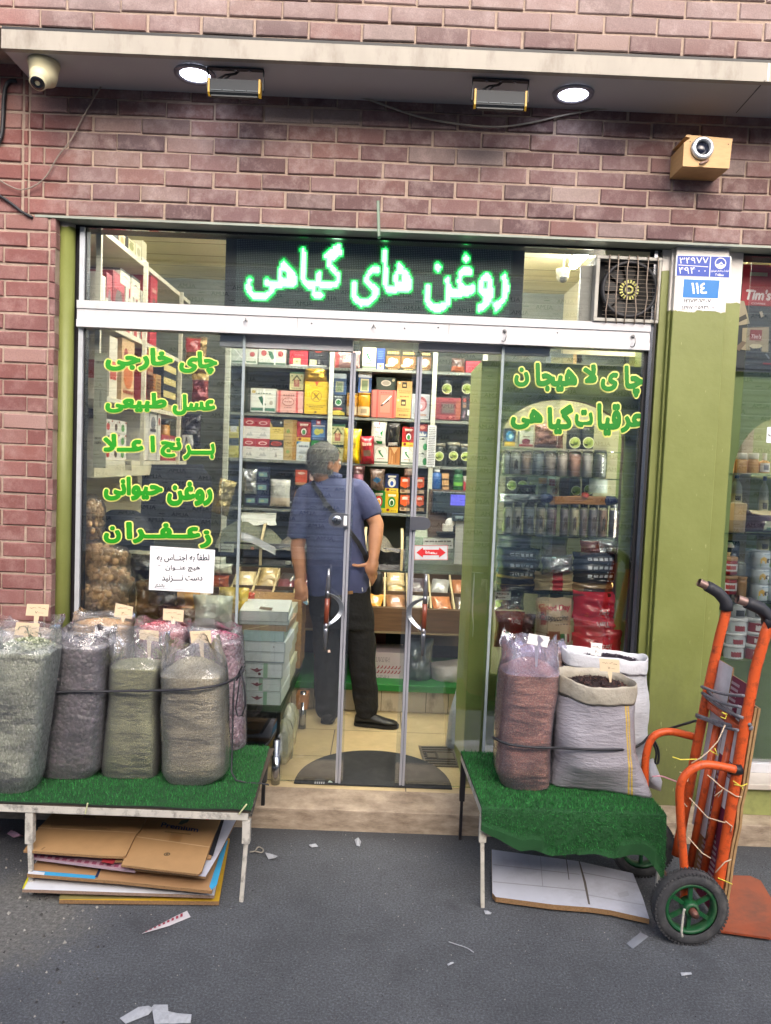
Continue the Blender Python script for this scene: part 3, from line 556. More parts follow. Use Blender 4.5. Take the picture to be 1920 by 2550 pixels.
LON = M((.16, 1.0, .3), .5, var=0, emit=1.0); LGLOW = M((.005, .8, .13), .5, var=0, emit=.7); LOFF = M('7d8a85', .45)
LC = M((.72, 1.0, .8), .5, var=0, emit=1.1); LHALO = M((.003, .42, .07), .5, var=0, emit=.22)  # whiter cores, greener rims and dim outer dots paint a glow halo
m1, m2 = MB(), MB(); PAN = M('26302d', .6); m2.box(gx0-.004, gx1+.004, YS-.0012, YS-.0004, pz0+.002, pz0+ny*pt+.004, PAN)
for i in range(nx):
 for k in range(ny):
  x, z = gx0+(i+.5)*pt, pz0+(k+.5)*pt
  if (i, k) in lit:
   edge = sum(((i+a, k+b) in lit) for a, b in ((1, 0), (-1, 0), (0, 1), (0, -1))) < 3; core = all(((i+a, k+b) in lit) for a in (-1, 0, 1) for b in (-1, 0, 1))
   r = .0043; m1.box(x-r, x+r, YS-.005, YS-.0014, z-r, z+r, LGLOW if edge else LC if core else LON)
  elif any(((i+a, k+b) in lit) for a, b in ((1, 0), (-1, 0), (0, 1), (0, -1), (1, 1), (-1, -1), (1, -1), (-1, 1))): r = .003; m1.box(x-r, x+r, YS-.004, YS-.0014, z-r, z+r, LHALO)  # unlit dots beside the letters glow dimly as painted halo
  else: r = .0018; m2.box(x-r, x+r, YS-.003, YS-.0013, z-r, z+r, LOFF)
m1.build('lit_and_halo_dots', led); m2.build('dot_panel', led)
# --- extractor / cooler fan in the transom
fx0, fz0 = aty('Z5', 800, 600, -.06).x, aty('Z5', 950, 614, -.06).z; fx1, fz1 = aty('Z5', 1098, 600, -.06).x, aty('Z5', 950, 280, -.06).z
fan = thing('fan_unit', 'white framed fan unit behind rusty bent bars, set in the window above the rail', 'fan', ((fx0+fx1)/2, 0, fz0))
mb = MB(); FW = M('a4a29a', .55, dirt='6b6458', da=.6)
for q in ((fx0-.03, fx1, fz0, fz0+.016), (fx0-.03, fx1, fz1-.016, fz1)): mb.box(q[0], q[1], -.058, .22, q[2], q[3], FW)
mb.box(fx0-.03, fx0-.012, -.0575, .22, fz0+.016, fz1-.016, FW); mb.box(fx1-.012, fx1, -.0575, .22, fz0+.016, fz1-.016, FW); mb.box(fx0-.012, fx1-.012, .2, .215, fz0+.016, fz1-.016, BLACK)
mb.box(fx0-.085, fx0-.03, .0, .03, fz0-.02, fz1-.035, FW); mb.box(fx0+.03, fx1+.01, .0, .03, fz1+.001, fz1+.045, M('b9b79a', .6)); mb.build('housing', fan, bev=.003)
cx, cz, rr = (fx0+fx1)/2-.005, (fz0+fz1)/2, (fz1-fz0)/2-.02
mb = MB(); mb.lathe([(rr*.96, -.01), (rr, .01), (rr*1.0, .06), (rr*.9, .06), (rr*.9, .0)], (cx, 0, cz), M('1c1c20', .6), 36, (0, -1, 0), cap=(0, 0)); mb.box(fx0-.011, fx1-.013, -.005, .0, fz0+.017, fz1-.017, M('0b0b0d', .8)); mb.build('shroud', fan)
mb = MB()
for k in range(9):
 a = k*2*pi/9; d = Vector((cos(a), 0, sin(a))); s = Vector((-sin(a), 0, cos(a))); c0 = Vector((cx, -.02, cz))
 mb.add([c0+d*.035-s*.012, c0+d*.035+s*.016+Vector((0, -.012, 0)), c0+d*rr*.86+s*.05+Vector((0, -.02, 0)), c0+d*rr*.86-s*.022], [(0, 1, 2, 3)], M('24221f', .6))
mb.lathe([(.05, 0), (.048, .02), (0, .024)], (cx, -.02, cz), M('2e2d2b', .5), 20, (0, -1, 0)); mb.build('blades', fan)
mb = MB(); BADGE = M('c3c06a', .4)
for k in range(18): a = k*2*pi/18; mb.bar((cx+.03*cos(a), -.046, cz+.03*sin(a)), (cx+.046*cos(a), -.046, cz+.046*sin(a)), .007, .003, BADGE, up=(0, 1, 0))
mb.lathe([(.02, 0), (.02, .003), (.012, .003), (.012, 0)], (cx, -.045, cz), BADGE, 20, (0, -1, 0), cap=(0, 0)); mb.build('hub_badge', fan)
mb = MB(); RU = M('8b7d70', .45, .4, var=.3, vs=40)
for k in range(6):
 x = fx0+.028+k*(fx1-fx0-.05)/5; mb.tube([(x+random.uniform(-.006, .006), -.064, fz1+.004-(fz1-fz0+.015)*t) for t in (0, .2, .4, .6, .8, 1)], .0028, RU, 6)
for k in range(14): z = fz0+.03+k*(fz1-fz0-.06)/13; mb.tube([(fx0+.01, -.059, z), (fx1-.01, -.059, z)], .0009, RU, 4)
mb.build('bars', fan)
# --- plates on the pillar
YP = -.0715
def plate(name, lab, corners, v, m, cat='sign', d=.003):
 p = [aty(v, x, y, YP) for x, y in corners]; o = thing(name, lab, cat, p[3]); return o, p
BL, BL2, WH = M('1d3f9e', .35, var=.04), M('1b6fb4', .35, var=.04), M('e6e6ea', .4, var=.03)
o, p = plate('address_plate', 'dark blue enamel plate with two rows of white numerals and a round emblem', ((140, 308), (703, 323), (690, 543), (128, 521)), 'Y2', BL)
mb = MB(); mb.prism([p[3], p[2], p[1], p[0]], (0, .002, 0), WH)
def inset(p, f): c = sum(p, Vector())/4; return [c+(q-c)*f for q in p]
ip = inset(p, .955); mb.prism([q+Vector((0, -.0006, 0)) for q in (ip[3], ip[2], ip[1], ip[0])], (0, .0005, 0), BL); mb.build('plate', o)
def num(mb, v, s, x0, y0, x1, y1, m=WH, Y=YP-.0012, b=.02): text(mb, s, rect(v, x0, y0, x1, y1, Y), m, b)
mb = MB(); num(mb, 'Y2', '۳۴۹۷۷', 172, 330, 470, 395, b=.015); num(mb, 'Y2', '۴۹۴', 165, 430, 335, 500, b=.015)
for x in (372, 432): mb.disc(aty('Y2', x, 470, YP-.0012), .003, .003, WH, 10)
q = [aty('Y2', x, y, YP-.0012) for x, y in ((162, 405), (465, 425), (465, 431), (162, 411))]; mb.poly(q[::-1], WH); q = [aty('Y2', x, y, YP-.0012) for x, y in ((487, 322), (495, 322), (482, 530), (474, 530))]; mb.poly(q[::-1], WH)
num(mb, 'Y2', 'منطقه ۲', 540, 492, 622, 522, b=.03); num(mb, 'Y2', 'شرکت آب و فاضلاب شهر تهران', 492, 455, 675, 482, b=.03); mb.build('lettering', o)
mb = MB(); c = aty('Y2', 591, 392, YP-.001); r = .0262; mb.lathe([(r, 0), (r, .0005), (r*.84, .0005), (r*.84, 0)], c, WH, 28, (0, -1, 0), cap=(0, 0))
mb.poly([c+Vector((x*r, -.0004, z*r)) for x, z in ((-.8, -.2), (-.55, -.55), (0, -.8), (.5, -.6), (.8, -.2), (.45, -.15), (.15, .3), (-.25, -.1))], WH); mb.poly([c+Vector((x*r, -.0008, z*r)) for x, z in ((-.6, -.42), (-.1, -.3), (.2, -.05), (.6, -.4), (.1, -.25))], BL); mb.build('emblem', o)
o, p = plate('house_number', 'white and mid blue house number plate below the dark blue plate', ((203, 545), (588, 560), (566, 882), (192, 858)), 'Y2', WH)
mb = MB(); mb.prism([p[3], p[2], p[1], p[0]], (0, .002, 0), WH); q = [aty('Y2', x, y, YP-.0008) for x, y in ((205, 740), (565, 750), (583, 566), (218, 553))]; mb.prism(q, (0, .0006, 0), BL2); mb.build('plate', o)
mb = MB(); INKB = M('2a2d33', .5); num(mb, 'Y2', '۱۱٤', 292, 588, 455, 705, b=.035); num(mb, 'Y2', '۱۲۱۷۳-۷۶-۷', 218, 758, 495, 793, INKB); num(mb, 'Y2', '۱۱۹۱۷-۶۵۹۳۱', 200, 822, 468, 858, INKB)
for a, b in (((203, 800), (510, 808)), ((200, 752), (512, 762))): q0, q1 = aty('Y2', *a, YP-.001), aty('Y2', *b, YP-.001); mb.bar(q0, q1, .0005, .0012, INKB)
mb.bar(aty('Y2', 480, 815, YP-.001), aty('Y2', 478, 868, YP-.001), .001, .0005, INKB); mb.poly([aty('Y2', x, y, YP-.001) for x, y in ((500, 835), (515, 858), (538, 828), (516, 845))], INKB); mb.build('lettering', o)
# --- paper notice on the window
NY = -.006; o = thing('paper_notice', 'white printed paper notice taped inside the window below the green lettering', 'notice', aty('Z6', 1000, 1410, NY))
cs = ((735, 1395), (1268, 1425), (1285, 1065), (748, 1030)); mb = MB(); mb.prism([aty('Z6', x, y, NY) for x, y in cs], (0, .001, 0), M('e9eaee', .5, var=.02)); mb.build('sheet', o)
mb = MB(); IK = M('1c2030', .6)
for s, x0, y0, x1, y1 in (('لطفاً به اجنــاس به', 800, 1092, 1238, 1168), ('هیچ عنــوان', 872, 1190, 1160, 1248), ('دست نــــزنید', 842, 1275, 1180, 1335), ('باتشکر', 782, 1345, 865, 1382)): text(mb, s, rect('Z6', x0, y0, x1, y1, NY-.0006), IK, .03, ref=.03)
fr = [(765, 1380), (1240, 1408), (1255, 1400), (1268, 1100), (1255, 1085), (790, 1052), (778, 1062), (762, 1370)]
for i in range(8): mb.bar(aty('Z6', *fr[i], NY-.0004), aty('Z6', *fr[(i+1) % 8], NY-.0004), .0005, .0014, M('4a5878', .5))
mb.bar(aty('Z6', 810, 1190, NY-.0004), aty('Z6', 832, 1192, NY-.0004), .0005, .003, IK); mb.build('lettering', o)
# ================= benches, turf, sacks, cardboard, hand truck, litter =================
TURFC = [M('1e5a28', .8, var=.2, vs=8), M('2a7a35', .75, var=.25, vs=8), M('164a20', .8, var=.2), M('3a9a48', .7, var=.2)]
RUST = M('2a2625', .7, var=.3, vs=30, dirt='c9c4ba', da=.75, ds=26); PAINTED = M('c5c0b6', .7, var=.15, dirt='2c2624', da=.9, ds=22)
def turf(name, rows, lab, n, seed, cat='turf mat'):
 """rows: lists of points across, from the wall to the hanging hem; blades of plastic grass cover it"""
 rnd = random.Random(seed); mb = MB(); nr, nc = len(rows), len(rows[0]); up = []
 for i in range(nr):
  for j in range(nc):
   a = rows[min(i+1, nr-1)][j]-rows[max(i-1, 0)][j]; b = rows[i][min(j+1, nc-1)]-rows[i][max(j-1, 0)]; q = b.cross(a).normalized(); q = q if (q.z > 0 or (abs(q.z) < .3 and q.y < 0)) else -q; up.append(q)
 P = [p for r in rows for p in r]; Q = [p-u*.006 for p, u in zip(P, up)]; k = nr*nc
 fs = [(i*nc+j, i*nc+j+1, (i+1)*nc+j+1, (i+1)*nc+j) for i in range(nr-1) for j in range(nc-1)]
 mb.add(P+Q, fs+[tuple(a+k for a in reversed(f)) for f in fs], M('1b4a24', .9, var=.2))
 ed = [j for j in range(nc)]+[i*nc+nc-1 for i in range(1, nr)]+[(nr-1)*nc+j for j in range(nc-2, -1, -1)]+[i*nc for i in range(nr-2, 0, -1)]
 mb.add(P+Q, [(ed[i], ed[(i+1) % len(ed)], ed[(i+1) % len(ed)]+k, ed[i]+k) for i in range(len(ed))], M('232a24', .9))
 ar = []; tot = 0
 for f in fs: a = (P[f[1]]-P[f[0]]).cross(P[f[3]]-P[f[0]]).length; tot += a; ar.append(tot)
 import bisect
 for _ in range(n):
  f = fs[min(bisect.bisect(ar, rnd.random()*tot), len(fs)-1)]; u, v = rnd.random(), rnd.random()
  c = P[f[0]]*(1-u)*(1-v)+P[f[1]]*u*(1-v)+P[f[2]]*u*v+P[f[3]]*(1-u)*v; N_ = up[f[0]]
  t = Vector((rnd.uniform(-1, 1), rnd.uniform(-1, 1), rnd.uniform(-1, 1))); t = (t-N_*t.dot(N_)).normalized(); w_ = .0011; h = rnd.uniform(.008, .014)
  mb.add([c-t*w_, c+t*w_, c+N_*h+t.cross(N_)*rnd.uniform(-.008, .008)+t*rnd.uniform(-.005, .005)], [(0, 1, 2)], TURFC[rnd.choice((0, 1, 1, 2, 1, 3, 0))])
 return mb.build(name, None, lab, cat)
# --- low bench on the left of the doors
f0 = atz('Y6', 1428, 885, 0); zb = aty('Y6', 1475, 340, f0.y).z; f1 = atz('G1', 470, 1690, 0); ZT1 = zb
fr = aty('Y6', 1488, 338, f0.y); br = atz('B1', 492, 1688, zb); fl = Vector((fr.x-1.6, fr.y+.0, zb)); bl = Vector((fr.x-1.6, br.y, zb))
bench = thing('bench', 'low worn steel bench with flaking white paint under the row of plastic sacks', 'bench', (fr.x-.6, fr.y, 0))
mb = MB(); b0 = .03
mb.bar(fl+Vector((0, .016, -.021)), fr+Vector((-.012, .016, -.021)), .028, .03, PAINTED); mb.bar(fr+Vector((-.016, .031, -.02)), br+Vector((-.016, -.01, -.02)), .03, .028, RUST); mb.bar(bl+Vector((0, -.03, -.021)), br+Vector((-.032, -.03, -.021)), .028, .03, RUST); mb.build('frame', bench, bev=.002)
mb = MB(); mb.box(fl.x, fr.x-.005, fr.y+.002, br.y-.004, zb-.005, zb-.001, M('4a3f36', .8)); mb.build('board', bench)
def leg(par, x, y, z0, z1, m, t=.5, tilt=0, w_=.03):
 mb = MB(); zm = z0+(z1-z0)*t
 mb.bar((x, y, z1), (x, y, zm), w_, w_, m); mb.bar((x, y, zm), (x+tilt, y, z0), w_*.55, w_*.55, m); mb.build('leg', par, bev=.002)
leg(bench, fr.x-.018, f0.y+.02, .0, zb-.037, PAINTED, .72, -.012); leg(bench, f1.x+.01, f0.y+.02, 0, zb-.037, PAINTED, .62, .008); q = br+Vector((-.018, -.03, 0)); leg(bench, q.x, q.y, FZ if q.y > -.25 else 0, zb-.036, M('1d1b1c', .5, dirt='6a665f', da=.4), .5); leg(bench, fl.x+.02, f0.y+.02, 0, zb-.037, RUST)
def lerp(a, b, t): return a+(b-a)*t
rows = []
for i in range(9):
 t = i/8; a, b = lerp(bl, fl, t), lerp(br, fr, t); rows.append([lerp(a, b, j/24)+Vector((0, -.004*sin(j*1.3) if i == 8 else 0, .007+.002*noise.noise(Vector((i, j*.6, 0))))) for j in range(25)])
turf('turf_mat', rows, 'flat bright green artificial grass under the long row of plastic sacks', 26000, 1)
# --- low bench on the right
g0 = atz('Y7', 238, 2022, 0); zr = aty('Y7', 215, 1300, g0.y).z; ZT2 = zr
flr = Vector((aty('Y7', 225, 1300, g0.y).x, g0.y, zr)); blr = atz('Y7', 78, 905, zr); frr = Vector((aty('Y7', 1545, 1345, g0.y).x, g0.y, zr)); brr = Vector((frr.x-.02, blr.y+.0, zr))
bench2 = thing('bench', 'low rusty steel bench by the doors with grass cloth hanging over its front', 'bench', (flr.x+.3, flr.y, 0))
mb = MB(); mb.bar(blr+Vector((.012, 0, -.02)), flr+Vector((.012, .012, -.02)), .022, .028, PAINTED); mb.bar(flr+Vector((.024, .014, -.021)), frr+Vector((-.024, .014, -.021)), .022, .026, RUST); mb.bar(frr+Vector((-.012, .012, -.02)), brr+Vector((-.012, 0, -.02)), .022, .028, RUST); mb.build('frame', bench2, bev=.002)
mb = MB(); mb.prism([p+Vector((0, 0, -.005)) for p in (flr+Vector((.004, .004, 0)), frr+Vector((-.004, .004, 0)), brr, blr)], (0, 0, .004), M('4a3f36', .8)); mb.build('board', bench2)
RUSTY = M('c3bdb0', .7, var=.2, dirt='5b3a22', da=.9, ds=16)
leg(bench2, flr.x+.012, flr.y+.014, 0, zr-.034, RUSTY, .72, .014, .028); leg(bench2, blr.x+.014, blr.y-.012, FZ if blr.y > -.25 else 0, zr-.034, M('231f22', .5), .5, 0, .024); leg(bench2, aty('Y7', 1500, 1650, g0.y+.08).x, g0.y+.08, 0, zr-.034, PAINTED, .7, 0, .028)
rows = []; nc = 37
hem = lambda t: .075+.035*min(1, t/.12)+.045*min(1, max(0, t-.1)/.12)+.005*sin(t*19)+.003*sin(t*37)+(.1*max(0, (t-.9)/.1))
for i in range(7):
 t = i/6; a, b = lerp(blr, flr, t), lerp(brr, frr, t); rows.append([lerp(a, b, j/(nc-1))+Vector((0, 0, .007+.003*noise.noise(Vector((i*.7, j*.4, 3))))) for j in range(nc)])
for d, o, fz in ((.0, -.008, .003), (.12, -.014, 0), (.4, -.02, 0), (.7, -.022, 0), (1, -.02, 0)):
 r = []
 for j in range(nc):
  t = j/(nc-1); p = lerp(flr, frr, t); wv = .005*sin(t*23+1)*d+.007*sin(t*9)*d
  r.append(Vector((p.x, p.y+o+wv, p.z+fz-hem(t)*d)))
 rows.append(r)
turf('turf_mat', rows, 'dark green artificial grass draped over the front of the bench by the doors', 24000, 2)
# --- sacks
FILM = glassy('clear_plastic_film', .09, (.98, .98, .99), .09, .07, (.82, .82, .86), .5, 8, .014, (.8, .8, 2.6))
FILM2 = glassy('lilac_plastic_film', .08, (.97, .96, .99), .09, .06, (.74, .72, .86), .5, 8, .014, (.8, .8, 2.6))
COLLAR = glassy('creased_plastic_film', .08, (.93, .94, .96), .08, .14, (.74, .75, .8), 1.0, 30, .014, (1, 1, .6))
COLL2 = glassy('lilac_creased_film', .09, (.86, .85, .96), .08, .2, (.62, .6, .82), 1.0, 26, .014, (1, 1, .6))
def ring(c, hx, hy, n=44, e=3.2, wob=0, k=0, cr=0):
 o = []
 for i in range(n):
  a = 2*pi*i/n; ca, sa = cos(a), sin(a); r = (abs(ca)**e+abs(sa)**e)**(-1/e)
  q = wob*noise.noise(Vector((ca*1.5+k*3.1, sa*1.5, c.z*7+k)))+cr*noise.noise(Vector((a*2.2+k, c.z*30, k*1.7)))
  o.append(c+Vector((ca*r*(hx+q), sa*r*(hy+q), 0)))
 return o
def sack(name, lab, grp, v, prof, yc, dr, fill, cm, collar, bits, film=FILM, heap=.03, dep=None, seed=0, cf=COLLAR, zb_=None, cat='sack', nb=500, bs=.006, cname='contents'):
 """prof: silhouette rows (y, x left, x right) from the rim down to the base; fill: y of the filling's level"""
 rows = sorted(prof, key=lambda r: -r[0]); L = []
 for y, xl, xr in rows:
  a, b = aty(v, xl, y, yc), aty(v, xr, y, yc); L.append(((a+b)/2, (b.x-a.x)/2))
 if zb_ is not None: L[0][0].z = zb_
 zf = aty(v, (rows[0][1]+rows[0][2])/2, fill, yc).z; rnd = random.Random(seed)
 def at(z):
  for (c0, h0), (c1, h1) in zip(L, L[1:]):
   if c0.z <= z <= c1.z: t = (z-c0.z)/(c1.z-c0.z); t2 = t; return lerp(c0, c1, t), h0+(h1-h0)*t2
  return (L[-1] if z > L[-1][0].z else L[0])
 z0 = L[0][0].z; t_ = thing(name, lab, cat, (L[0][0].x, yc, z0), grp); D_ = dep or dr
 hy = lambda z, h: (D_*L[len(L)//2][1])*(.93+.07*min(1, (z-z0)/.08))
 mb = MB(); R_ = []; N_ = 26; c, h = at(z0); R_.append(ring(Vector((c.x, c.y, z0)), h*.95-.006, hy(z0, h)*.95, e=3.4, k=seed))
 for i in range(N_+1):
  z = z0+.004+(zf-z0-.004)*i/N_; c, h = at(z); f = 1 if i > 2 else (.98, .99, 1)[i]; R_.append(ring(Vector((c.x, c.y, z)), (h-.005)*f, (hy(z, h)-.005)*f, wob=.007, k=seed))
 cT, hT = at(zf); hyT = hy(zf, hT)
 for t in (.85, .6, .35, .12): R_.append(ring(Vector((cT.x, cT.y, zf+heap*(1-t*t))), (hT-.006)*t, (hyT-.006)*t, e=2.4, wob=.006, k=seed+1))
 mb.loft(R_, cm)
 for _ in range(nb):
  a = rnd.random()*2*pi; t = sqrt(rnd.random())*.93; x = cT.x+cos(a)*t*(hT-.01); y = cT.y+sin(a)*t*(hyT-.01); z = zf+heap*(1-t*t)+rnd.uniform(0, bs*.6)
  u = Vector((rnd.uniform(-1, 1), rnd.uniform(-1, 1), rnd.uniform(-.6, .6))).normalized(); w2 = u.cross(Vector((rnd.uniform(-.4, .4), rnd.uniform(-.4, .4), 1))).normalized(); p = Vector((x, y, z)); s = bs*rnd.uniform(.6, 1.3)
  mb.add([p-u*s, p+w2*s*.35, p+u*s, p-w2*s*.35+Vector((0, 0, s*.3))], [(0, 1, 2), (0, 2, 3)], bits[rnd.randrange(len(bits))])
 mb.build(cname, t_)
 mb = MB(); R_ = []
 for i in range(N_+1):
  z = z0+.001+(zf-z0)*i/N_; c, h = at(z); f = 1 if i > 2 else (.98, .99, 1)[i]; R_.append(ring(Vector((c.x, c.y, z)), h*f, hy(z, h)*f, wob=.007, k=seed, cr=.0018 if i > 1 else 0))
 mb.loft(R_, film, (0, 0)); mb.build('plastic_bag', t_)
 ztop = L[-1][0].z; mb = MB(); R2 = [R_[-1]]; NC = 7
 for i in range(1, NC+1):
  t = i/NC; z = zf+(ztop-zf)*t; c, h = at(z); r = ring(Vector((c.x, c.y, z)), h, hy(z, h)*(1-.12*t), e=2.5, wob=.007+.035*t, k=seed, cr=.004+.008*t)
  for j, p in enumerate(r): a = 2*pi*j/len(r); p.z += t*t*collar*(noise.noise(Vector((cos(a)*1.6+seed*2, sin(a)*1.6, seed)))+.2*noise.noise(Vector((a*2, seed, 1))))
  R2.append(r)
 mb.loft(R2, cf, (0, 0)); mb.build('collar', t_)
 return t_, zf, yc
GR = 'sacks of dried goods on the long bench'; ZS1 = ZT1+.01
def bm(*c): return [M(x, .7, var=.15) for x in c]
mS1 = grains('dried_herb_leaves', ['a8b296', 'ccd4b8', '8a957a', 'e2e6d2', 'b2bba0'], 150, .8, .005, st=(1, 1, .6)); mS2 = grains('dark_dried_berries', ['3a2f3c', '50414f', '66525f', '40364a', '7a6878'], 60, .9, .01, .35, coat=.6)
mS3 = grains('olive_ground_herb', ['868a4e', '9a9c5c', '747a42', 'acae6c'], 330, .6, .003); mS4 = grains('grey_green_herb', ['a89c74', 'beb28e', '8e845e', 'cec4a4', '988e68'], 260, .7, .003)
mS5 = grains('dried_rosebuds', ['b38698', '8a4a62', 'cfa8b6', '6e3048', 'c08ea0', 'dcc0ca'], 78, .9, .01, .55); mS6 = grains('yellow_split_corn', ['d09a50', 'e0b878', 'bd8840'], 160, .8, .005)
mS7 = grains('pink_dried_petals', ['b85e6c', 'd2848e', '9c3e50', 'e0aab0'], 120, .8, .006); mS8 = grains('pale_blossom', ['c9b49c', 'ddcbb4', 'b49c84'], 130, .8, .005)
zb1 = ZS1
sack('sack', 'clear sack of pale green herb leaves at the open end of the front row', GR, 'Y5', [(235, 10, 392), (300, 0, 388), (460, -30, 374), (640, -65, 345), (900, -110, 311), (1150, -140, 280), (1290, -135, 255)], atz('Y5', 150, 1305, zb1).y+.1, .82, 345, mS1, .05, bm('8e9a7a', 'b5bc9e', '6c7858', 'd0d2ba'), heap=.035, seed=11, zb_=zb1, nb=900, bs=.009)
sack('sack', 'clear sack of dark purple dried berries, second in the front row', GR, 'Y5', [(215, 408, 735), (300, 396, 730), (450, 371, 724), (620, 351, 714), (900, 324, 700), (1100, 296, 678), (1200, 290, 640)], atz('Y5', 450, 1222, zb1).y+.125, .9, 315, mS2, .03, bm('3c2c38', '5a3c48', '2c2630'), heap=.025, seed=2, zb_=zb1, bs=.007)
sack('sack', 'tall sack of dark olive ground herb beside the sage coloured one', GR, 'Y5', [(250, 738, 1105), (330, 731, 1085), (460, 729, 1066), (620, 716, 1052), (900, 691, 1054), (1150, 669, 1050), (1210, 680, 1038)], atz('Y5', 860, 1222, zb1).y+.12, .86, 450, mS3, .06, bm('6a6c4c', '7c7c58'), heap=.02, seed=3, zb_=zb1, nb=150, bs=.004)
sack('sack', 'sack of pale grey green herb with a rounded heap, tied by the black strap knot', GR, 'Y5', [(310, 1088, 1448), (390, 1068, 1452), (480, 1056, 1462), (620, 1055, 1470), (900, 1056, 1480), (1150, 1062, 1478), (1245, 1084, 1425)], atz('Y5', 1250, 1256, zb1).y+.125, .85, 500, mS4, .07, bm('8a8368', 'a49c80', '6c664e'), heap=.06, seed=4, zb_=zb1, nb=700, bs=.004)
yb = -.19
sack('sack', 'sack of pink and white rosebuds at the end next to the white boxes', GR, 'Y5', [(195, 1235, 1545), (260, 1230, 1574), (450, 1235, 1585), (800, 1260, 1597), (1000, 1275, 1604), (1100, 1300, 1560)], yb-.0, .85, 290, mS5, .03, bm('a03a5c', 'c46a88', '7a2444', 'e0a8b8'), heap=.03, seed=5, zb_=zb1, bs=.009)
sack('sack', 'clear sack of yellow split corn in the back row', GR, 'Y5', [(125, 472, 868), (200, 478, 860), (400, 475, 850), (900, 480, 830), (1050, 500, 810)], yb, .7, 190, mS6, .035, bm('d8a458', 'e8c488', 'c08a40'), heap=.02, seed=6, zb_=zb1, bs=.005)
sack('sack', 'clear sack of pink petals in the back row, between corn and rosebuds', GR, 'Y5', [(165, 885, 1222), (250, 880, 1225), (500, 890, 1215), (900, 895, 1200), (1050, 905, 1190)], yb, .75, 225, mS7, .035, bm('b8505f', 'd07a86', '94384a', 'dc9aa2'), heap=.03, seed=7, zb_=zb1, bs=.008)
sack('sack', 'sack of pale blossom mostly hidden behind the herb leaves', GR, 'Y5', [(150, -20, 400), (230, -25, 396), (500, -20, 380), (900, -10, 360), (1050, 0, 350)], yb, .7, 250, mS8, .04, bm('d0bca4', 'c0a890', 'e0d0bc'), heap=.02, seed=8, zb_=zb1)
# --- sacks on the right bench
GR2 = 'sacks on the bench by the doors'; ZS2 = ZT2+.01
mR1 = grains('brown_flax_seed', ['b8644a', 'd08060', '9a5038', 'e0a486', 'a86c56'], 260, .8, .003); mR2 = grains('shelled_nuts', ['a87458', '8c5a44', 'c09074'], 48, .9, .014, .5)
y1 = atz('Y7', 600, 1193, ZS2).y+.12
sack('sack', 'tall lilac plastic sack of reddish brown seed', GR2, 'Y7', [(85, 385, 770), (180, 368, 778), (300, 360, 778), (450, 344, 772), (600, 332, 745), (800, 318, 724), (1000, 315, 712), (1110, 350, 702), (1185, 430, 690)], y1, .9, 310, mR1, .07, bm('8a4e3e', 'a86850', '6c3a30'), film=FILM2, heap=.05, seed=21, cf=COLL2, zb_=ZS2, nb=900, bs=.004)
sack('sack', 'clear sack of shelled nuts standing behind the reddish brown seed', GR2, 'Y7', [(95, 470, 822), (200, 480, 815), (500, 490, 800), (900, 500, 790), (1000, 510, 780)], y1+.27, .5, 170, mR2, .05, bm('a87458', 'c09074'), film=FILM2, heap=.03, seed=22, cf=COLL2, zb_=ZS2, bs=.012, nb=120)
def wovenmat(name, c1, c2, stripe=None, band=None):
 m, t, p = newmat(name); v = coords(t); wv = nn(t, 'ShaderNodeTexWave'); wv.bands_direction = 'X'; wv.inputs['Scale'].default_value = 130; wv.inputs['Distortion'].default_value = .6; t.links.new(v, wv.inputs[0])
 wz = nn(t, 'ShaderNodeTexWave'); wz.bands_direction = 'Z'; wz.inputs['Scale'].default_value = 150; t.links.new(v, wz.inputs[0])
 o = mix(t, .5, ramp(t, wv.outputs['Fac'], [(.2, c1), (.8, c2)]), ramp(t, wz.outputs['Fac'], [(.2, c1), (.8, c2)])); n = noisen(t, v, 12, 5, .7); o = mix(t, .4, o, ramp(t, n, [(.3, (.6, .6, .6)), (.7, (1.15, 1.15, 1.15))]), 'MULTIPLY')
 if stripe:
  sx = nn(t, 'ShaderNodeSeparateXYZ'); t.links.new(v, sx.inputs[0])
  for x0, k in stripe:
   ml = nn(t, 'ShaderNodeMath'); ml.operation = 'MULTIPLY_ADD'; ml.inputs[1].default_value = k; ml.inputs[2].default_value = -x0; t.links.new(sx.outputs[2], ml.inputs[0])
   ad = nn(t, 'ShaderNodeMath'); ad.operation = 'ADD'; t.links.new(ml.outputs[0], ad.inputs[0]); t.links.new(sx.outputs[0], ad.inputs[1]); ab = nn(t, 'ShaderNodeMath'); ab.operation = 'ABSOLUTE'; t.links.new(ad.outputs[0], ab.inputs[0])
   ls = nn(t, 'ShaderNodeMath'); ls.operation = 'LESS_THAN'; ls.inputs[1].default_value = .0036; t.links.new(ab.outputs[0], ls.inputs[0]); o = mix(t, ls.outputs[0], o, 'c9a94a')
 t.links.new(o, p.inputs['Base Color']); p.inputs['Roughness'].default_value = .45; p.inputs['Coat Weight'].default_value = .25; p.inputs['Coat Roughness'].default_value = .25
 mp = coords(t, (9, 9, 34)); bump(t, p, noisen(t, mp, 3, 5, .6), .5, .012); return m
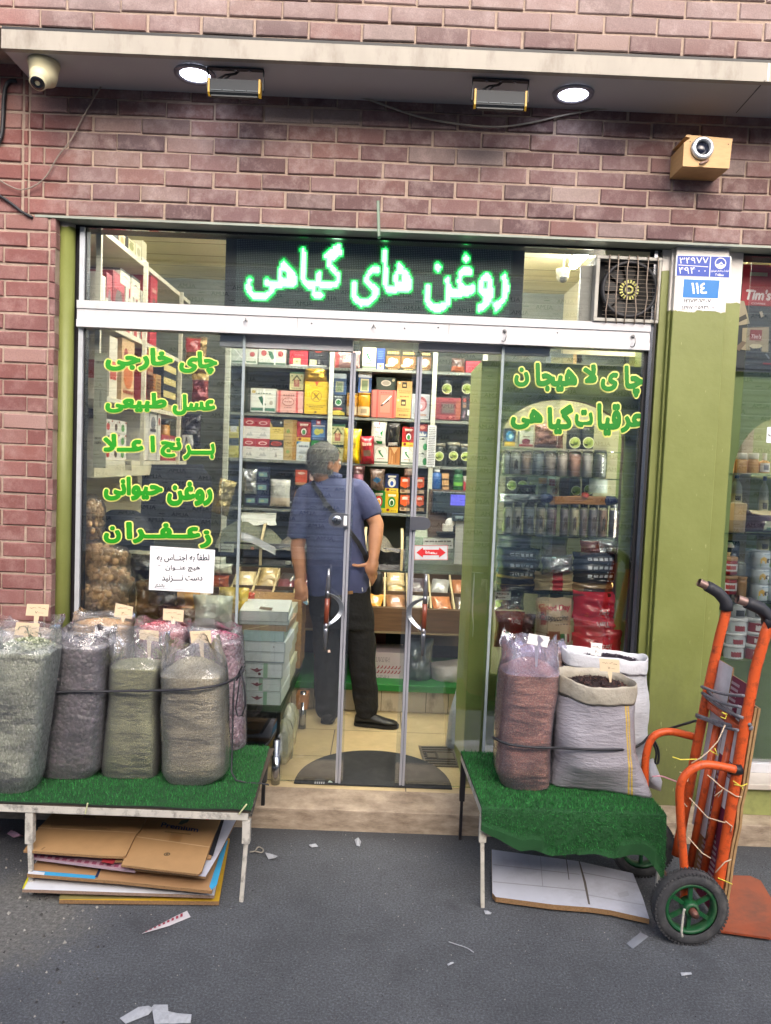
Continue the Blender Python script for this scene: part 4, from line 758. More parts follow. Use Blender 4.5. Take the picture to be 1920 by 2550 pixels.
def woven(lab, v, prof, yc, dep, mat, cuff, cuffm, fill, cm, bits, seed, skew=0, tip=0):
 rows = sorted(prof, key=lambda r: -r[0]); L = []
 for y, xl, xr in rows: a, b = aty(v, xl, y, yc), aty(v, xr, y, yc); L.append(((a+b)/2, (b.x-a.x)/2))
 L[0][0].z = ZS2; z0, z1 = ZS2, L[-1][0].z
 t_ = thing('sack', lab, 'sack', (L[0][0].x, yc, z0), GR2)
 def at(z):
  for (c0, h0), (c1, h1) in zip(L, L[1:]):
   if c0.z <= z <= c1.z: t = (z-c0.z)/(c1.z-c0.z); return lerp(c0, c1, t), h0+(h1-h0)*t
  return L[-1] if z > z0+.01 else L[0]
 zf = aty(v, rows[0][1], fill, yc).z; zc = z1-cuff; hyf = lambda z: dep*(.45+.55*min(1, (z-z0)/.12))
 mb = MB(); R_ = [];
 for i in range(31):
  z = z0+(zc-z0)*i/30; c, h = at(z); r = ring(Vector((c.x, c.y, z)), h, hyf(z), e=2.4, wob=.014, k=seed, cr=.003)
  f = max(0, 1-(z-z0)/.16)
  for p in r:
   u = (p.x-c.x)/h; p.y -= tip*f*max(0, u)**2; p.x += .03*f*max(0, u)**3*(tip > 0)
  R_.append(r)
 mb.loft(R_, mat, (1, 0)); mb.build('woven_bag', t_)
 mb = MB(); R2 = []
 for o, dz in ((.0005, -.004), (.003, -.007), (.005, .004), (.006, .03), (.005, cuff-.008), (.003, cuff), (.0, cuff-.001), (-.003, cuff-.03), (-.004, -.02)):
  z = zc+dz; c, h = at(min(z, z1)); r = ring(Vector((c.x, c.y, z)), h+o, hyf(z)+o, e=2.4, wob=.014, k=seed, cr=.004)
  for j, p in enumerate(r): a = 2*pi*j/len(r); p.z += (.016*noise.noise(Vector((cos(a)*1.5, sin(a)*1.5, seed)))+.006*noise.noise(Vector((a*4, 1, seed))))+(p.x-c.x)*skew
  R2.append(r)
 mb.loft(R2, cuffm, (0, 0)); mb.build('cuff', t_)
 mb = MB(); c, h = at(zf); R3 = [ring(Vector((c.x, c.y, zf-.03)), h-.004, hyf(zf)-.004, e=2.4, wob=.014, k=seed)]
 for q in (1, .85, .6, .35, .1): R3.append(ring(Vector((c.x, c.y, zf+.035*(1-q*q))), (h-.006)*q, (hyf(zf)-.006)*q, e=2.4, wob=.012*q, k=seed))
 mb.loft(R3, cm, (0, 1)); rnd = random.Random(seed)
 for _ in range(900):
  a = rnd.random()*2*pi; q = sqrt(rnd.random())*.95; p = Vector((c.x+cos(a)*q*(h-.01), c.y+sin(a)*q*(hyf(zf)-.01), zf+.035*(1-q*q)+rnd.uniform(0, .006))); u = Vector((rnd.uniform(-1, 1), rnd.uniform(-1, 1), rnd.uniform(-.5, .5))).normalized(); w2 = u.cross(Vector((0, 0, 1))).normalized(); s = rnd.uniform(.006, .013)
  mb.add([p-u*s, p+w2*s*.2, p+u*s, p-w2*s*.2+Vector((0, 0, s*.2))], [(0, 1, 2), (0, 2, 3)], bits[rnd.randrange(len(bits))])
 mb.build('contents', t_); return t_
TEA = M('2c2022', .85, var=.4, vs=90, bp=.8, bs=200, bd=.006); yw = atz('Y7', 800, 1215, ZS2).y+.13
stp = []
p0_, p1_ = aty('Y7', 1222, 470, yw-.12), aty('Y7', 1262, 1080, yw-.13)
ox = aty('Y7', 1010, 1200, yw).x
k_ = -(p1_.x-p0_.x)/(p1_.z-p0_.z)
for dx in (-.006, .006): stp.append((p0_.x-ox+dx+k_*(p0_.z-ZS2), k_))
woven('grey woven sack of dark tea with a yellow double stripe and cream folded rim', 'Y7', [(355, 776, 1312), (440, 770, 1310), (520, 765, 1306), (700, 750, 1307), (900, 730, 1314), (1080, 717, 1322), (1190, 712, 1340), (1255, 720, 1370)], yw, .14, wovenmat('grey_woven_plastic', '8c8892', 'aca8b0', stp), .07, M('a9a294', .55, var=.14, bp=.7, bs=25, bd=.01, dirt='8a7a50', da=.4), 425, TEA, bm('2a1a1c', '44292a', '1e1416', '5a3a30'), 31, -.06, .1)
woven('plain white woven sack standing behind the grey one', 'Y7', [(190, 810, 1408), (300, 815, 1414), (600, 820, 1414), (900, 820, 1408), (1040, 830, 1392), (1090, 850, 1370)], yw+.24, .09, wovenmat('white_woven_plastic', 'b9bac0', 'd2d3d8'), .06, M('cfd0d6', .5, var=.05, bp=.6, bs=22, bd=.01), 250, M('2a2530', .8, var=.3, vs=80), bm('2c2430', '3e3444'), 32, -.08)
# small sack corner beside the pillar
mb = MB(); pc = [(1440, 940), (1505, 1110), (1495, 1180), (1400, 1150), (1395, 960)]; cc = Vector()
R_ = [[aty('Y7', 1420+(x-1420)*s+15, 1080+(y-1080)*s, yw+.26-q) for x, y in pc] for s, q in ((.75, -.05), (1, 0), (.8, .05), (.3, .07))]; mb.loft(R_, wovenmat('pale_woven_plastic', 'a9a6ae', 'bfbcc4')); mb.build('sack_bundle', None, 'crumpled pale woven sack corner poking out between the white sack and the pillar', 'sack')
# --- price cards on stakes
CARD = M('e0c9a8', .7, var=.04); CARDW = M('e9e6e4', .6, var=.03); PEN = M('4a3a34', .7)
def tagc(v, cs, foot, Y, lab, m=CARD, writing=1, price='۷۰۰۰۰'):
 p = [aty(v, x, y, Y) for x, y in cs]; f = aty(v, *foot, Y); t = thing('price_tag', lab, 'price tag', f, 'price cards on stakes')
 mb = MB(); mb.prism([q+Vector((0, .0, 0)) for q in p], (0, .0015, 0), m); mb.build('card', t)
 mb = MB(); c = (p[0]+p[1])/2+Vector((0, .001, .004)); a = (p[1]-p[0])*.12; mb.prism([c-a, f-a*.35, f+a*.35, c+a], (0, .0015, 0), CARDW if m is CARDW else CARD); mb.build('stake', t)
 if writing:
  mb = MB(); U = p[1]-p[0]; V = p[3]-p[0]; o = Vector((0, -.0008, 0)); rnd = random.Random(len(lab))
  for u, w_, y in ((.14, .3, .68), (.5, .16, .72), (.7, .18, .66)):
   pts = [p[0]+U*(u+w_*k/6)+V*(y+rnd.uniform(-.07, .07))+o for k in range(7)]; mb.tube(pts, .0007, PEN, 4)
  text(mb, price, (p[0]+U*.4+V*.2+o, p[0]+U*.78+V*.17+o, p[0]+U*.4+V*.42+o), PEN, .01); mb.build('writing', t)
GL = lambda y: y
tagc('Y5', [(165, 137), (310, 143), (318, 66), (176, 62)], (222, 260), -.21, 'cream price card standing highest among the two cards over the pale blossom')
tagc('Y5', [(92, 262), (245, 275), (257, 190), (105, 180)], (180, 330), -.44, 'cream price card stuck in the pale green herb leaves', price='۵۰۰۰۰')
tagc('Y5', [(738, 145), (855, 160), (863, 82), (750, 56)], (795, 195), -.19, 'cream price card stuck in the yellow corn', price='۳۰۰۰۰')
tagc('Y5', [(618, 278), (730, 294), (728, 212), (614, 204)], (690, 330), -.4, 'white price card stuck in the dark purple berries', CARDW, price='۴۰۰۰۰')
tagc('Y5', [(1056, 165), (1187, 180), (1192, 102), (1058, 92)], (1120, 225), -.2, 'cream price card stuck in the pink petals')
tagc('Y5', [(902, 290), (1030, 308), (1028, 238), (898, 228)], (965, 460), -.44, 'cream price card stuck in the dark olive herb', price='۹۰۰۰۰')
tagc('Y5', [(1240, 318), (1370, 315), (1365, 235), (1230, 240)], (1315, 480), -.46, 'cream price card stuck in the heap of grey green herb', price='۸۰۰۰۰')
tagc('Y7', [(552, 122), (697, 152), (714, 75), (568, 50)], (620, 290), y1-.1, 'blank white price card in the reddish brown seed', CARDW, 0)
tagc('Y7', [(1007, 202), (1083, 213), (1092, 122), (1012, 115)], (1042, 265), yw+.2, 'narrow white price card in the plain white woven sack', CARDW, price='۳۰۰')
tagc('Y7', [(1075, 318), (1216, 330), (1213, 238), (1070, 228)], (1150, 400), yw-.03, 'cream price card stuck in the dark tea', price='۷۰۰۰۰')
# --- straps
STR = M('26262c', .6, var=.15)
def yfront(px):  # the sacks' front at that place
 return -.0
yf = atz('Y5', 860, 1222, zb1).y-.006
mb = MB(); pts = [aty('Y5', x, y, Y) for x, y, Y in ((-80, 628, yf-.04), (150, 634, yf-.045), (340, 634, yf+.0), (480, 630, yf-.005), (640, 629, yf-.0), (720, 628, yf+.02), (860, 626, yf-.012), (1000, 624, yf-.0), (1080, 622, yf-.02), (1250, 614, yf-.045), (1390, 596, yf-.02), (1470, 572, yf+.06), (1530, 540, yf+.14), (1575, 490, yf+.16))]
st_ = thing('strap', 'black strap tied round the long row of sacks with a looped knot', 'strap', pts[4])
mb.tube(pts, .0052, STR, 6, flat=.6); mb.build('band', st_)
mb = MB()
for ps in (((1560, 490), (1585, 600), (1590, 720), (1570, 785), (1540, 790), (1528, 740), (1545, 620), (1555, 540)), ((1520, 545), (1512, 700), (1505, 1000), (1500, 1150), (1530, 1205), (1600, 1222), (1690, 1225), (1745, 1235)), ((1585, 465), (1560, 520), (1530, 560)), ((1560, 530), (1580, 490), (1570, 465), (1545, 520))): mb.tube([aty('Y5', x, y, yf+.1-(.05 if y > 1100 else 0)) for x, y in ps], .0045, STR, 6, flat=.6)
mb.build('knot', st_)
yr_ = y1-.13
cable('strap', [aty('Y7', x, y, Y) for x, y, Y in ((312, 790, y1), (330, 805, yr_+.05), (420, 842, yr_-.0), (560, 862, yr_-.012), (690, 868, yr_+.0), (760, 868, yw-.12), (1000, 880, yw-.155), (1230, 880, yw-.13), (1310, 870, yw-.03), (1380, 832, yw+.12), (1430, 782, yw+.16), (1540, 742, yw+.13), (1680, 698, -.6), (1760, 675, -.58))], .0055, STR, 'black strap round the sacks by the doors, tied off to the orange hand truck', 'strap', n=6)
cable('strap', [aty('Y7', x, y, yw+.13) for x, y in ((1420, 790), (1470, 830), (1495, 900), (1490, 975), (1470, 970), (1478, 900), (1450, 820))], .005, STR, 'loose black strap end hanging beside the pillar', 'strap', n=6)
# --- flattened cartons under the long bench
KR, KR2, KE = M('b08a5e', .8, var=.07, vs=9, dirt='8a6844', da=.3), M('a9835c', .8, var=.07, vs=7), M('8a6a48', .9, var=.3, vs=160)
def sheet(lab, v, pts, z, th, top, edge, name='cardboard_sheet', extra=None, grp='flattened cartons under the long bench', tilt=0):
 p = [atz(v, x, y, z if not isinstance(z, (list, tuple)) else z[i]) for i, (x, y) in enumerate(pts)]
 if sum((p[i].x*p[(i+1) % len(p)].y-p[(i+1) % len(p)].x*p[i].y) for i in range(len(p))) < 0: p = p[::-1]
 mb = MB(); n = len(p); lo = [q-Vector((0, 0, th)) for q in p]
 mb.add(p+lo, [list(range(n))], top); mb.add(p+lo, [list(range(2*n-1, n-1, -1))]+[(i+n, (i+1) % n+n, (i+1) % n, i) for i in range(n)], edge)
 if extra: extra(mb)
 o = mb.build(name, None, lab, 'cardboard', grp); return o
def patch(mb, v, pts, z, m): 
 p = [atz(v, x, y, z) for x, y in pts]
 if sum((p[i].x*p[(i+1) % len(p)].y-p[(i+1) % len(p)].x*p[i].y) for i in range(len(p))) < 0: p = p[::-1]
 mb.poly(p, m)
YC = M('c9a02c', .7, dirt='7a6424', da=.4); NAVY = M('1f2a4e', .6); BLUE = M('3fa0d0', .6, var=.1); WHT = M('d6d8de', .7, var=.05, dirt='8c8c90', da=.3); LAV = M('c4c6d4', .7)
def ex(mb): patch(mb, 'Y6', ((350, 855), (890, 850), (900, 835), (360, 815)), .0215, M('8f8450', .8))
sheet('yellow printed carton lying lowest, flat on the asphalt', 'Y6', [(350, 858), (1298, 868), (1362, 495), (500, 470)], .021, .015, YC, KE, extra=ex)
def ex(mb):
 patch(mb, 'Y6', ((175, 730), (870, 762), (1255, 790), (1330, 480), (400, 470)), .0515, NAVY); patch(mb, 'Y6', ((905, 795), (1270, 815), (1275, 790), (905, 782)), .052, WHT)
 patch(mb, 'Y6', ((132, 792), (140, 795), (178, 722), (166, 714)), .0525, M('d8d020', .5))
sheet('white carton with a navy printed face, second from the ground', 'Y6', [(132, 796), (1270, 832), (1345, 478), (300, 452)], .051, .012, WHT, M('8f7868', .9, var=.3, vs=150), extra=ex)
def ex(mb): patch(mb, 'Y6', ((1255, 800), (1285, 770), (1352, 505), (1325, 520), (1240, 780)), .0905, BLUE); patch(mb, 'Y6', ((164, 704), (560, 735), (575, 715), (170, 683)), .0905, BLUE); patch(mb, 'Y6', ((164, 704), (260, 712), (266, 696), (170, 683)), .091, WHT); patch(mb, 'Y6', ((562, 724), (578, 726), (600, 675), (586, 672)), .0912, NAVY)
sheet('brown carton with bright blue printed edges in the middle of the pile', 'Y6', [(160, 706), (700, 748), (1255, 806), (1352, 495), (360, 440)], .09, .012, KR2, KE, extra=ex)
def ex(mb):
 for k in range(14): x = 190+k*44; y = 603+k*5.4; patch(mb, 'Y6', ((x, y), (x+26, y+3), (x+34, y-14), (x+8, y-17)), .1285, M('8c4660', .8))
sheet('mauve checked carton strip showing under the brown flaps', 'Y6', [(165, 603), (800, 684), (900, 560), (330, 480)], .128, .01, M('b08a98', .8), M('a8909a', .9), extra=ex)
sheet('white carton sheet sticking out beside the bench leg', 'Y6', [(800, 676), (1218, 722), (1290, 600), (1405, 378), (1240, 372), (900, 500)], .135, .008, LAV, KE)
def ex(mb): patch(mb, 'Y6', ((1236, 590), (1262, 600), (1330, 380), (1308, 376)), .1465, M('22242c', .7)); patch(mb, 'Y6', ((600, 635), (670, 646), (690, 615), (610, 606)), .147, M('9a2c34', .6))
sheet('dark edged carton sheet below the printed kraft flap', 'Y6', [(605, 632), (1250, 612), (1320, 400), (1240, 374), (700, 450)], .146, .006, KR2, KE, extra=ex)
def ex(mb):
 PK = M('8a6c48', .8)
 for k in range(4): patch(mb, 'Y6', ((300, 408+k*8), (590+k*22, 418+k*8), (590+k*22, 422+k*8), (300, 412+k*8)), .1715, PK)
 patch(mb, 'Y6', ((225, 428), (800, 458), (801, 462), (225, 432)), .1715, M('c8a880', .8)); patch(mb, 'Y6', ((240, 560), (250, 562), (272, 546), (262, 545)), .1717, PK); patch(mb, 'Y6', ((490, 372), (570, 376), (560, 362), (500, 358)), .1716, PK)
sheet('plain kraft carton flap on top of the pile, nearer the bench end', 'Y6', [(140, 566), (600, 598), (728, 602), (745, 596), (806, 470), (835, 440), (870, 366), (310, 346), (232, 428)], .171, .009, KR, KE, extra=ex)
def ex(mb):
 z = .1615; PR = M('27345e', .7); a, b, c = atz('Y6', 952, 425, z), atz('Y6', 1172, 458, z), atz('Y6', 962, 398, z); text(mb, 'Premium', (a, b, c), PR, .03)
 patch(mb, 'Y6', ((1055, 410), (1075, 388), (1125, 380), (1110, 400), (1075, 413)), z, M('4a5a4a', .7)); patch(mb, 'Y6', ((812, 482), (1243, 543), (1242, 548), (811, 487)), z, M('c8a880', .8)); patch(mb, 'Y6', ((1000, 508), (1070, 518), (1082, 470), (1016, 462)), z, M('9c7448', .4))
 for k in range(12): t = k/12*2*pi; u = .0105; c = atz('Y6', 990, 588, z); mb.bar(c+Vector((u*cos(t), u*sin(t), 0)), c+Vector((u*cos(t+.55), u*sin(t+.55), 0)), .004, .0006, M('5a4a34', .8))
 mb.lathe([(.0055, 0), (.0055, .0006)], c, M('5a4a34', .8), 12); patch(mb, 'Y6', ((975, 458), (1130, 474), (1132, 467), (977, 451)), z, M('8a6c48', .8)); patch(mb, 'Y6', ((1222, 378), (1240, 378), (1238, 386), (1220, 386)), z, M('c04030', .7))
sheet('kraft carton flap with blue printed word and a small round stamp', 'Y6', [(718, 652), (1175, 706), (1196, 690), (1244, 546), (1310, 376), (868, 366), (835, 440), (808, 470)], .161, .008, KR, KE, extra=ex)
def ex(mb):
 z = .0315; LN = M('9a9ca6', .8)
 for q in (((310, 1700), (925, 1770), (930, 1776), (310, 1706)), ((310, 1822), (975, 1885), (978, 1892), (310, 1829)), ((940, 1755), (1335, 1830), (1336, 1836), (941, 1762)), ((980, 1915), (1390, 1990), (1391, 1996), (981, 1922)), ((645, 1640), (650, 1640), (668, 1860), (662, 1860))): patch(mb, 'Y7', q, z, LN)
 patch(mb, 'Y7', ((922, 1680), (930, 1680), (975, 1830), (1005, 1990), (990, 1985), (958, 1830)), z+.0003, M('5a5450', .9)); patch(mb, 'Y7', ((830, 1665), (838, 1665), (856, 1810), (850, 1812)), z, M('6c6a6c', .9)); patch(mb, 'Y7', ((1200, 1910), (1270, 1890), (1285, 1925), (1215, 1940)), z, M('a4a6b0', .8))
sheet('creased white carton opened flat on the asphalt under the bench by the doors', 'Y7', [(305, 1905), (330, 1935), (745, 1990), (1005, 2010), (1150, 2030), (1428, 2092), (1380, 1940), (1310, 1765), (925, 1680), (300, 1595)], .031, .02, M('b9bcc8', .75, var=.05, dirt='83848c', da=.45), KE, extra=ex, grp=None)
# --- orange hand truck
OR = M('cf5420', .5, var=.16, vs=6, dirt='2e1a12', da=.85, ds=24, coat=.1); OR2 = M('8e4226', .5, var=.25, vs=5, dirt='4a342e', da=.7, ds=6); RUB = M('3a3a3c', .85, var=.25, vs=20, bp=.5, bs=70, bd=.006, dirt='6e6c68', da=.6, ds=10); GRN = M('14502c', .45, var=.15, dirt='6c6a5c', da=.45, ds=14)
nw = atz('Y8', 385, 2088, 0); fw = atz('Y8', 112, 1712, 0); WR = .133; AX = Vector((nw.x, nw.y, WR)); AY = Vector((nw.x-.02, fw.y, WR))
truck = thing('hand_truck', 'orange two wheeled hand truck with black grips standing against the green pillar', 'hand truck', (nw.x+.1, (nw.y+fw.y)/2, 0))
YN, YFr = nw.y+.075, fw.y-.075
def rl(v, pts, Y): return [aty(v, x, y, Y) for x, y in pts]
near = rl('Y8', ((566, 1738), (640, 1300), (700, 925), (770, 560), (830, 345), (850, 290)), YN); far = rl('Y8', ((388, 1650), (440, 1000), (510, 640), (570, 370), (600, 260), (606, 215)), YFr)
far[0] = Vector((near[0].x-.03, YFr, near[0].z+.0))
for pts, g in ((near, ((858, 288), (845, 262), (800, 215), (745, 190), (718, 180))), (far, ((608, 190), (592, 160), (560, 125), (520, 100), (495, 88)))):
 Y = pts[0].y; q = rl('Y8', g, Y); mb = MB(); mb.tube([pts[0]-(pts[1]-pts[0])*.18]+pts+[q[0], q[1]], .0195, OR, 14); mb.build('rail', truck)
 mb = MB(); mb.tube([q[0]+(pts[-1]-q[0]).normalized()*.025, q[0], q[1], q[2], q[3], q[4]], [.0265, .0255, .024, .0235, .023, .022], M('24252c', .55, var=.1, bp=.3, bs=200), 14); mb.build('grip', truck)
 mb = MB(); e = q[4]+(q[4]-q[3]).normalized()*.035; mb.tube([q[3], q[4], e], .0165, M('9a8078', .4, .7, var=.2), 14, cap=False); mb.tube([q[4], e-(e-q[4])*.2], .013, BLACK, 12); mb.build('tube_end', truck)
c1, c2 = near[2]+(near[3]-near[2])*.05, far[2]+(far[3]-far[2])*-.2
mb = MB(); mb.bar(aty('Y8', 505, 748, YFr), aty('Y8', 712, 905, YN), .03, .026, OR, up=(0, 0, 1)); mb.build('crossbar', truck, bev=.003)
for a, b, s in (((556, 868), (402, 1660), .36), ((640, 885), (478, 1700), .68)):
 Y = YFr+(YN-YFr)*s; mb = MB(); mb.tube([aty('Y8', *a, Y), aty('Y8', *b, Y)], .0145, OR, 12); mb.build('bar', truck)
mb = MB(); mb.bar(aty('Y8', 380, 1690, YFr), aty('Y8', 560, 1760, YN), .03, .03, OR); mb.build('crossbar', truck, bev=.003)
for pts, Y, w_ in ((((655, 1120), (600, 1108), (500, 1092), (430, 1108), (370, 1160), (345, 1240), (350, 1400), (360, 1560), (372, 1700), (380, 1880)), nw.y+.045, 1), (((432, 938), (380, 925), (300, 908), (230, 915), (185, 950), (160, 1020), (150, 1100), (150, 1250), (158, 1500), (180, 1640), (200, 1700)), fw.y-.045, 0)):
 o = rl('Y8', pts, Y); o[-1] = Vector((AX.x, Y, WR)); sm = []
 if not w_: o = o[:-2]+[Vector((AX.x-.01, Y, WR+.12)), Vector((AX.x, Y, WR))]
 for i in range(len(o)-1):
  for k in range(3):
   t = k/3; p0, p1, p2, p3 = o[max(i-1, 0)], o[i], o[i+1], o[min(i+2, len(o)-1)]; sm.append(.5*((2*p1)+(p2-p0)*t+(2*p0-5*p1+4*p2-p3)*t*t+(3*p1-p0-3*p2+p3)*t**3))
 sm.append(o[-1]); mb = MB(); mb.tube(sm, .0155, OR, 12)
 if w_: mb.tube(rl('Y8', ((622, 1118), (660, 1122), (690, 1120)), Y+.01), .019, BLACK, 10)
 mb.build('wheel_guard', truck)
mb = MB(); mb.tube([AX+Vector((0, -.06, 0)), AY+Vector((0, .04, 0))], .0115, M('6a4a40', .5, .5), 12); mb.build('axle', truck)
def wheel(c, s):
 wd = thing('wheel', None, None, c); wd.parent = truck; wd.location = c-ORG[truck]
 mb = MB(); N = 56
 prof = [(.094, -.022), (.102, -.028), (.118, -.029), (.128, -.024), (.133, -.012), (.133, .012), (.128, .024), (.118, .029), (.102, .028), (.094, .022)]
 mb.lathe([(r+.0015*((i % 2)), z) for i, (r, z) in enumerate(prof)], c, RUB, N, (0, -1, 0), cap=(0, 0))
 for k in range(60):
  a = 2*pi*k/60
  for z in (-.02, .02): d = Vector((cos(a), 0, sin(a))); mb.bar(c+d*.131+Vector((0, z-.006, 0)), c+d*.131+Vector((0, z+.006, 0)), .008, .007, RUB, up=d)
 mb.build('tyre', wd)
 mb = MB(); mb.lathe([(.096, -.016), (.096, .016), (.09, .022), (.082, .018), (.08, .006), (.08, -.006), (.082, -.018), (.09, -.022), (.096, -.016)], c, GRN, 48, (0, -1, 0), cap=(0, 0))
 for k in range(6):
  a = 2*pi*k/6+pi/2*0+.52; d = Vector((cos(a), 0, sin(a))); mb.bar(c+d*.024, c+d*.083, .013, .012, GRN, up=(0, 1, 0))
 mb.lathe([(.03, -.022), (.028, .024), (.018, .034), (.016, .03), (.014, .012)], c, GRN, 24, (0, -1, 0), cap=(1, 0)); mb.build('rim', wd)
 mb = MB(); mb.lathe([(.0135, .0), (.0135, .05), (.01, .055), (0, .055)], c, M('7a5044', .5, .4, var=.3), 14, (0, -1, 0), cap=(0, 0)); mb.build('hub', wd)
wheel(AX, 1); wheel(AY, -1)
mb = MB(); zt = .02; x0_, x1_ = near[0].x-.05, near[0].x+.42; tp_ = [Vector((x0_, YN-.06, zt)), Vector((x1_, YN-.1, zt+.005)), Vector((x1_, YFr-.02, zt+.03)), Vector((x0_+.25, YFr+.06, zt+.03)), Vector((x0_+.02, YFr+.06, zt+.03))]
tp_ = [atz('Y8', 540, 2022, .02), atz('Y8', 858, 2066, .02), atz('Y8', 930, 1960, .03), atz('Y8', 800, 1745, .035), atz('Y8', 740, 1718, .035), atz('Y8', 560, 1712, .035)]
mb.prism([p-Vector((0, 0, .008)) for p in tp_], (0, 0, .008), OR2); mb.build('toe_plate', truck, bev=.002)
# boards tied to the truck
def onrail(s, z, off):  # a point on the slanting plane of the rails
 t = (z-near[0].z)/(near[2].z-near[0].z); x = near[0].x+(near[2].x-near[0].x)*t+off; return Vector((x, YN+(YFr-YN)*s, z))
def tboard(name, lab, s0, s1, z0, z1, off, th, m, e, dec=None):
 mb = MB(); a = [onrail(s0, z0, off), onrail(s1, z0, off), onrail(s1, z1, off), onrail(s0, z1, off)]; d = Vector((th, 0, -.15*th)); b = [p+d for p in a]
 mb.add(a+b, [(0, 1, 2, 3)], m); mb.add(a+b, [(7, 6, 5, 4), (0, 4, 5, 1), (1, 5, 6, 2), (2, 6, 7, 3), (3, 7, 4, 0)], e)
 if dec: dec(mb, lambda s, z: onrail(s, z, off-.0012))
 mb.build(name, None, lab, 'cardboard', 'boards tied to the hand truck')
def d1(mb, P):
 D = M('d8ccd0', .7); Wt = M('dcdcdc', .6)
 for i in range(26):
  for j in range(40):
   s, z = .12+i*.022, .08+j*.021
   if noise.noise(Vector((i*.13, j*.1, 2))) > -.05: mb.add([P(s, z), P(s+.011, z), P(s+.011, z+.011), P(s, z+.011)], [(0, 1, 2, 3)], D)
 for s0, z0, s1, z1 in ((.42, .62, .56, .82), (.2, .62, .3, .84), (.2, .44, .3, .56)): mb.add([P(s0, z0)-Vector((.001, 0, 0)), P(s1, z0)-Vector((.001, 0, 0)), P(s1, z1)-Vector((.001, 0, 0)), P(s0, z1)-Vector((.001, 0, 0))], [(0, 1, 2, 3)], Wt)
tboard('cardboard_sheet', 'maroon and white dotted carton behind the orange bars', .02, .6, .05, .93, .012, .006, M('7c2a44', .7, var=.2, vs=6), KE, d1)
tboard('cardboard_sheet', 'blank white board behind the far rail of the hand truck', .56, .98, .27, .96, .008, .006, M('d2d2d6', .6, dirt='8c8a88', da=.4), KE)
mb = MB(); a = []
for k in range(12):
 z = .03+k*.075; w_ = .006*noise.noise(Vector((k*.9, 0, 5))); a.append((z, w_))
for o in (0, .013):
 mb.loft([[onrail(-.01, z, .026+o+w_), onrail(.95, z, .026+o), onrail(.95, z, .034+o), onrail(-.01, z, .035+o+w_)] for z, w_ in a], M('a08058', .9, var=.2, vs=40, dirt='6a5236', da=.5), sm=False)
mb.build('cardboard_sheet', None, 'ragged brown corrugated sheets tied to the outer side of the hand truck', 'cardboard', 'boards tied to the hand truck')
ROPE = M('7c7a80', .9, var=.3, vs=90, bp=.8, bs=140); 
rp_ = thing('rope', 'grey rope wound several times across the rails of the hand truck', 'rope', aty('Y8', 600, 800, YN))
def rop(pts, r, m, par=rp_, name='strand'):
 mb = MB(); mb.tube(pts, r, m, 6); mb.build(name, par)
def acr(a, b, dn=-.025, n=7, k=0):
 p, q = aty('Y8', *a, YFr+dn), aty('Y8', *b, YN+dn); return [lerp(p, q, i/n)+Vector((-.012, 0, -.01*sin(pi*i/n)+.004*noise.noise(Vector((i, k, 3))))) for i in range(n+1)]
for k, (a, b) in enumerate((((486, 655), (722, 706)), ((488, 690), (705, 770)), ((520, 680), (760, 870)), ((500, 705), (715, 830)), ((455, 812), (770, 885)), ((455, 822), (768, 893)), ((500, 830), (690, 900)))): rop(acr(a, b, k=k), .0065 if k < 5 else .006, ROPE)
rop(acr((722, 706), (795, 728), -.03, 4), .0025, M('5c4a40', .6)); rop(acr((715, 770), (790, 768), -.03, 4), .0025, M('5c4a40', .6))
STRG = M('c9b49a', .8); STY = M('d6c84a', .7); tw = thing('string', 'thin twine and yellow ties lashing the boards to the hand truck', 'string', aty('Y8', 600, 1300, YN))
for pts, m in ((((600, 870), (560, 960), (505, 1020), (470, 1050), (410, 1085)), STRG), (((345, 1135), (400, 1150), (390, 1185), (345, 1180), (350, 1150)), STRG), (((350, 1160), (330, 1240), (360, 1300), (385, 1330)), STRG), (((400, 1280), (500, 1390), (600, 1420)), STRG), (((390, 1500), (470, 1590), (520, 1620)), STRG), (((545, 1700), (600, 1640), (635, 1625)), STRG), (((560, 1730), (640, 1765)), STY), (((645, 1185), (690, 1215), (725, 1200)), STY), (((650, 1205), (690, 1212), (700, 1235)), STY), (((305, 1050), (350, 1065), (440, 1062)), STY), (((580, 800), (610, 810), (600, 835), (575, 825)), STY), (((540, 1270), (585, 1235), (560, 1275)), STRG), (((500, 1150), (580, 1220), (660, 1270), (690, 1275)), STRG), (((600, 1410), (640, 1440), (630, 1470)), STRG), (((510, 1010), (560, 1040), (540, 1000)), STY)): rop([aty('Y8', x, y, YN-.024) for x, y in pts], .0022, m, tw)
cable('string', [aty('Y8', x, y, YN+.1) for x, y in ((190, 1160), (240, 1158), (290, 1175), (330, 1190))], .003, M('c08a94', .8), 'pink string stretched from the sacks to the hand truck', 'string')
cable('string', [aty('Y8', x, y, nw.y-.07) for x, y in ((372, 1905), (365, 1930), (360, 1980), (355, 2025), (358, 2060))], .0045, M('b8b4a8', .9, var=.3, vs=80), 'frayed twisted cord hanging from the wheel hub', 'string')
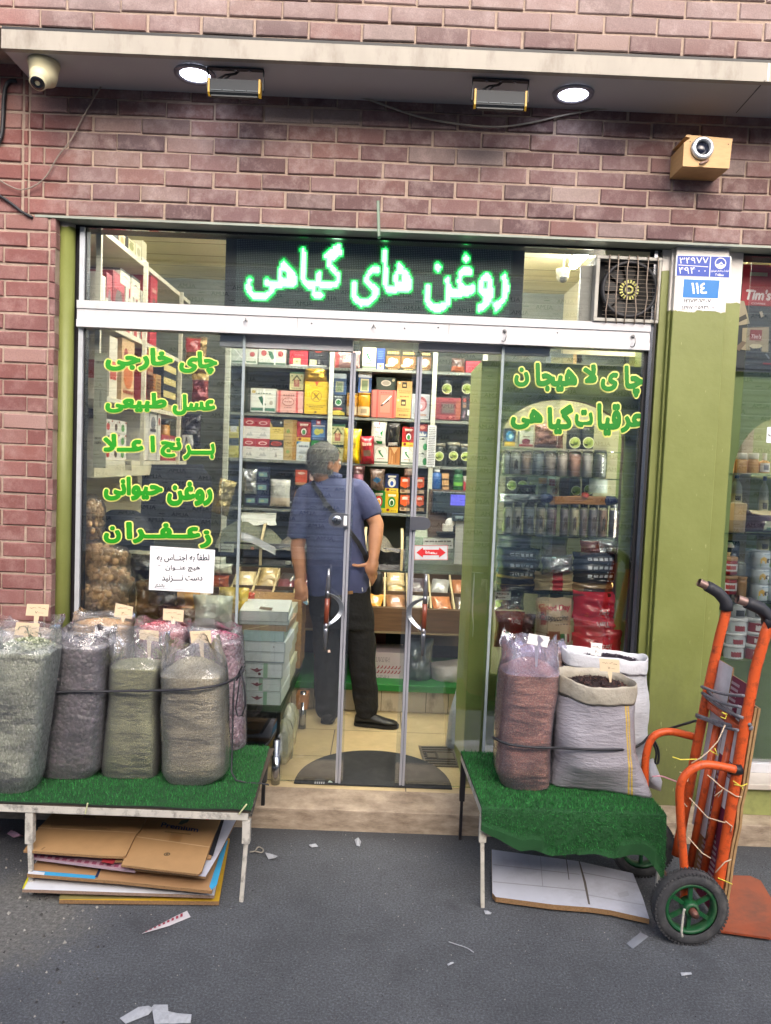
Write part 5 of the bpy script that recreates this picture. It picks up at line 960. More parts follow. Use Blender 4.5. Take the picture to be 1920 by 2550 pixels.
# --- litter
def scrap(name, v, pts, lab, m, cat='litter', cr=.004, z=.004, col2=None, grp=None):
 p = [atz(v, x, y, z) for x, y in pts]
 if sum((p[i].x*p[(i+1) % len(p)].y-p[(i+1) % len(p)].x*p[i].y) for i in range(len(p))) < 0: p = p[::-1]
 c = sum(p, Vector())/len(p); c.z += cr*1.5; mb = MB(); n = len(p)
 for i, q in enumerate(p): q.z += abs(noise.noise(q*40))*cr*2
 lo = [q-Vector((0, 0, .0012)) for q in p]
 mb.add(p+[c]+lo, [(i, (i+1) % n, n) for i in range(n)]+[(i, i+n+1, (i+1) % n+n+1, (i+1) % n) for i in range(n)]+[list(range(2*n, n, -1))], m)
 if col2: col2(mb)
 return mb.build(name, None, lab, cat, grp)
PAP = M('aeb1b7', .75, var=.14, vs=40, bp=.6, bs=60, bd=.006, dirt='74767a', da=.6, ds=30); TP = M('c9c4c8', .5, var=.1)
def cc(mb):
 for k in range(9): t = k/9; x, y = 860+t*235, 1050-t*100; w_ = 4+t*16; patch(mb, 'Y6', ((x, y), (x+14, y-5), (x+14, y-5-w_), (x, y-w_)), .0125, M('9c3448', .6))
scrap('tape_strip', 'Y6', ((842, 1062), (1000, 1015), (1130, 962), (1108, 930), (1040, 960), (920, 1020)), 'red and white striped tape scrap in front of the cardboard pile', TP, col2=cc)
scrap('torn_tape', 'Y6', ((710, 1560), (745, 1592), (880, 1540), (910, 1505), (880, 1488), (820, 1500)), 'torn white tape piece beside the square scrap, nearer the gutter stain', PAP)
scrap('torn_tape', 'Y6', ((900, 1500), (915, 1595), (1000, 1590), (995, 1480), (912, 1482)), 'square torn white tape scrap in the middle of three at the picture edge', PAP, z=.008)
scrap('torn_tape', 'Y6', ((990, 1525), (1000, 1592), (1130, 1590), (1135, 1545), (1050, 1535)), 'flat white tape scrap at the doorway side of the square one', PAP)
scrap('plastic_scrap', 'D1', ((1174, 368), (1196, 386), (1250, 345), (1222, 330)), 'grey clear plastic rectangle on the asphalt before the wheel', M('7d828c', .25), cr=.001)
scrap('paper_scrap', 'D1', ((1358, 468), (1362, 479), (1397, 475), (1394, 466)), 'tiny white paper strip alone on the asphalt beyond the wheel', PAP)
scrap('paper_scrap', 'D1', ((565, 438), (568, 443), (588, 436), (584, 431)), 'tiny pale strip lying in the middle of the open asphalt', PAP)
scrap('paper_scrap', 'Y6', ((1572, 590), (1590, 618), (1630, 622), (1645, 605), (1610, 598)), 'white twist of paper below the doorstep by the bench leg', PAP, cr=.01)
scrap('paper_scrap', 'D1', ((250, 18), (256, 38), (268, 40), (272, 22), (262, 14)), 'white crumpled paper under the doorstep, before the doors', PAP, cr=.012)
scrap('paper_scrap', 'D1', ((94, 36), (104, 44), (126, 40), (118, 32)), 'small grey paper bit by the doorstep, near the twist of paper', PAP, cr=.008)
scrap('paper_scrap', 'D1', ((690, 260), (694, 271), (712, 272), (716, 264), (702, 258)), 'white scrap at the foot of the rusty bench leg', PAP, cr=.006)
scrap('plastic_scrap', 'G1', ((130, 575), (200, 530), (260, 575), (330, 560), (430, 625), (380, 660), (250, 635)), 'pink and white twisted wrapper behind the bench leg', M('b88a98', .5, var=.3, vs=60), cr=.012)
cable('string', [atz('D1', x, y, .006) for x, y in ((570, 362), (600, 372), (630, 382), (655, 398))], .0015, PAP, 'short white thread lying on the open asphalt', 'string')
cable('string', [atz('Y6', x, y, .012) for x, y in ((1480, 575), (1510, 570), (1530, 545), (1560, 560), (1550, 578), (1515, 572))], .003, M('9a9488', .7), 'loop of pale string beside the bench leg', 'string')
for lab, v, x, y, pts in (('dry yellow straw tied to the middle of the long bench edge', 'Y6', 510, 330, ((505, 350), (512, 320), (520, 285))), ('dry straw sticking up at the corner of the long bench', 'Y6', 1440, 320, ((1415, 352), (1440, 320), (1462, 292)))):
 cable('straw', [aty(v, a, b, f0.y-.012) for a, b in pts], .003, M('c8c89a', .7), lab, 'straw')
rnd = random.Random(5); mb = MB(); GRIT = [M(c, .9) for c in ('6c6a66', '8f8c86', '3a3a3c', 'a8a49c', '4c4a48')]
for _ in range(2600):
 x, y = rnd.uniform(-1.9, 1.9), rnd.uniform(-1.6, -.27); s = rnd.choice((.0012, .0016, .002, .003)); s *= 1+2.2*(x < -.85 and y < -.6)*rnd.random(); c = Vector((x, y, s*.4)); a = rnd.random()*6
 mb.add([c+Vector((s*cos(a), s*sin(a), -s*.5)), c+Vector((s*cos(a+2.1), s*sin(a+2.1), -s*.5)), c+Vector((s*cos(a+4.2), s*sin(a+4.2), -s*.5)), c+Vector((0, 0, s*.7))], [(0, 1, 3), (1, 2, 3), (2, 0, 3)], GRIT[rnd.choice((0, 1, 2, 2, 3, 4, 4))])
mb.build('grit', kind='stuff')
# ================= inside the shop =================
TUBE = M((1, .97, .9), .5, var=0, emit=88); TUBE2 = M((1, .97, .91), .5, var=0, emit=34)
def tube_light(a, b, lab, r=.018):
 t = thing('tube_light', lab, 'lamp', (a+b)/2, 'lit tubes on the shop ceiling'); mb = MB(); mb.tube([a, b], r, TUBE2 if 'side shelves' in lab else TUBE, 10); mb.build('tube', t); mb = MB(); u = Vector((0, 0, r+.012)); mb.bar(a+u, b+u, .05, .02, WHITE); mb.build('batten', t)
a, b = atz('Z5', 668, 322, 2.98), atz('Z5', 750, 235, 2.98); tube_light(a, b, 'short bright tube glowing behind the pane beside the fan unit', .028)
tube_light(Vector((-1.5, .32, 2.97)), Vector((-.35, .32, 2.97)), 'unseen ceiling tube added just inside the front to light the side shelves', .02); tube_light(Vector((.1, .32, 2.97)), Vector((1.25, .32, 2.97)), 'unseen ceiling tube added just inside the front to light the green cabinet', .02)  # both front tubes hide behind the lintel, added to light the window goods
tube_light(Vector((-.6, 1.65, 3.0)), Vector((.6, 1.65, 3.0)), 'long bright tube on the shop ceiling deeper in, behind the lit sign', .02)
tube_light(Vector((1.7, .7, 3.0)), Vector((2.5, .7, 3.0)), 'bright tube on the ceiling of the neighbouring shop', .02)
def C_(c, r=.45): return M(c, r, var=.06)
INKD = '33302c'
# --- generic packets
def deco(mb, items, P, k0=.0008):
 """items laid on a front: P(u, v, lift) gives the point"""
 for k, it in enumerate(items):
  o = k0+k*.0004; t = it[0]
  if t == 'r': _, u0, v0, u1, v1, c = it; mb.poly([P(u0, v0, o), P(u1, v0, o), P(u1, v1, o), P(u0, v1, o)], C_(c))
  elif t == 'e': _, u, v, ru, rv, c = it; mb.poly([P(u+ru*cos(2*pi*i/18), v+rv*sin(2*pi*i/18), o) for i in range(18)], C_(c))
  elif t == 'p': _, pts, c = it; mb.poly([P(u, v, o) for u, v in pts], C_(c))
  elif t == 'l':
   _, u0, v0, u1, v1, n, c = it; rnd = random.Random(int(u0*97+v0*31+n))
   for i in range(n):
    v = v0+(v1-v0)*(i+.5)/n; h = (v1-v0)/n*.28; u = u0
    while u < u1: w_ = rnd.uniform(.04, .14)*(u1-u0+.3); e = min(u1, u+w_); mb.poly([P(u, v-h, o), P(e, v-h, o), P(e, v+h, o), P(u, v+h, o)], C_(c)); u = e+.03
  elif t == 't': _, s, u0, v0, u1, v1, c, *q = it; text(mb, s, (P(u0, v0, o), P(u1, v0, o), P(u0, v1, o)), C_(c), q[0] if q else .03, q[1] if len(q) > 1 else 0)
def carton(name, lab, v, x0, y0, x1, y1, Y, dep, base, items=(), cat='box', grp=None, side=None, yaw=0):
 a = aty(v, x0, y1, Y); b = aty(v, x1, y1, Y); c = aty(v, (x0+x1)/2, y0, Y); z0, z1 = (a.z+b.z)/2, c.z; xa, xb = a.x+.0008, b.x-.0008
 mb = MB(); mb.box(xa, xb, Y, Y+dep, z0, z1, C_(side or base)); 
 mb.poly([(xa, Y-.0006, z0), (xb, Y-.0006, z0), (xb, Y-.0006, z1), (xa, Y-.0006, z1)], C_(base)); deco(mb, items, lambda u, w_, o: Vector((xa+(xb-xa)*u, Y-.0006-o, z0+(z1-z0)*w_)))
 if yaw:
  cx = (xa+xb)/2; rot = Matrix.Rotation(yaw, 3, 'Z'); o = Vector((cx, Y, 0)); mb.v = [o+rot @ (p-o) for p in mb.v]
 return mb.build(name, None, lab, cat, grp)
def pouchm(mb, T, w_, h, d, mat, seed=0, seal=.06, items=(), back=None, cr=.12, nu=14, nv=18, film=None):
 """soft filled bag; T maps local (x right, y out of the front, z up) to the world"""
 def S_(u, v, s):
  x = 2*u-1; y = 2*v-1; t = max(0, 1-abs(x)**3.2)**.6*max(0, 1-(abs(y)/(1-seal*.6))**4 if abs(y) < 1-seal*.6 else 0)**.6
  n = noise.noise(Vector((u*3+seed*5.3, v*3.4, seed*2.7+s)))+.5*noise.noise(Vector((u*8+seed, v*8, s*3)))
  e = 1-.07*t-.03*cos(y*3); q = .02*w_*noise.noise(Vector((v*5, seed*3.3, u)))
  return Vector((x*w_/2*e+q, s*(d/2*t*(1+cr*2*n)+.0006), (v-.5)*h*(1-.03*t)+.02*h*noise.noise(Vector((u*4, seed*1.9, 2)))))
 for s in (1, -1):
  o = len(mb.v); vs = [T(S_(i/nu, j/nv, s)) for j in range(nv+1) for i in range(nu+1)]; fs = []
  for j in range(nv):
   for i in range(nu):
    q = (j*(nu+1)+i, j*(nu+1)+i+1, (j+1)*(nu+1)+i+1, (j+1)*(nu+1)+i); fs.append(q if s > 0 else q[::-1])
  groups = {}
  for f in fs:
   u = (f[0] % (nu+1)+(.5 if s > 0 else -.5))/nu; v = (f[0]//(nu+1)+.5)/nv; m = mat
   if s > 0:
    for it in items:
     if it[0] == 'r' and it[1] <= u <= it[3] and it[2] <= v <= it[4]: m = film or SHN(it[5])
     if it[0] == 'e' and ((u-it[1])/it[3])**2+((v-it[2])/it[4])**2 <= 1: m = SHN(it[5])
   groups.setdefault(m, []).append(f)
  mi = len(mb.v); first = True
  mb.v += vs
  for m, gf in groups.items():
   ix = mb.mi(m)
   for f in gf: mb.f.append([a+mi for a in f]); mb.m.append(ix); mb.sm.append(True)
 for k, it in enumerate(items):
  if it[0] == 't':
   _, s_, u0, v0, u1, v1, c, *q = it; g, fs, a0, a1, b0, b1, isl = glyphs(s_, q[0] if q else .03, q[1] if len(q) > 1 else 0); o = []
   for p, kk in zip(g, isl): u = u0+(u1-u0)*(p.x-a0)/(a1-a0); v = v0+(v1-v0)*(p.y-b0)/(b1-b0); L_ = S_(min(.99, max(.01, u)), min(.99, max(.01, v)), 1); L_.y += .0022+kk*.0001; o.append(T(L_))
   mb.add(o, fs, C_(c))
  elif it[0] == 'l':
   _, u0, v0, u1, v1, n, c = it; rnd = random.Random(n*7+int(u0*50))
   for i in range(n):
    v = v0+(v1-v0)*(i+.5)/n; h2 = (v1-v0)/n*.27; u = u0
    while u < u1:
     e = min(u1, u+rnd.uniform(.06, .2)*(u1-u0)); pts = []
     for uu, vv in ((u, v-h2), (e, v-h2), (e, v+h2), (u, v+h2)): L_ = S_(uu, vv, 1); L_.y += .002; pts.append(T(L_))
     mb.poly(pts, C_(c)); u = e+.04
def SHN(c): return M(c, .25, var=.08, vs=20, coat=.4, bp=.25, bs=40, bd=.004)
def pouch(name, lab, v, x0, y0, x1, y1, Y, d, base, items=(), cat='bag', grp=None, seed=0, yaw=0, pitch=0, roll=0, cr=.12, mat=None):
 a = aty(v, x0, y1, Y); b = aty(v, x1, y0, Y); c = (a+b)/2; w_, h = abs(b.x-a.x), abs(b.z-a.z); rot = Matrix.Rotation(yaw, 3, 'Z') @ Matrix.Rotation(pitch, 3, 'X') @ Matrix.Rotation(roll, 3, 'Y')
 mb = MB(); T = lambda p: c+rot @ Vector((p.x, -p.y, p.z)); pouchm(mb, T, w_, h, d, mat or SHN(base), seed, .06, items, cr=cr); return mb.build(name, None, lab, cat, grp)
def jar(name, lab, v, x0, y0, x1, y1, Y, body, lid, cat='jar', grp=None, disc=None, lidh=.16, neck=.0, clear=False, fill=None, prof=None, lab2=None):
 a = aty(v, x0, y1, Y); b = aty(v, x1, y1, Y); t_ = aty(v, (x0+x1)/2, y0, Y); r = (b.x-a.x)/2; c = Vector(((a.x+b.x)/2, Y+r*.4, (a.z+b.z)/2)); h = t_.z-c.z; hl = h*lidh
 t = thing(name, lab, cat, c, grp); mb = MB(); nk = r*(1-neck); hb = h-hl
 mb.lathe(prof and [(x*r, z*hb) for x, z in prof] or [(r*.9, 0), (r, h*.03), (r, hb*.86), (nk*.94, hb)], c, CLEARJ if clear else C_(body, .3), 20)
 if fill: mb.lathe([(r*.86, .004), (r*.93, h*.05), (r*.93, hb*fill[0]), (.001, hb*fill[0]+.004)], c, C_(fill[1], .7), 18)
 mb.build('body', t); mb = MB(); mb.lathe([(nk*1.0, hb), (nk*1.03, hb+.002), (nk*1.03, h-.003), (nk*.96, h), (.001, h)], c, C_(lid, .4), 20, cap=(1, 0)); mb.build('lid', t)
 if disc:
  u, w_, rr = disc[:3]; mb = MB(); cc_ = Vector((c.x+(u-.5)*2*r, c.y-r-.004, c.z+h*w_)); mb.disc(cc_+Vector((0, .001, 0)), rr, rr, C_('e6ead2'), 22); mb.disc(cc_, rr*.88, rr*.88, C_('a9bb62'), 22)
  mb.poly([cc_+Vector((x*rr, -.0006, z*rr)) for x, z in ((-.9, -.1), (-.6, -.5), (-.2, -.6), (-.1, -.35), (-.5, -.2))], C_('2c3a24')); mb.lathe([(rr*.5, 0), (rr*.5, .0003)], cc_+Vector((.1*rr, -.0004, .1*rr)), C_('8fa648'), 14, (0, -1, 0)); mb.build('round_label', t)
 if lab2:
  mb = MB(); R0 = r*1.012; N_ = 10
  for j in range(N_): 
   a0, a1 = -pi*.5+(j/N_-.5)*2*lab2[2], -pi*.5+((j+1)/N_-.5)*2*lab2[2]; mb.add([c+Vector((R0*cos(q), R0*sin(q), h*z)) for q, z in ((a0, lab2[0]), (a1, lab2[0]), (a1, lab2[1]), (a0, lab2[1]))], [(0, 1, 2, 3)], C_(lab2[3]))
   if len(lab2) > 4 and j in (3, 4, 5, 6): mb.add([c+Vector(((R0+.0008)*cos(q), (R0+.0008)*sin(q), h*z)) for q, z in ((a0, lerp(lab2[0], lab2[1], .25)), (a1, lerp(lab2[0], lab2[1], .2)), (a1, lerp(lab2[0], lab2[1], .7)), (a0, lerp(lab2[0], lab2[1], .8)))], [(0, 1, 2, 3)], C_(lab2[4]))
  mb.build('label', t)
 return t
CLEARJ = glassy('clear_jar', .06, (.93, .95, .93), .03, .05)
# --- wall shelves
YSH = 1.98; SB = M('7a807a', .6); POST = M('d4d6c4', .5)
def shelf_z(y): return aty('s', 850, y, YSH).z
shx0, shx1 = X(563, 1100, YSH), X(1215, 1100, YSH); SZ = [shelf_z(y) for y in (916, 1037, 1151, 1272)]
su = thing('wall_shelves', 'tall grey wall shelving with pale uprights full of tea packets', 'shelving', ((shx0+shx1)/2, YSH, FZ))
for k, z in enumerate(SZ+[shelf_z(800), shelf_z(680)]):
 mb = MB(); mb.box(shx0, shx1, YSH-.03, 2.28, z-.022, z-.002, SB); mb.build('shelf', su, bev=.002)
for px in (566, 822, 1077, 1200): mb = MB(); x = X(px, 1050, YSH-.03); mb.box(x-.016, x+.016, YSH-.062, YSH-.032, .5, 3.04, POST); mb.build('upright', su, bev=.002)
mb = MB(); mb.box(shx0, shx1, 2.281, 2.298, .5, 3.04, M('5f665f', .7)); mb.build('back_panel', su)
# packet designs
def house(c='3a7a44'): return [('r', 0, .9, 1, 1, '2c6a3c'), ('p', [(.14, .5), (.5, .86), (.86, .5), (.74, .5), (.5, .74), (.26, .5)], '4a5a34'), ('r', .3, .18, .7, .56, 'a85a4a'), ('e', .5, .45, .12, .12, 'c89a7a'), ('e', .16, .78, .06, .04, '3a6a44'), ('e', .84, .78, .06, .04, 'c09a3a'), ('l', .15, .05, .85, .13, 1, '5a6a4a')]
def tea(c, e1, e2, band='d8b83a'): return [('r', 0, 0, 1, .22, band), ('e', .5, .52, .3, .26, e1), ('e', .5, .5, .19, .17, 'f0f0e8'), ('e', .5, .48, .13, .13, e2), ('r', .2, .84, .8, .9, 'f0ece0'), ('l', .22, .78, .78, .84, 1, 'f0ece0'), ('e', .22, .13, .12, .07, '7a2a1c'), ('l', .45, .06, .85, .12, 1, c)]
def twotone(a, e='e0d0c8'): return [('r', 0, .6, 1, 1, a), ('e', .5, .78, .3, .09, e), ('e', .5, .78, .22, .055, a), ('l', .3, .48, .7, .52, 1, '9a9a98'), ('p', [(.25, .15), (.4, .3), (.5, .22), (.6, .36), (.78, .15)], 'b4b8b8'), ('l', .1, .04, .3, .08, 1, '8a8a8a')]
def leaf(g='1f7a44'): return [('e', .5, .62, .42, .3, '8a8e80'), ('e', .5, .62, .4, .285, 'e2e2d8'), ('r', .05, .3, .95, .56, 'e2e2d8'), ('p', [(.28, .72), (.42, .66), (.7, .38), (.62, .36), (.36, .56)], g), ('p', [(.28, .72), (.5, .72), (.4, .6)], g), ('l', .25, .26, .75, .32, 1, '8a3a34'), ('r', 0, .06, 1, .15, '6a7a68')]
def cupd(): return [('r', .03, .12, .97, .66, '7a5426'), ('e', .42, .38, .26, .2, 'e8dcc4'), ('e', .42, .5, .22, .06, 'f4ece0'), ('e', .7, .42, .12, .12, 'd8c4a0'), ('e', .2, .22, .22, .07, 'c8b490'), ('l', .12, .72, .88, .9, 1, 'd8b060'), ('l', .2, .03, .8, .09, 1, 'c0a060'), ('e', .88, .14, .07, .06, '8a6a3a')]
def orange(): return [('p', [(.04, .98), (.96, .98), (.96, .42), (.7, .36), (.5, .28), (.3, .36), (.04, .42)], 'd85a28'), ('e', .5, .8, .3, .08, 'f0dcd0'), ('r', .2, .7, .8, .74, 'f0dcd0'), ('l', .25, .58, .75, .64, 1, 'c04a20'), ('r', 0, 0, 1, .2, 'b8a184'), ('e', .3, .12, .2, .07, '7a5a40')]
PK = 'packets on the wall shelves'
Yp = YSH-.005
def cb(lab, v, x0, y0, x1, y1, base, items=(), dep=.09, Y=Yp, **k): return carton(k.pop('name', 'tea_box'), lab, v, x0, y0, x1, y1, Y, dep, base, items, k.pop('cat', 'box'), PK, **k)
WRAP = [('p', [(.1, .95), (.16, .95), (.6, .1), (.55, .1)], 'f4f4f4'), ('p', [(.5, .9), (.53, .9), (.2, .2), (.17, .2)], 'eeeeee')]
cb('pale wrapped tray box at the end of the top row', 'Z7', 62, 118, 338, 276, 'c8cfc6', [('e', .8, .65, .1, .16, 'a84848'), ('r', .05, .1, .95, .2, '5a7a64')]+WRAP)
cb('white wrapped box with a green emblem and red seals in the top row', 'Z7', 345, 116, 627, 284, 'd8dcd4', [('r', .04, .08, .96, .92, 'cfd6cc'), ('p', [(.35, .85), (.5, .8), (.6, .4), (.5, .3), (.4, .55)], '2a6a4a'), ('e', .2, .7, .1, .18, 'b04a4a'), ('e', .82, .68, .1, .18, 'b04a4a'), ('r', .0, .0, 1, .12, '4a6a58'), ('r', .58, 0, .64, 1, 'e8ece8')])
cb('red box with a cream card in the top row', 'Z7', 668, 112, 860, 295, 'b02a36', [('e', .45, .85, .2, .1, '8a1c28'), ('l', .3, .58, .75, .64, 1, 'd89a9a'), ('r', .2, .04, .6, .42, 'd8d6a0'), ('e', .4, .24, .06, .08, 'a0a070'), ('r', 0, 0, 1, .06, 'e0dcd4')])
cb('black box with a red seal and cream card in the top row', 'Z7', 868, 118, 1064, 300, '26282c', [('e', .5, .86, .2, .1, 'b0382c'), ('l', .3, .6, .7, .66, 1, '8a8a8a'), ('r', .04, .04, .42, .36, 'c9cba0'), ('p', [(.5, .12), (.55, .45), (.6, .12)], 'a8aaa8'), ('r', 0, 0, 1, .05, 'd8d8d4')])
pouch('tea_bag', 'pinkish clear bag of tea at the foot of an upright, top row', 'Z7', 1122, 145, 1402, 318, Yp-.02, .07, 'a48482', [('r', .1, 0, .2, 1, 'c05a5a'), ('r', .35, .3, .8, .7, 'c0b0a8')], grp=PK, seed=3)
cb('cream packet with a green shoot emblem in the top row', 'Z8', 256, 106, 397, 333, 'ccc9a8', leaf())
cb('narrow dark blue box with white panel in the top row', 'Z8', 402, 115, 490, 342, '243f7a', [('l', .15, .5, .85, .9, 5, '4a6aa8'), ('r', .15, .06, .85, .32, 'd8d8e0'), ('e', .5, .2, .2, .06, 'c8c040')])
for i, (x0, x1, l) in enumerate(((496, 656, 'brown box with a tea pot and cup, beside the dark blue one'), (656, 815, 'brown box with a tea pot and cup, beside the door edge'), (858, 974, 'brown tea pot box seen through the door pane'))): cb(l, 'Z8', x0, 118+i*8, x1, 342+i*4, '2a2c1c', cupd())
pouch('tea_bag', 'dark bag with an orange band in the top row near the green cabinet', 'Z8', 1180, 222, 1322, 360, Yp, .06, '5c4a44', [('r', 0, 0, 1, .4, 'a05a3c')], grp=PK, seed=5)
cb('plain red box in the top row near the green cabinet', 'Z8', 1330, 248, 1500, 366, 'a82838', [('e', .5, .5, .2, .2, '8a1c2c')])
# second row
cb('flat white tray box with green emblem and ribbon, second row', 'Z7', 262, 530, 526, 776, 'd2d6cc', [('r', .05, .08, .95, .9, 'dfe2da'), ('p', [(.3, .62), (.45, .68), (.62, .3), (.5, .26), (.4, .42)], '1f6a4a'), ('r', .03, .06, .97, .18, '2f6a54'), ('e', .12, .85, .08, .07, 'c0b070'), ('r', .5, 0, .57, 1, 'eef0ec'), ('l', .2, .75, .8, .82, 1, '5a7a6a'), ('e', .82, .4, .07, .09, 'b0b0a0')], Y=Yp-.02)
cb('pink patterned wrapped box with red straps, second row', 'Z7', 530, 556, 812, 782, 'd2a49c', [('r', .07, 0, .15, 1, 'c04a48'), ('r', .72, 0, .8, 1, 'c04a48'), ('e', .44, .5, .23, .2, '9a5a54'), ('e', .44, .5, .2, .165, 'd6b0a8'), ('l', .25, .74, .65, .86, 1, '8a5a54'), ('l', .3, .2, .6, .26, 1, '7a4a48'), ('l', .3, .45, .58, .55, 1, '9a5a54')], Y=Yp-.02)
cb('cream box with a green roofed hut, stacked on the pink wrapped box', 'Z7', 670, 360, 815, 545, 'cfcf9a', house(), Y=Yp+.03)
cb('big yellow box with a round crossed emblem and a red tab', 'Z7', 820, 460, 1063, 796, 'd8b71c', [('r', .04, .03, .96, .97, 'c9a818'), ('r', .05, .04, .95, .96, 'dcbc20'), ('e', .5, .55, .24, .18, '8a6a14'), ('e', .5, .55, .21, .16, 'dcbc20'), ('p', [(.36, .46), (.4, .44), (.64, .64), (.6, .66)], '7a5a14'), ('p', [(.64, .46), (.6, .44), (.36, .64), (.4, .66)], '7a5a14'), ('l', .2, .85, .8, .89, 1, '8a6a14'), ('l', .1, .26, .9, .29, 1, '7a5a14'), ('l', .2, .2, .8, .24, 1, '7a5a14'), ('l', .3, .14, .7, .17, 1, '7a5a14'), ('p', [(.42, 1), (.6, 1), (.52, .86)], 'b83a20'), ('r', .44, .03, .54, .09, '6a5010')], dep=.11, Y=Yp-.03)
pouch('tea_bag', 'shiny gold pouch lying on the big yellow box', 'Z7', 824, 322, 1064, 462, Yp, .1, 'b8902a', [('l', .2, .5, .8, .58, 1, '8a6818')], grp=PK, seed=8, mat=M('c09a2c', .22, .6, var=.15, vs=9, bp=.5, bs=14, bd=.02))
cb('blue card box with white header behind the door pane, second row', 'Z7', 1118, 376, 1256, 590, '2c4a74', [('r', 0, .76, 1, 1, 'b9c4cc'), ('r', .2, .1, .8, .62, 'a8a684'), ('r', .28, .14, .72, .56, '6a7a5a')], Y=Yp+.02)
cb('dark box with green badge and yellow heap, under the blue card box', 'Z7', 1104, 592, 1242, 806, '24303c', [('e', .5, .62, .26, .17, 'e0e4dc'), ('e', .5, .62, .19, .12, '2a7a3c'), ('l', .2, .84, .8, .92, 1, 'd8dcd8'), ('p', [(0, 0), (1, 0), (1, .12), (.6, .24), (0, .2)], 'c0b03c'), ('r', .1, .26, .8, .36, '9a4a4a')])
def goldcan(lab, v, x0, y0, x1, y1): jar('tea_tin', lab, v, x0, y0, x1, y1, Yp-.02, 'b07c1c', '9a7420', 'tin', PK, lidh=.07, lab2=(.06, .42, 1.2, 'b9a888', '8a7a60'))
goldcan('gold tin seen through the door pane', 'Z7', 1256, 580, 1372, 818); goldcan('gold tin standing free in the door gap', 'Z8', 206, 576, 340, 826)
cb('blue card box with white header standing on the gold tin in the door gap', 'Z8', 214, 356, 352, 574, '27477c', [('r', 0, .72, 1, 1, 'c4ccd4'), ('r', .18, .06, .8, .66, 'b4b090'), ('r', .26, .1, .72, .58, '6c7c5c'), ('l', .3, .82, .7, .88, 1, '5a6a8a')], Y=Yp+.03)
cb('dark green box with a pale oval label, behind the rose coloured carton', 'Z8', 400, 416, 602, 600, '26382c', [('e', .5, .68, .26, .17, 'c8c6b8'), ('e', .5, .68, .2, .12, '9a9a8c'), ('e', .87, .86, .07, .08, 'c0ba8a'), ('p', [(0, 0), (.5, 0), (0, .3)], '8a7a2c')], Y=Yp+.06)
cb('rose coloured wrapped carton with red straps in the door gap', 'Z8', 346, 548, 606, 832, 'a4645a', [('r', .0, .0, .06, 1, '8a4a44'), ('r', .2, 0, .28, 1, 'c0463e'), ('r', .84, 0, .92, 1, 'c0463e'), ('r', .32, .14, .8, .86, '9a6050'), ('r', .36, .18, .76, .82, 'ae7464'), ('p', [(.36, .44), (.42, .4), (.72, .62), (.68, .66)], '2c2426'), ('p', [(.44, .5), (.48, .48), (.8, .78), (.78, .82)], 'e8e0dc'), ('l', .36, .88, .8, .93, 1, '7a3a34')], Y=Yp-.03)
kr = [('r', .32, .62, .64, .95, '24221c'), ('r', .38, .7, .58, .82, 'c8b070'), ('e', .14, .9, .07, .06, 'e0d4a8'), ('l', .1, .3, .9, .5, 2, '8a6c38'), ('l', .2, .08, .8, .2, 1, '6a5228')]
cb('buff box with a black window, standing above its twin', 'Z8', 616, 456, 774, 640, 'b8945a', kr, Y=Yp+.03); cb('buff box with a black window, below its twin', 'Z8', 602, 634, 762, 834, 'c09c5c', kr)
cb('silver white box with a red oval picture beside the door edge', 'Z8', 766, 590, 950, 846, 'c4c9cc', [('r', .05, .04, .95, .96, 'a9aeb4'), ('e', .52, .6, .34, .3, '8a3a44'), ('e', .5, .58, .27, .22, 'b8868a'), ('e', .5, .5, .1, .08, 'd8d8d8'), ('r', .15, .12, .85, .2, '9a7a6c')])
GJ = 'clear jars with round green labels'
for x, l in ((1130, 'dark jar with a round green label, above the red play oven box'), (1337, 'dark jar with a round green label, above the dark twin packets')): jar('spice_jar', l, 'Z8', x-58, 410, x+58, 606, Yp+.08, '4a504e', '6a6e68', 'jar', GJ, (.5, .35, .038), .1)
cb('dark red box with a grey oven window', 'Z8', 1008, 628, 1275, 856, '7c2c34', [('r', .22, .24, .8, .8, '5c2028'), ('r', .28, .32, .74, .72, '55504c'), ('r', .82, .04, 1, .96, '8a4a34'), ('e', .62, .12, .05, .06, 'c08a80'), ('r', .0, .9, 1, 1, '943a40')])
dk = [('e', .5, .84, .32, .08, 'a03c34'), ('e', .5, .58, .3, .07, '8a6a4c'), ('l', .2, .68, .8, .74, 1, '8a8484'), ('p', [(.25, .1), (.6, .42), (.75, .3), (.5, .08)], '8c7484')]
cb('narrow dark packet with red seal, beside the red oven box', 'Z8', 1280, 612, 1342, 856, '26262c', dk); cb('narrow dark packet with a white square, beside the green cabinet', 'Z8', 1344, 612, 1410, 856, '26262c', dk[:3]+[('r', .0, .18, .95, .42, 'd0d4da')])
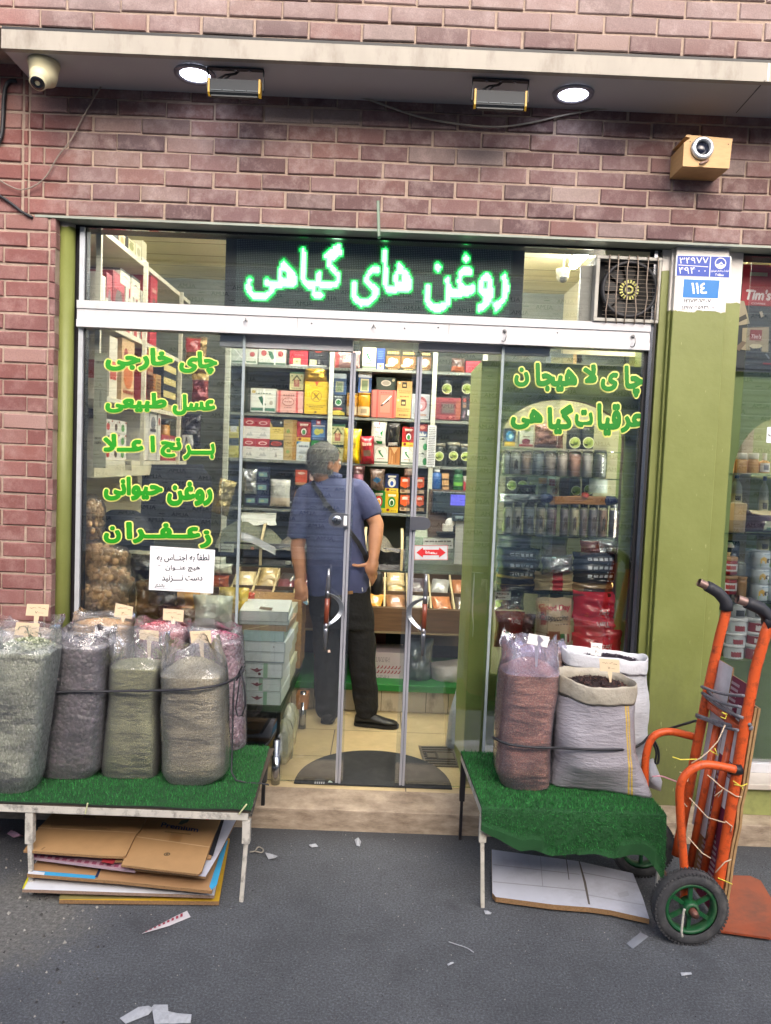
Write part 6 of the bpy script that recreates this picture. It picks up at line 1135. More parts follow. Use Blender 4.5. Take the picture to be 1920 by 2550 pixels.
# third row
G3 = 'red and white boxes stacked two by two'
for (x0, y0, x1, y1), l in (((184, 834, 322, 1051), 'red and white box, upper one of the outer column'), ((318, 843, 468, 1056), 'red and white box, upper one beside the dark topped boxes'), ((176, 1047, 314, 1253), 'red and white box, lower one of the outer column'), ((312, 1053, 462, 1262), 'red and white box, lower one beside the dark red topped box')): carton('tea_box', l, 'Z7', x0, y0, x1, y1, Yp, .08, 'd8dad6', twotone('a42a3a'), 'box', G3)
cb('yellow box with a dark slanted top, third row', 'Z7', 464, 858, 606, 1062, 'd0bd6a', [('r', 0, .64, 1, 1, '2c3034'), ('p', [(0, .64), (0, .9), (.2, .64)], 'd0bd6a'), ('e', .8, .88, .07, .06, 'c8c8c0'), ('l', .2, .48, .8, .54, 1, '8a7a3a'), ('l', .3, .38, .7, .43, 1, '8a7a3a')])
cb('white box with black and red top, below the yellow dark topped box', 'Z7', 455, 1064, 602, 1268, 'd8dad6', [('r', 0, .62, 1, 1, '2c2f36'), ('e', .5, .8, .4, .12, 'c0503c'), ('e', .5, .8, .32, .085, '7a2c28'), ('l', .3, .48, .7, .53, 1, '8a8a88'), ('p', [(.4, .12), (.5, .42), (.58, .12)], '9a9c9c')])
gl_ = [('r', .7, 0, 1, 1, 'a07838'), ('l', .1, .82, .6, .9, 1, '7a6a3a'), ('e', .35, .42, .14, .1, '7a9a5a'), ('l', .1, .12, .6, .2, 1, '7a6a3a')]
cb('tan box with a faint green leaf, above its twin', 'Z7', 606, 854, 742, 1064, 'b09a64', gl_); cb('tan box with a faint green leaf, below its twin', 'Z7', 603, 1066, 736, 1274, 'b09a64', gl_)
yc_ = [('r', 0, .62, 1, 1, '4a5664'), ('r', .25, .3, .8, .62, 'd8dce0'), ('l', .1, .08, .9, .2, 1, '9a9440')]
cb('pale yellow box with grey top, behind the fixed pane edge, above', 'Z7', 28, 846, 142, 1040, 'c4bc6a', yc_); cb('pale yellow box with grey top, behind the fixed pane edge, below', 'Z7', 26, 1046, 140, 1246, 'c4bc6a', yc_[:1]+yc_[2:])
cb('red tea box with yellow foot, upper left of the man', 'Z7', 744, 876, 888, 1082, 'a01f24', tea('a01f24', '7a1418', '2c7a3c'))
cb('dark blue box with a map picture, next to an upright', 'Z7', 890, 852, 1052, 1068, '23407a', [('r', .32, .74, .6, 1, 'b02a34'), ('e', .46, .86, .1, .06, 'e0d8d8'), ('r', .1, .14, .9, .64, '5a8ac0'), ('e', .4, .4, .2, .16, 'b8b84a'), ('e', .68, .44, .14, .12, 'c8bc4a'), ('r', .1, .66, .9, .72, 'd0d4dc'), ('l', .15, .04, .85, .1, 1, 'a8b8d0')])
cb('pale blue white box under the red tea box', 'Z7', 738, 1080, 872, 1278, 'c4ccd0', [('p', [(0, 1), (.4, 1), (0, .84)], '2c7ab0'), ('l', .2, .66, .9, .84, 1, '5a6a78'), ('e', .5, .42, .34, .09, '9aa4a8'), ('e', .35, .2, .2, .08, 'b0b4ac'), ('l', .2, .05, .8, .1, 1, '6a7a80')])
cb('green box with white script half hidden by the man', 'Z7', 886, 1070, 1052, 1280, '1c7a34', [('l', .2, .72, .85, .88, 1, 'e4ece0'), ('e', .5, .4, .3, .2, 'c83a2c'), ('r', 0, 0, 1, .16, 'd0b030')])
cb('cream hut box behind the door pane, above another hut box', 'Z7', 1094, 902, 1240, 1112, 'cfcf9a', house()); cb('cream hut box behind the door pane, below another hut box', 'Z7', 1092, 1114, 1226, 1284, 'cfcf9a', [('r', 0, .84, 1, 1, '2c4a48')]+house()[1:])
pouch('coffee_bag', 'upright yellow bag in the door gap', 'Z7', 1224, 952, 1412, 1302, Yp-.03, .09, 'd8b81c', [('l', .25, .52, .75, .6, 1, '9a7a14'), ('e', .5, .3, .09, .05, 'a83a1c'), ('l', .3, .7, .6, .74, 1, 'b0901c')], grp=PK, seed=11, roll=.03)
pouch('coffee_bag', 'dark red bag with a brown picture in the door gap', 'Z8', 232, 1030, 386, 1312, Yp-.04, .08, '8c1c2c', [('r', .2, .28, .75, .5, '6a5648'), ('l', .2, .62, .85, .8, 1, 'd8b8a8'), ('e', .25, .72, .12, .05, 'c89a8a')], grp=PK, seed=12, roll=-.05)
pouch('coffee_bag', 'tall white pouch with green oval in the door gap', 'Z8', 346, 868, 512, 1116, Yp, .07, 'd2d6d0', [('e', .58, .12, .2, .07, '1c7a3c'), ('e', .5, .9, .1, .07, 'a83a44'), ('l', .2, .68, .8, .76, 1, '8a5a5a'), ('l', .25, .5, .5, .55, 1, '2a6a44'), ('e', .72, .5, .05, .12, '2a8a54'), ('l', .25, .3, .75, .36, 1, '6a8a74')], grp=PK, seed=13, roll=.04)
cb('white packet with green shoot below the tall white pouch', 'Z8', 376, 1116, 522, 1316, 'd6d6cc', leaf(), dep=.07)
pouch('coffee_bag', 'black pouch with crossed green leaves', 'Z8', 508, 872, 664, 1134, Yp, .06, '1c1e20', [('r', .12, .08, .82, .14, 'd4d6d4'), ('l', .1, .03, .85, .07, 1, 'c0c0c0')], grp=PK, seed=14)
mb = MB(); 
for a0, b0, a1, b1, c in ((535, 935, 640, 1045, '8a9a34'), (640, 925, 540, 1050, '9aa83c')): mb.bar(aty('Z8', a0, b0, Yp-.05), aty('Z8', a1, b1, Yp-.05), .012, .003, C_(c), up=(0, 1, 0))
cb('copper coloured shiny box below the black pouch', 'Z8', 526, 1134, 646, 1322, 'a8703c', [('p', [(.2, .95), (.5, .6), (.8, .95)], 'd8b080'), ('r', .1, .1, .18, .8, 'c89a64'), ('r', .6, .1, .7, .7, '8a5a30'), ('r', .3, .05, .36, .5, 'd0a878')], dep=.07)
cb('red tea box with yellow foot, beside the black pouch', 'Z8', 668, 930, 802, 1136, 'a81c20', tea('a81c20', '7a1418', '2c7a3c'), dep=.07); cb('white packet with green shoot under the red tea box', 'Z8', 655, 1136, 786, 1324, 'd6d6cc', leaf(), dep=.07)
cb('red and blue skyline box behind the second door', 'Z8', 836, 898, 932, 1032, 'a83030', [('r', 0, 0, 1, .42, '5a7ab0'), ('p', [(.1, .1), (.2, .4), (.35, .2), (.5, .42), (.7, .15), (.9, .3), (.9, .05), (.1, .05)], 'd8dcd8'), ('e', .45, .72, .3, .14, 'd89a8a')])
wg = [('e', .8, .3, .25, .25, '3a9a5a'), ('l', .15, .78, .7, .86, 1, '5a6a60'), ('e', .5, .86, .14, .05, '3a4a44')]
cb('white box with a green leaf disc, upper of a pair behind the price list', 'Z8', 834, 1034, 930, 1180, 'd4d8d4', wg); cb('white box with a green leaf disc, lower of a pair behind the price list', 'Z8', 830, 1182, 926, 1334, 'd4d8d4', wg)
carton('price_list', 'long white handwritten price list hung on the shelf upright', 'Z8', 922, 912, 1012, 1346, YSH-.07, .002, 'dfe2e6', [('l', .12, .04, .9, .96, 22, '7a7c84')], 'paper')
for x, w_, t, l in ((1050, 62, 1098, 'jar with green disc label half behind the price list'), (1196, 66, 1090, 'wide jar with green disc label and a buff card at its foot'), (1320, 56, 1106, 'jar with green disc label beside the yellow strip')): jar('spice_jar', l, 'Z8', x-w_, t, x+w_, 1338, Yp, '3c4240', '8a8878', 'jar', GJ, (.5, .44, .034), .13)
# fourth row
pouch('herb_bag', 'crumpled silver bag on the lowest shelf by the pane edge', 'Z7', 160, 1368, 335, 1622, Yp-.02, .08, '8e949a', grp=PK, seed=21, mat=M('a8adb2', .18, .7, var=.3, vs=12, bp=.8, bs=16, bd=.03))
bx = [('r', .15, .12, .85, .5, '7aa0a0'), ('e', .4, .3, .16, .1, 'a8b890'), ('r', 0, .86, 1, 1, '3a4658')]
for (x0, y0, x1, y1), l in (((330, 1342, 458, 1460), 'dark blue teal box on top of its stack'), ((318, 1462, 450, 1600), 'dark blue teal box in the middle of its stack'), ((330, 1604, 468, 1735), 'dark blue teal box at the foot of its stack'), ((205, 1610, 326, 1730), 'dark blue teal box below the crumpled silver bag')): carton('tea_box', l, 'Z7', x0, y0, x1, y1, Yp, .07, '262e50', bx, 'box', 'dark blue teal boxes')
pouch('rice_bag', 'clear bag half full of white grain on the lowest shelf', 'Z7', 468, 1478, 680, 1752, Yp-.02, .08, 'b4b4ac', [('r', 0, 0, 1, .36, 'd0c4b0')], grp=PK, seed=23, mat=M('b9bcb8', .2, var=.1, vs=8, bp=.6, bs=18, bd=.02, coat=.6))
cb('orange box in a dark frame on the lowest shelf left of the man', 'Z7', 722, 1368, 858, 1538, '2a2622', [('r', .05, .05, .95, .95, 'c44c24'), ('e', .5, .76, .28, .08, 'e8d0c0'), ('r', .05, .05, .95, .2, 'a8805c')])
cb('dark box with gold figure, behind the man', 'Z7', 664, 1552, 842, 1752, '1c1c2c', [('e', .4, .5, .12, .3, '8a5a2c'), ('e', .4, .6, .06, .12, 'c09a5c'), ('e', .1, .2, .05, .05, 'b8b8c0')])
cb('maroon and white box beside the man head', 'Z7', 866, 1376, 952, 1560, '7a2430', [('e', .4, .62, .3, .22, 'd0b8b0'), ('r', .55, .0, 1, .4, 'd8d8cc')])
pouch('herb_bag', 'pink labelled bag of dark tea right of the man head', 'Z8', 155, 1330, 284, 1510, Yp-.02, .07, '5a3c40', [('r', .05, 0, .95, .5, 'a87084')], grp=PK, seed=25)
pouch('herb_bag', 'clear gathered bag of dark berries with blue label', 'Z8', 332, 1368, 492, 1584, Yp-.03, .09, '4a3a34', [('e', .5, .48, .28, .12, '2f5a80')], grp=PK, seed=26, mat=M('5c4a42', .15, var=.6, vs=30, bp=.7, bs=22, bd=.02, coat=1))
cb('navy tea box with yellow foot on the lowest shelf', 'Z8', 492, 1416, 632, 1606, '1a2c5c', tea('1a2c5c', 'd8d8d0', '2c5ab0'), dep=.07); cb('green tea box with yellow foot beside the sleeve', 'Z8', 358, 1592, 492, 1818, '1c7a2c', tea('1c7a2c', 'b83020', 'd8a020', 'c8b824'), dep=.07); cb('yellow tea box with a green badge on the lowest shelf', 'Z8', 492, 1608, 628, 1818, 'd0ac1c', tea('7a3a1c', '2a8a3c', '1c5a2c', 'd8bc28'), dep=.07)
GO = 'orange topped boxes stacked by the door'
for (x0, y0, x1, y1), l in (((648, 1446, 752, 1614), 'orange topped box, upper one clear of the door pane'), ((643, 1632, 748, 1800), 'orange topped box, lower one clear of the door pane'), ((806, 1448, 900, 1622), 'orange topped box, upper one seen through the door pane'), ((803, 1638, 897, 1804), 'orange topped box, lower one seen through the door pane')): carton('tea_box', l, 'Z8', x0, y0, x1, y1, Yp, .07, '3c342c', orange(), 'box', GO)
pouch('herb_bag', 'small clear bag of nuts above the orange boxes', 'Z8', 690, 1355, 800, 1442, Yp, .06, '8a7468', grp=PK, seed=27)
jar('blue_bottle', 'blue foil wrapped bottle on the counter shelf', 'Z8', 972, 1372, 1078, 1596, Yp-.05, '2c5a9a', 'c8ccd4', 'bottle', PK, None, .12, .4)
for k, l in enumerate(('small pale wooden cube box, lowest of three', 'small pale wooden cube box, middle of three', 'small pale wooden cube box, topmost of three')): cb(l, 'Z8', 1086-2*k+2, 1546-68*k, 1156, 1602-68*k, 'c8a070', [('r', 0, .86, 1, 1, 'b08a5c')], dep=.05, Y=Yp-.05, name='cube_box')
jar('green_bottle', 'dark and light green bottle beside the cube boxes', 'Z8', 1200, 1370, 1300, 1612, Yp-.05, '2c6a34', '1c4a2c', 'bottle', PK, None, .2, .2, lab2=(.3, .45, 1.3, '7ac04a'))
cb('white red and yellow carton near the yellow strip', 'Z8', 1304, 1440, 1398, 1608, 'd0ccc4', [('p', [(0, .0), (1, 0), (1, .3), (0, .7)], 'b0303c'), ('e', .8, .55, .22, .14, 'd0b040')], Y=Yp-.05)
# monitor and counter things
mo = thing('monitor', 'dark till monitor with a violet lit window on its screen', 'monitor', aty('Z8', 1180, 1900, 1.75)); mb = MB(); p, q = aty('Z8', 985, 1812, 1.75), aty('Z8', 1400, 1612, 1.75); mb.box(p.x, q.x, 1.75, 1.79, p.z, q.z, M('2c3a44', .35)); mb.build('casing', mo, bev=.006)
mb = MB(); p2, q2 = aty('Z8', 1172, 1742, 1.749), aty('Z8', 1372, 1638, 1.749); mb.box(p2.x, q2.x, 1.7475, 1.7495, p2.z, q2.z, M('5a5ad0', .4, var=.2, vs=30, emit=.35)); mb.build('screen', mo); mb = MB(); x = (p.x+q.x)/2; mb.box(x-.03, x+.03, 1.755, 1.785, p.z-.14, p.z-.001, M('2a3036', .4)); mb.box(x-.1, x+.1, 1.7, 1.84, p.z-.155, p.z-.141, M('2a3036', .4)); mb.build('stand', mo, bev=.003)
p, q = aty('Z8', 955, 1830, 1.72), aty('Z8', 1400, 1600, 1.72); mb = MB(); mb.box(p.x, X(1186, 1250, 1.72), 1.795, 1.9, FZ+.3, q.z+.0, M('5c4c40', .6)); mb.build('till_desk', None, 'brown till desk behind the dark monitor', 'desk')
sc = thing('weighing_scale', 'grey pole display of a weighing scale beside the green cabinet', 'scale', aty('C2', 1120, 800, 1.6)); mb = MB(); p, q = aty('C2', 1068, 760, 1.6), aty('C2', 1180, 255, 1.6); mb.box(p.x, q.x, 1.6, 1.615, p.z, q.z, M('a9adac', .4)); mb.build('pole', sc); mb = MB(); p, q = aty('C2', 1045, 262, 1.59), aty('C2', 1205, 185, 1.59); mb.box(p.x, q.x, 1.58, 1.64, p.z, q.z, M('2a3844', .4)); mb.box(p.x+.02, q.x-.02, 1.5785, 1.5795, (p.z+q.z)/2-.008, (p.z+q.z)/2+.01, M('8aa0ac', .4)); mb.build('display', sc, bev=.004)
p, q = aty('C2', 940, 382, 1.58), aty('C2', 1062, 235, 1.58); mb = MB(); mb.box(p.x, q.x, 1.58, 1.66, p.z, p.z+(q.z-p.z)*.5, M('cfd0cc', .4)); sph(mb, Vector(((p.x+q.x)/2+.015, 1.62, p.z+(q.z-p.z)*.62)), .034, M('e4e4e0', .4), 14); mb.build('card_reader', None, 'small white card reader on the counter', 'card reader')
# --- counter with the spice trays
YC0, YC1 = 1.2, 1.66; zc0 = aty('C2', 900, 1290, YC0).z; zc1 = aty('C2', 900, 880, YC1).z; cxl, cxr = X(520, 1450, 1.3), X(1186, 1450, YC0)
co = thing('spice_counter', 'wooden counter with a slanting tray of small compartments', 'counter', ((cxl+cxr)/2, YC0, FZ)); zw = aty('F1', 900, 72, YC0).z
WOOD = M('6a5038', .5, var=.3, vs=7, st=(.5, 1, 7), dirt='4a3626', da=.4); PALE = M('c3b58c', .55, var=.08)
mb = MB(); mb.box(cxl, cxr, YC0, YC0+.02, zw, zc0, WOOD); mb.build('front_board', co, bev=.002); mb = MB(); mb.box(cxl, cxr, YC0-.004, YC0+.03, zw-.014, zw-.001, M('8c7c5e', .5)); mb.build('trim', co)
dz = .062; sl_ = (zc1-zc0)/(YC1-YC0); mb = MB(); mb.add([(cxl, YC0+.021, zc0-dz), (cxr, YC0+.021, zc0-dz), (cxr, YC1, zc1-dz), (cxl, YC1, zc1-dz)], [(0, 1, 2, 3)], M('3e2f24', .7)); mb.box(cxl, cxr, YC1, YC1+.012, zc1-.3, zc1, M('4a3a2c', .6)); mb.build('tray_floor', co)
ym = (YC0+YC1)/2-.01; cols = [577, 631, 682, 735, 790, 846, 902, 958, 1014, 1071, 1127]
zt_ = lambda y: zc0+(y-YC0)*sl_
for px in cols:
 x = X(px, 1475, 1.4); mb = MB(); mb.add([(x+s, y, zt_(y)+o) for s in (-.006, .006) for y, o in ((YC0+.021, -dz), (YC1, -dz), (YC1, -.002), (YC0+.021, -.002))], [(0, 1, 2, 3), (7, 6, 5, 4), (3, 2, 6, 7), (0, 4, 5, 1), (0, 3, 7, 4), (1, 5, 6, 2)], PALE); mb.build('divider', co)
mb = MB(); mb.box(cxl, cxr, ym-.006, ym+.006, zt_(ym)-dz, zt_(ym)-.004, M('5a4632', .6)); mb.build('divider', co); mb = MB(); mb.box(cxl, cxr, YC0+.0205, YC0+.026, zc0-.03, zc0+.004, M('7a6444', .5)); mb.build('rim', co)
SPB = 'spice bags in the counter trays'
def lay(lab, px, row, w_, h, d, base, seed, lbl=1, dy=0, up=0, dxp=0):
 y = (YC0+.12 if row == 0 else YC1-.11)+dy; x = X(px+dxp, 1475, 1.4); z = zt_(y)-dz+d*.5+.004+up; c = Vector((x, y, z)); an = math.atan(sl_); rot = Matrix.Rotation(seed*.9 % .5-.25, 3, 'Z') @ Matrix.Rotation(an-pi/2+.25, 3, 'X'); mb = MB()
 pouchm(mb, lambda p: c+rot @ Vector((p.x, -p.y, p.z)), w_, h, d, M(base, .3, var=.2, vs=22, coat=.7, bp=.5, bs=22, bd=.01), seed, .1, [('r', .3, .4, .68, .6, 'e8e6e0')] if lbl else [], nu=10, nv=12); mb.build('spice_bag', None, lab, 'bag', SPB)
cells = [(604, 1, 'cream powder bag in the back tray nearest the fixed pane', 'c8b88c', 1), (606, 0, 'reddish brown spice bag in a front tray by the red bag', '8a5648', 0), (657, 1, 'sand coloured spice bag lying on another in the back tray', 'b09a68', 1), (656, 0, 'brown spice bag in the front tray beside the dark labelled one', '7a5a48', 0), (708, 1, 'black and silver spice bag in the back tray left of the man', '3a3634', 0), (709, 0, 'dark bag with white label in the front tray left of the man', '2c3030', 1), (762, 1, 'maroon spice bag in the back tray behind the man arm', '6a2a34', 0), (762, 0, 'olive spice bag in the front tray behind the man arm', '6a6440', 0),
 (930, 1, 'beige spice bag in the back tray right of the man', 'a89878', 1), (930, 0, 'yellow orange spice bag in the front tray right of the man', 'c88c2c', 0), (986, 1, 'olive beige bag with labels in the back tray by the door edge', '9c8c5c', 1), (986, 0, 'folded brown spice bag in the front tray by the door edge', '8c6444', 1), (1042, 1, 'dark purple net of spice in the back tray behind the handle', '43343e', 0), (1042, 0, 'white spice bag in the front tray behind the handle', 'c8c8c0', 0), (1099, 1, 'clear silvery spice bag in the back tray', '9a9a98', 0), (1099, 0, 'bright orange spice bag in the front tray', 'c07848', 0), (1154, 1, 'orange brown spice bag in the back tray next to the green cabinet', 'a86a40', 0), (1156, 0, 'brown bag with white label in the front tray next to the green cabinet', '5c5048', 1)]
for i, (px, row, lab, c, l) in enumerate(cells): lay(lab, px, row, .125, .16, .05, c, i+1, l)
lay('sand coloured bag on top of its twin in the back tray', 657, 1, .115, .13, .045, 'b8a270', 41, 1, .02, .035, 4); lay('olive beige bag lying across another by the door edge', 986, 1, .12, .13, .045, 'a8966a', 42, 1, .02, .035); lay('maroon bag below the black and silver one in the back tray', 708, 1, .12, .13, .04, '70323c', 43, 0, -.05, .0)
# --- bins of loose tea behind the counter
bins = thing('tea_bins', 'row of black lined bins with pale dividers above the counter', 'bin', (cxl, YC1+.02, zc1)); YB = YC1+.02; zB1 = aty('C1', 360, 190, YB+.1).z
mb = MB(); mb.box(cxl, cxr, YB, YB+.03, zc1-.02, zc1+.008, M('3a4440', .5)); mb.build('sill', bins)
for px in (648, 795, 907, 1000):
 x = X(px, 1400, YB); mb = MB(); z0, z1, z2 = zc1+.01, aty('C1', 370, 400, YB).z, aty('C1', 470, 200, YB+.12).z
 for a, b in (((x, YB+.005, z0), (x, YB+.005, z1)), ((x, YB+.005, z1), (x+.0, YB+.17, z2)), ((x, YB+.17, z2), (x, YB+.24, z2))): mb.bar(a, b, .018, .012, PALE)
 mb.add([(x, YB+.012, z0), (x, YB+.25, z0), (x, YB+.24, z2-.006), (x, YB+.17, z2-.006), (x, YB+.012, z1)], [(0, 1, 2, 3, 4)], DARK); mb.build('divider', bins)
BLP = M('17191b', .25, var=.3, vs=10, coat=.5, bp=.5, bs=12, bd=.02)
mb = MB(); mb.add([(cxl, YB+.02, zc1+.01), (cxr, YB+.02, zc1+.01), (cxr, YB+.06, zc1+.16), (cxl, YB+.06, zc1+.16)], [(0, 1, 2, 3)], BLP); mb.build('black_liner', bins)
TEAG = grains('loose_green_tea', ['3c4830', '566440', '6a764c', '323c2a', '7c7e58'], 110, 1, .01, .8, (1, 1, 2)); TEAB = grains('loose_black_tea', ['4c4838', '605a44', '38342c', '746c50'], 120, 1, .01)
def heap(lab, px0, px1, z0, z1, m, seed, grp='heaps of loose tea', lean=0):
 x0, x1 = X(px0, 1350, YB+.1), X(px1, 1350, YB+.1); mb = MB(); n = 18; rows_ = []
 for j in range(9):
  v = j/8; r = []
  for i in range(n+1):
   u = i/n; h = (1-abs(2*u-1-lean)**1.8)*max(0, 1-max(0, (v-.75)/.25)**2)*(v**.8) if abs(2*u-1-lean) < 1 else 0
   h = max(0, h); r.append(Vector((x0+(x1-x0)*u, YB+.03+.3*v, z0+(z1-z0)*h+.02*noise.noise(Vector((u*4, v*4, seed))))))
  rows_.append(r)
 mb.loft(rows_, m, (0, 0), closed=False); b = [[Vector((p.x, p.y, zc1)) for p in rows_[0]], rows_[0]]; mb.loft(b, BLP, (0, 0), closed=False); mb.build('tea_heap', None, lab, 'loose tea', grp)
zh = aty('C1', 200, 90, YB+.25).z
heap('tall heap of dark green loose tea sloping up towards the fixed pane', 540, 745, zc1+.12, zh+.02, TEAG, 1, lean=-.35); heap('heap of dark loose tea left of the man arm', 690, 800, zc1+.12, zh-.1, TEAB, 2, lean=-.2); heap('low heap of green tea hidden behind the man', 795, 905, zc1+.1, zh-.1, TEAG, 3); heap('heap of brownish green tea right of the man elbow', 908, 1000, zc1+.14, zh-.06, TEAB, 4, lean=-.4)
mb = MB(); rnd = random.Random(3); R_ = [[aty('C1', x+rnd.uniform(-10, 10), y+rnd.uniform(-8, 8), YB+.3-.02*k) for x in (170, 250, 330, 400, 470, 530)] for k, y in enumerate((60, 80, 120, 165, 195))]; mb.loft(R_, M('d2d6d0', .6, var=.05), (0, 0), closed=False, sm=False); mb.loft([[p+Vector((0, .002, -.001)) for p in r] for r in R_], M('c8ccc6', .6), (0, 0), closed=False); mb.build('paper_sheet', None, 'crumpled white paper lying over the tea bins', 'paper')
mb = MB(); R_ = [[aty('C1', x+(6*(k % 2)), y+dy, YB+.0-.01*k) for x, dy in ((165, 0), (260, 30), (350, 70), (440, 120), (520, 160))] for k, y in enumerate((265, 290, 330, 350))]; mb.loft(R_, M('6a6e74', .25, var=.2, coat=.5, bp=.5, bs=20, bd=.01), (0, 0), closed=False); mb.build('plastic_cover', None, 'grey plastic cover folded over the black bin edge', 'plastic sheet')
carton('bin_label', 'small white handwritten label on the tea bin by the fixed pane edge', 'Z6', 1312, 1012, 1440, 1082, YB-.06, .002, 'c9d0c4', [('t', 'چای مجلسی', .1, .55, .9, .9, '3a4440', .02), ('l', .15, .15, .85, .4, 1, '3a4440')], 'label'); carton('bin_label', 'tiny orange price sticker on a black bin', 'C1', 268, 424, 302, 452, YB-.002, .002, 'd08a6c', (), 'label'); carton('bin_label', 'small white label on the bin just left of the man', 'C1', 628, 570, 682, 606, YB-.004, .002, 'c8ccc0', [('l', .1, .2, .9, .8, 2, '6a6c68')], 'label')
# greenish glass bin by the cabinet
gb = thing('glass_bin', 'misty green glass bin with a taped paper label near the sliding door arrow', 'bin', aty('C2', 850, 870, YB)); p, q = aty('C2', 500, 862, YB-.01), aty('C2', 1222, 470, YB-.01); mb = MB(); mb.box(p.x, q.x, YB-.012, YB-.006, p.z, q.z, glassy('misty_glass', .07, (.8, .9, .85), .1, .3, (.55, .66, .6))); mb.build('front_pane', gb)
mb = MB(); mb.loft([[Vector((p.x+(q.x-p.x)*u, YB+.02+.2*v, p.z+.02+(q.z-p.z+.06)*(1-(2*u-1)**4)*(.3+.7*v))) for u in [i/10 for i in range(11)]] for v in (0, .3, .6, 1)], M('aeb8a4', .7, var=.15, vs=6), (0, 0), closed=False); mb.build('contents', gb)
mb = MB(); deco(mb, [('r', 0, 0, 1, 1, 'd4d8d8'), ('l', .05, .6, .95, .85, 1, '5a5c60'), ('l', .5, .2, .95, .4, 1, '5a5c60')], lambda u, v, o: aty('C2', 712+(1058-712)*u, 585+(468-585)*v, YB-.016-o)); mb.build('paper_label', gb)
# --- below the counter
zg = aty('F1', 900, 655, 1.15).z; GR_ = M('1f7a34', .45, var=.08); lg = thing('green_ledge', 'bright green ledge under the spice counter on a stained tile base', 'ledge', (.2, 1.15, FZ)); mb = MB(); mb.box(cxl, cxr, 1.15, 2.0, zg-.045, zg, GR_); mb.build('ledge', lg, bev=.004)
mb = MB(); TB = M('b9b09c', .5, var=.1, vs=9, dirt='3c342a', da=.8, ds=9, st=(1, 1, .4)); n = 12
for i in range(n): w_ = (cxr-cxl)/n; mb.box(cxl+i*w_+.002, cxl+(i+1)*w_-.002, 1.19, 1.26, FZ, zg-.046, TB)
mb.box(cxl, cxr, 1.193, 1.25, FZ, zg-.047, M('4a4238', .8)); mb.build('tile_base', lg)
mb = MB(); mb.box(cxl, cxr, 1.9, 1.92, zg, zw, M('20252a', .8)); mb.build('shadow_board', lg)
def rows_(y0, y1, c): return [('p', [(.05+.13*k, y0), (.11+.13*k, y0+(y1-y0)*.3), (.14+.13*k, y1), (.10+.13*k, y1), (.08+.13*k, y0+(y1-y0)*.5), (.02+.13*k, y0+(y1-y0)*.2)], c) for k in range(7)]
carton('carton', 'white carton with two rows of red marks under the counter', 'F1', 130, 285, 543, 638, 1.3, .25, 'cdbfc4', [('l', .24, .7, .62, .86, 4, '9a8a92'), ('l', .24, .12, .62, .3, 4, '9a8a92')]+[(t, [(u*.72+.26, v) for u, v in pts], c) for t, pts, c in rows_(.5, .6, 'a83a50')+rows_(.36, .46, 'a83a50')], 'box')
carton('carton', 'dark red crate behind the white carton under the counter', 'F1', 235, 70, 350, 285, 1.62, .15, '5c2420', (), 'box')
pouch('plastic_bag', 'hanging grey clear plastic bag under the counter', 'F1', 560, 130, 870, 600, 1.34, .2, '5c6a74', grp=None, seed=61, cr=.3, mat=M('5f6c76', .2, var=.25, vs=7, coat=.6, bp=.7, bs=9, bd=.03))
mb = MB(); c = aty('F1', 1060, 520, 1.34); pouchm(mb, lambda p: c+Matrix.Rotation(-.15, 3, 'Y') @ Vector((p.x, -p.y, p.z)), .26, .19, .17, M('b9b4b2', .3, var=.12, vs=9, coat=.3, bp=.5, bs=16, bd=.02), 62, .05); mb.build('rice_sack', None, 'plump white sack lying on the green ledge', 'sack')
mb = MB(); R_ = [ring(aty('F1', x, y, .62), h, h*.8, n=20, wob=.01, k=4) for x, y, h in ((1130, 1500, .04), (1150, 1420, .075), (1175, 1200, .08), (1195, 950, .075), (1215, 700, .05))]; mb.loft(R_, wovenmat('pale_woven_sack', 'a9b2bc', 'c4ccd4')); mb.build('sack', None, 'pale woven sack leaning on the green cabinet inside the doorway', 'sack')
# floor mat and drain
ctr = atz('Y4', 930, 1868, FZ); ap = atz('Y4', 925, 1642, FZ); l_ = atz('Y4', 445, 1858, FZ); r_ = atz('Y4', 1472, 1882, FZ); hw = (r_.x-l_.x)/2; hd = ap.y-(l_.y+r_.y)/2
mb = MB(); pts = [Vector((lerp(l_.x, r_.x, .5)+hw*cos(pi*k/32), lerp(l_.y, r_.y, .5)+hd*sin(pi*k/32)**.9, FZ-.001)) for k in range(33)]; mb.prism(pts, (0, 0, .007), M('26282a', .85, var=.25, vs=30, bp=.6, bs=260, bd=.004, dirt='4c4a48', da=.3)); 
q0, q1, q2 = [aty('Y4', x, y, l_.y+.03) for x, y in ((580, 1855), (650, 1855), (580, 1838))]; z = FZ+.0068; a_, b_, c_ = atz('Y4', 580, 1853, z), atz('Y4', 650, 1855, z), atz('Y4', 582, 1838, z)
for k in range(5): u = k/5; mb.poly([lerp(a_, b_, u), lerp(a_, b_, u+.13), lerp(a_, b_, u+.13)+(c_-a_), lerp(a_, b_, u)+(c_-a_)], M('9a9c9c', .6))
mb.build('door_mat', None, 'dark half round rubber door mat inside the doorway', 'mat')
gr = [atz('F1', x, y, FZ) for x, y in ((790, 1525), (1150, 1535), (1085, 1312), (722, 1306))]; G_ = M('8a7f6c', .35, .6, var=.2, dirt='3a342c', da=.6); mb = MB(); mb.prism([p+Vector((0, 0, -.003)) for p in gr], (0, 0, .004), M('1c1a18', .8)); B_ = lambda u, v: lerp(lerp(gr[0], gr[1], u), lerp(gr[3], gr[2], u), v)+Vector((0, 0, .0025))
for k in range(9):
 v = .04+.115*k
 if k in (3, 4, 5): mb.bar(B_(0, v), B_(.1, v), .009, .003, G_); continue
 mb.bar(B_(0, v), B_(1, v), .012, .003, G_)
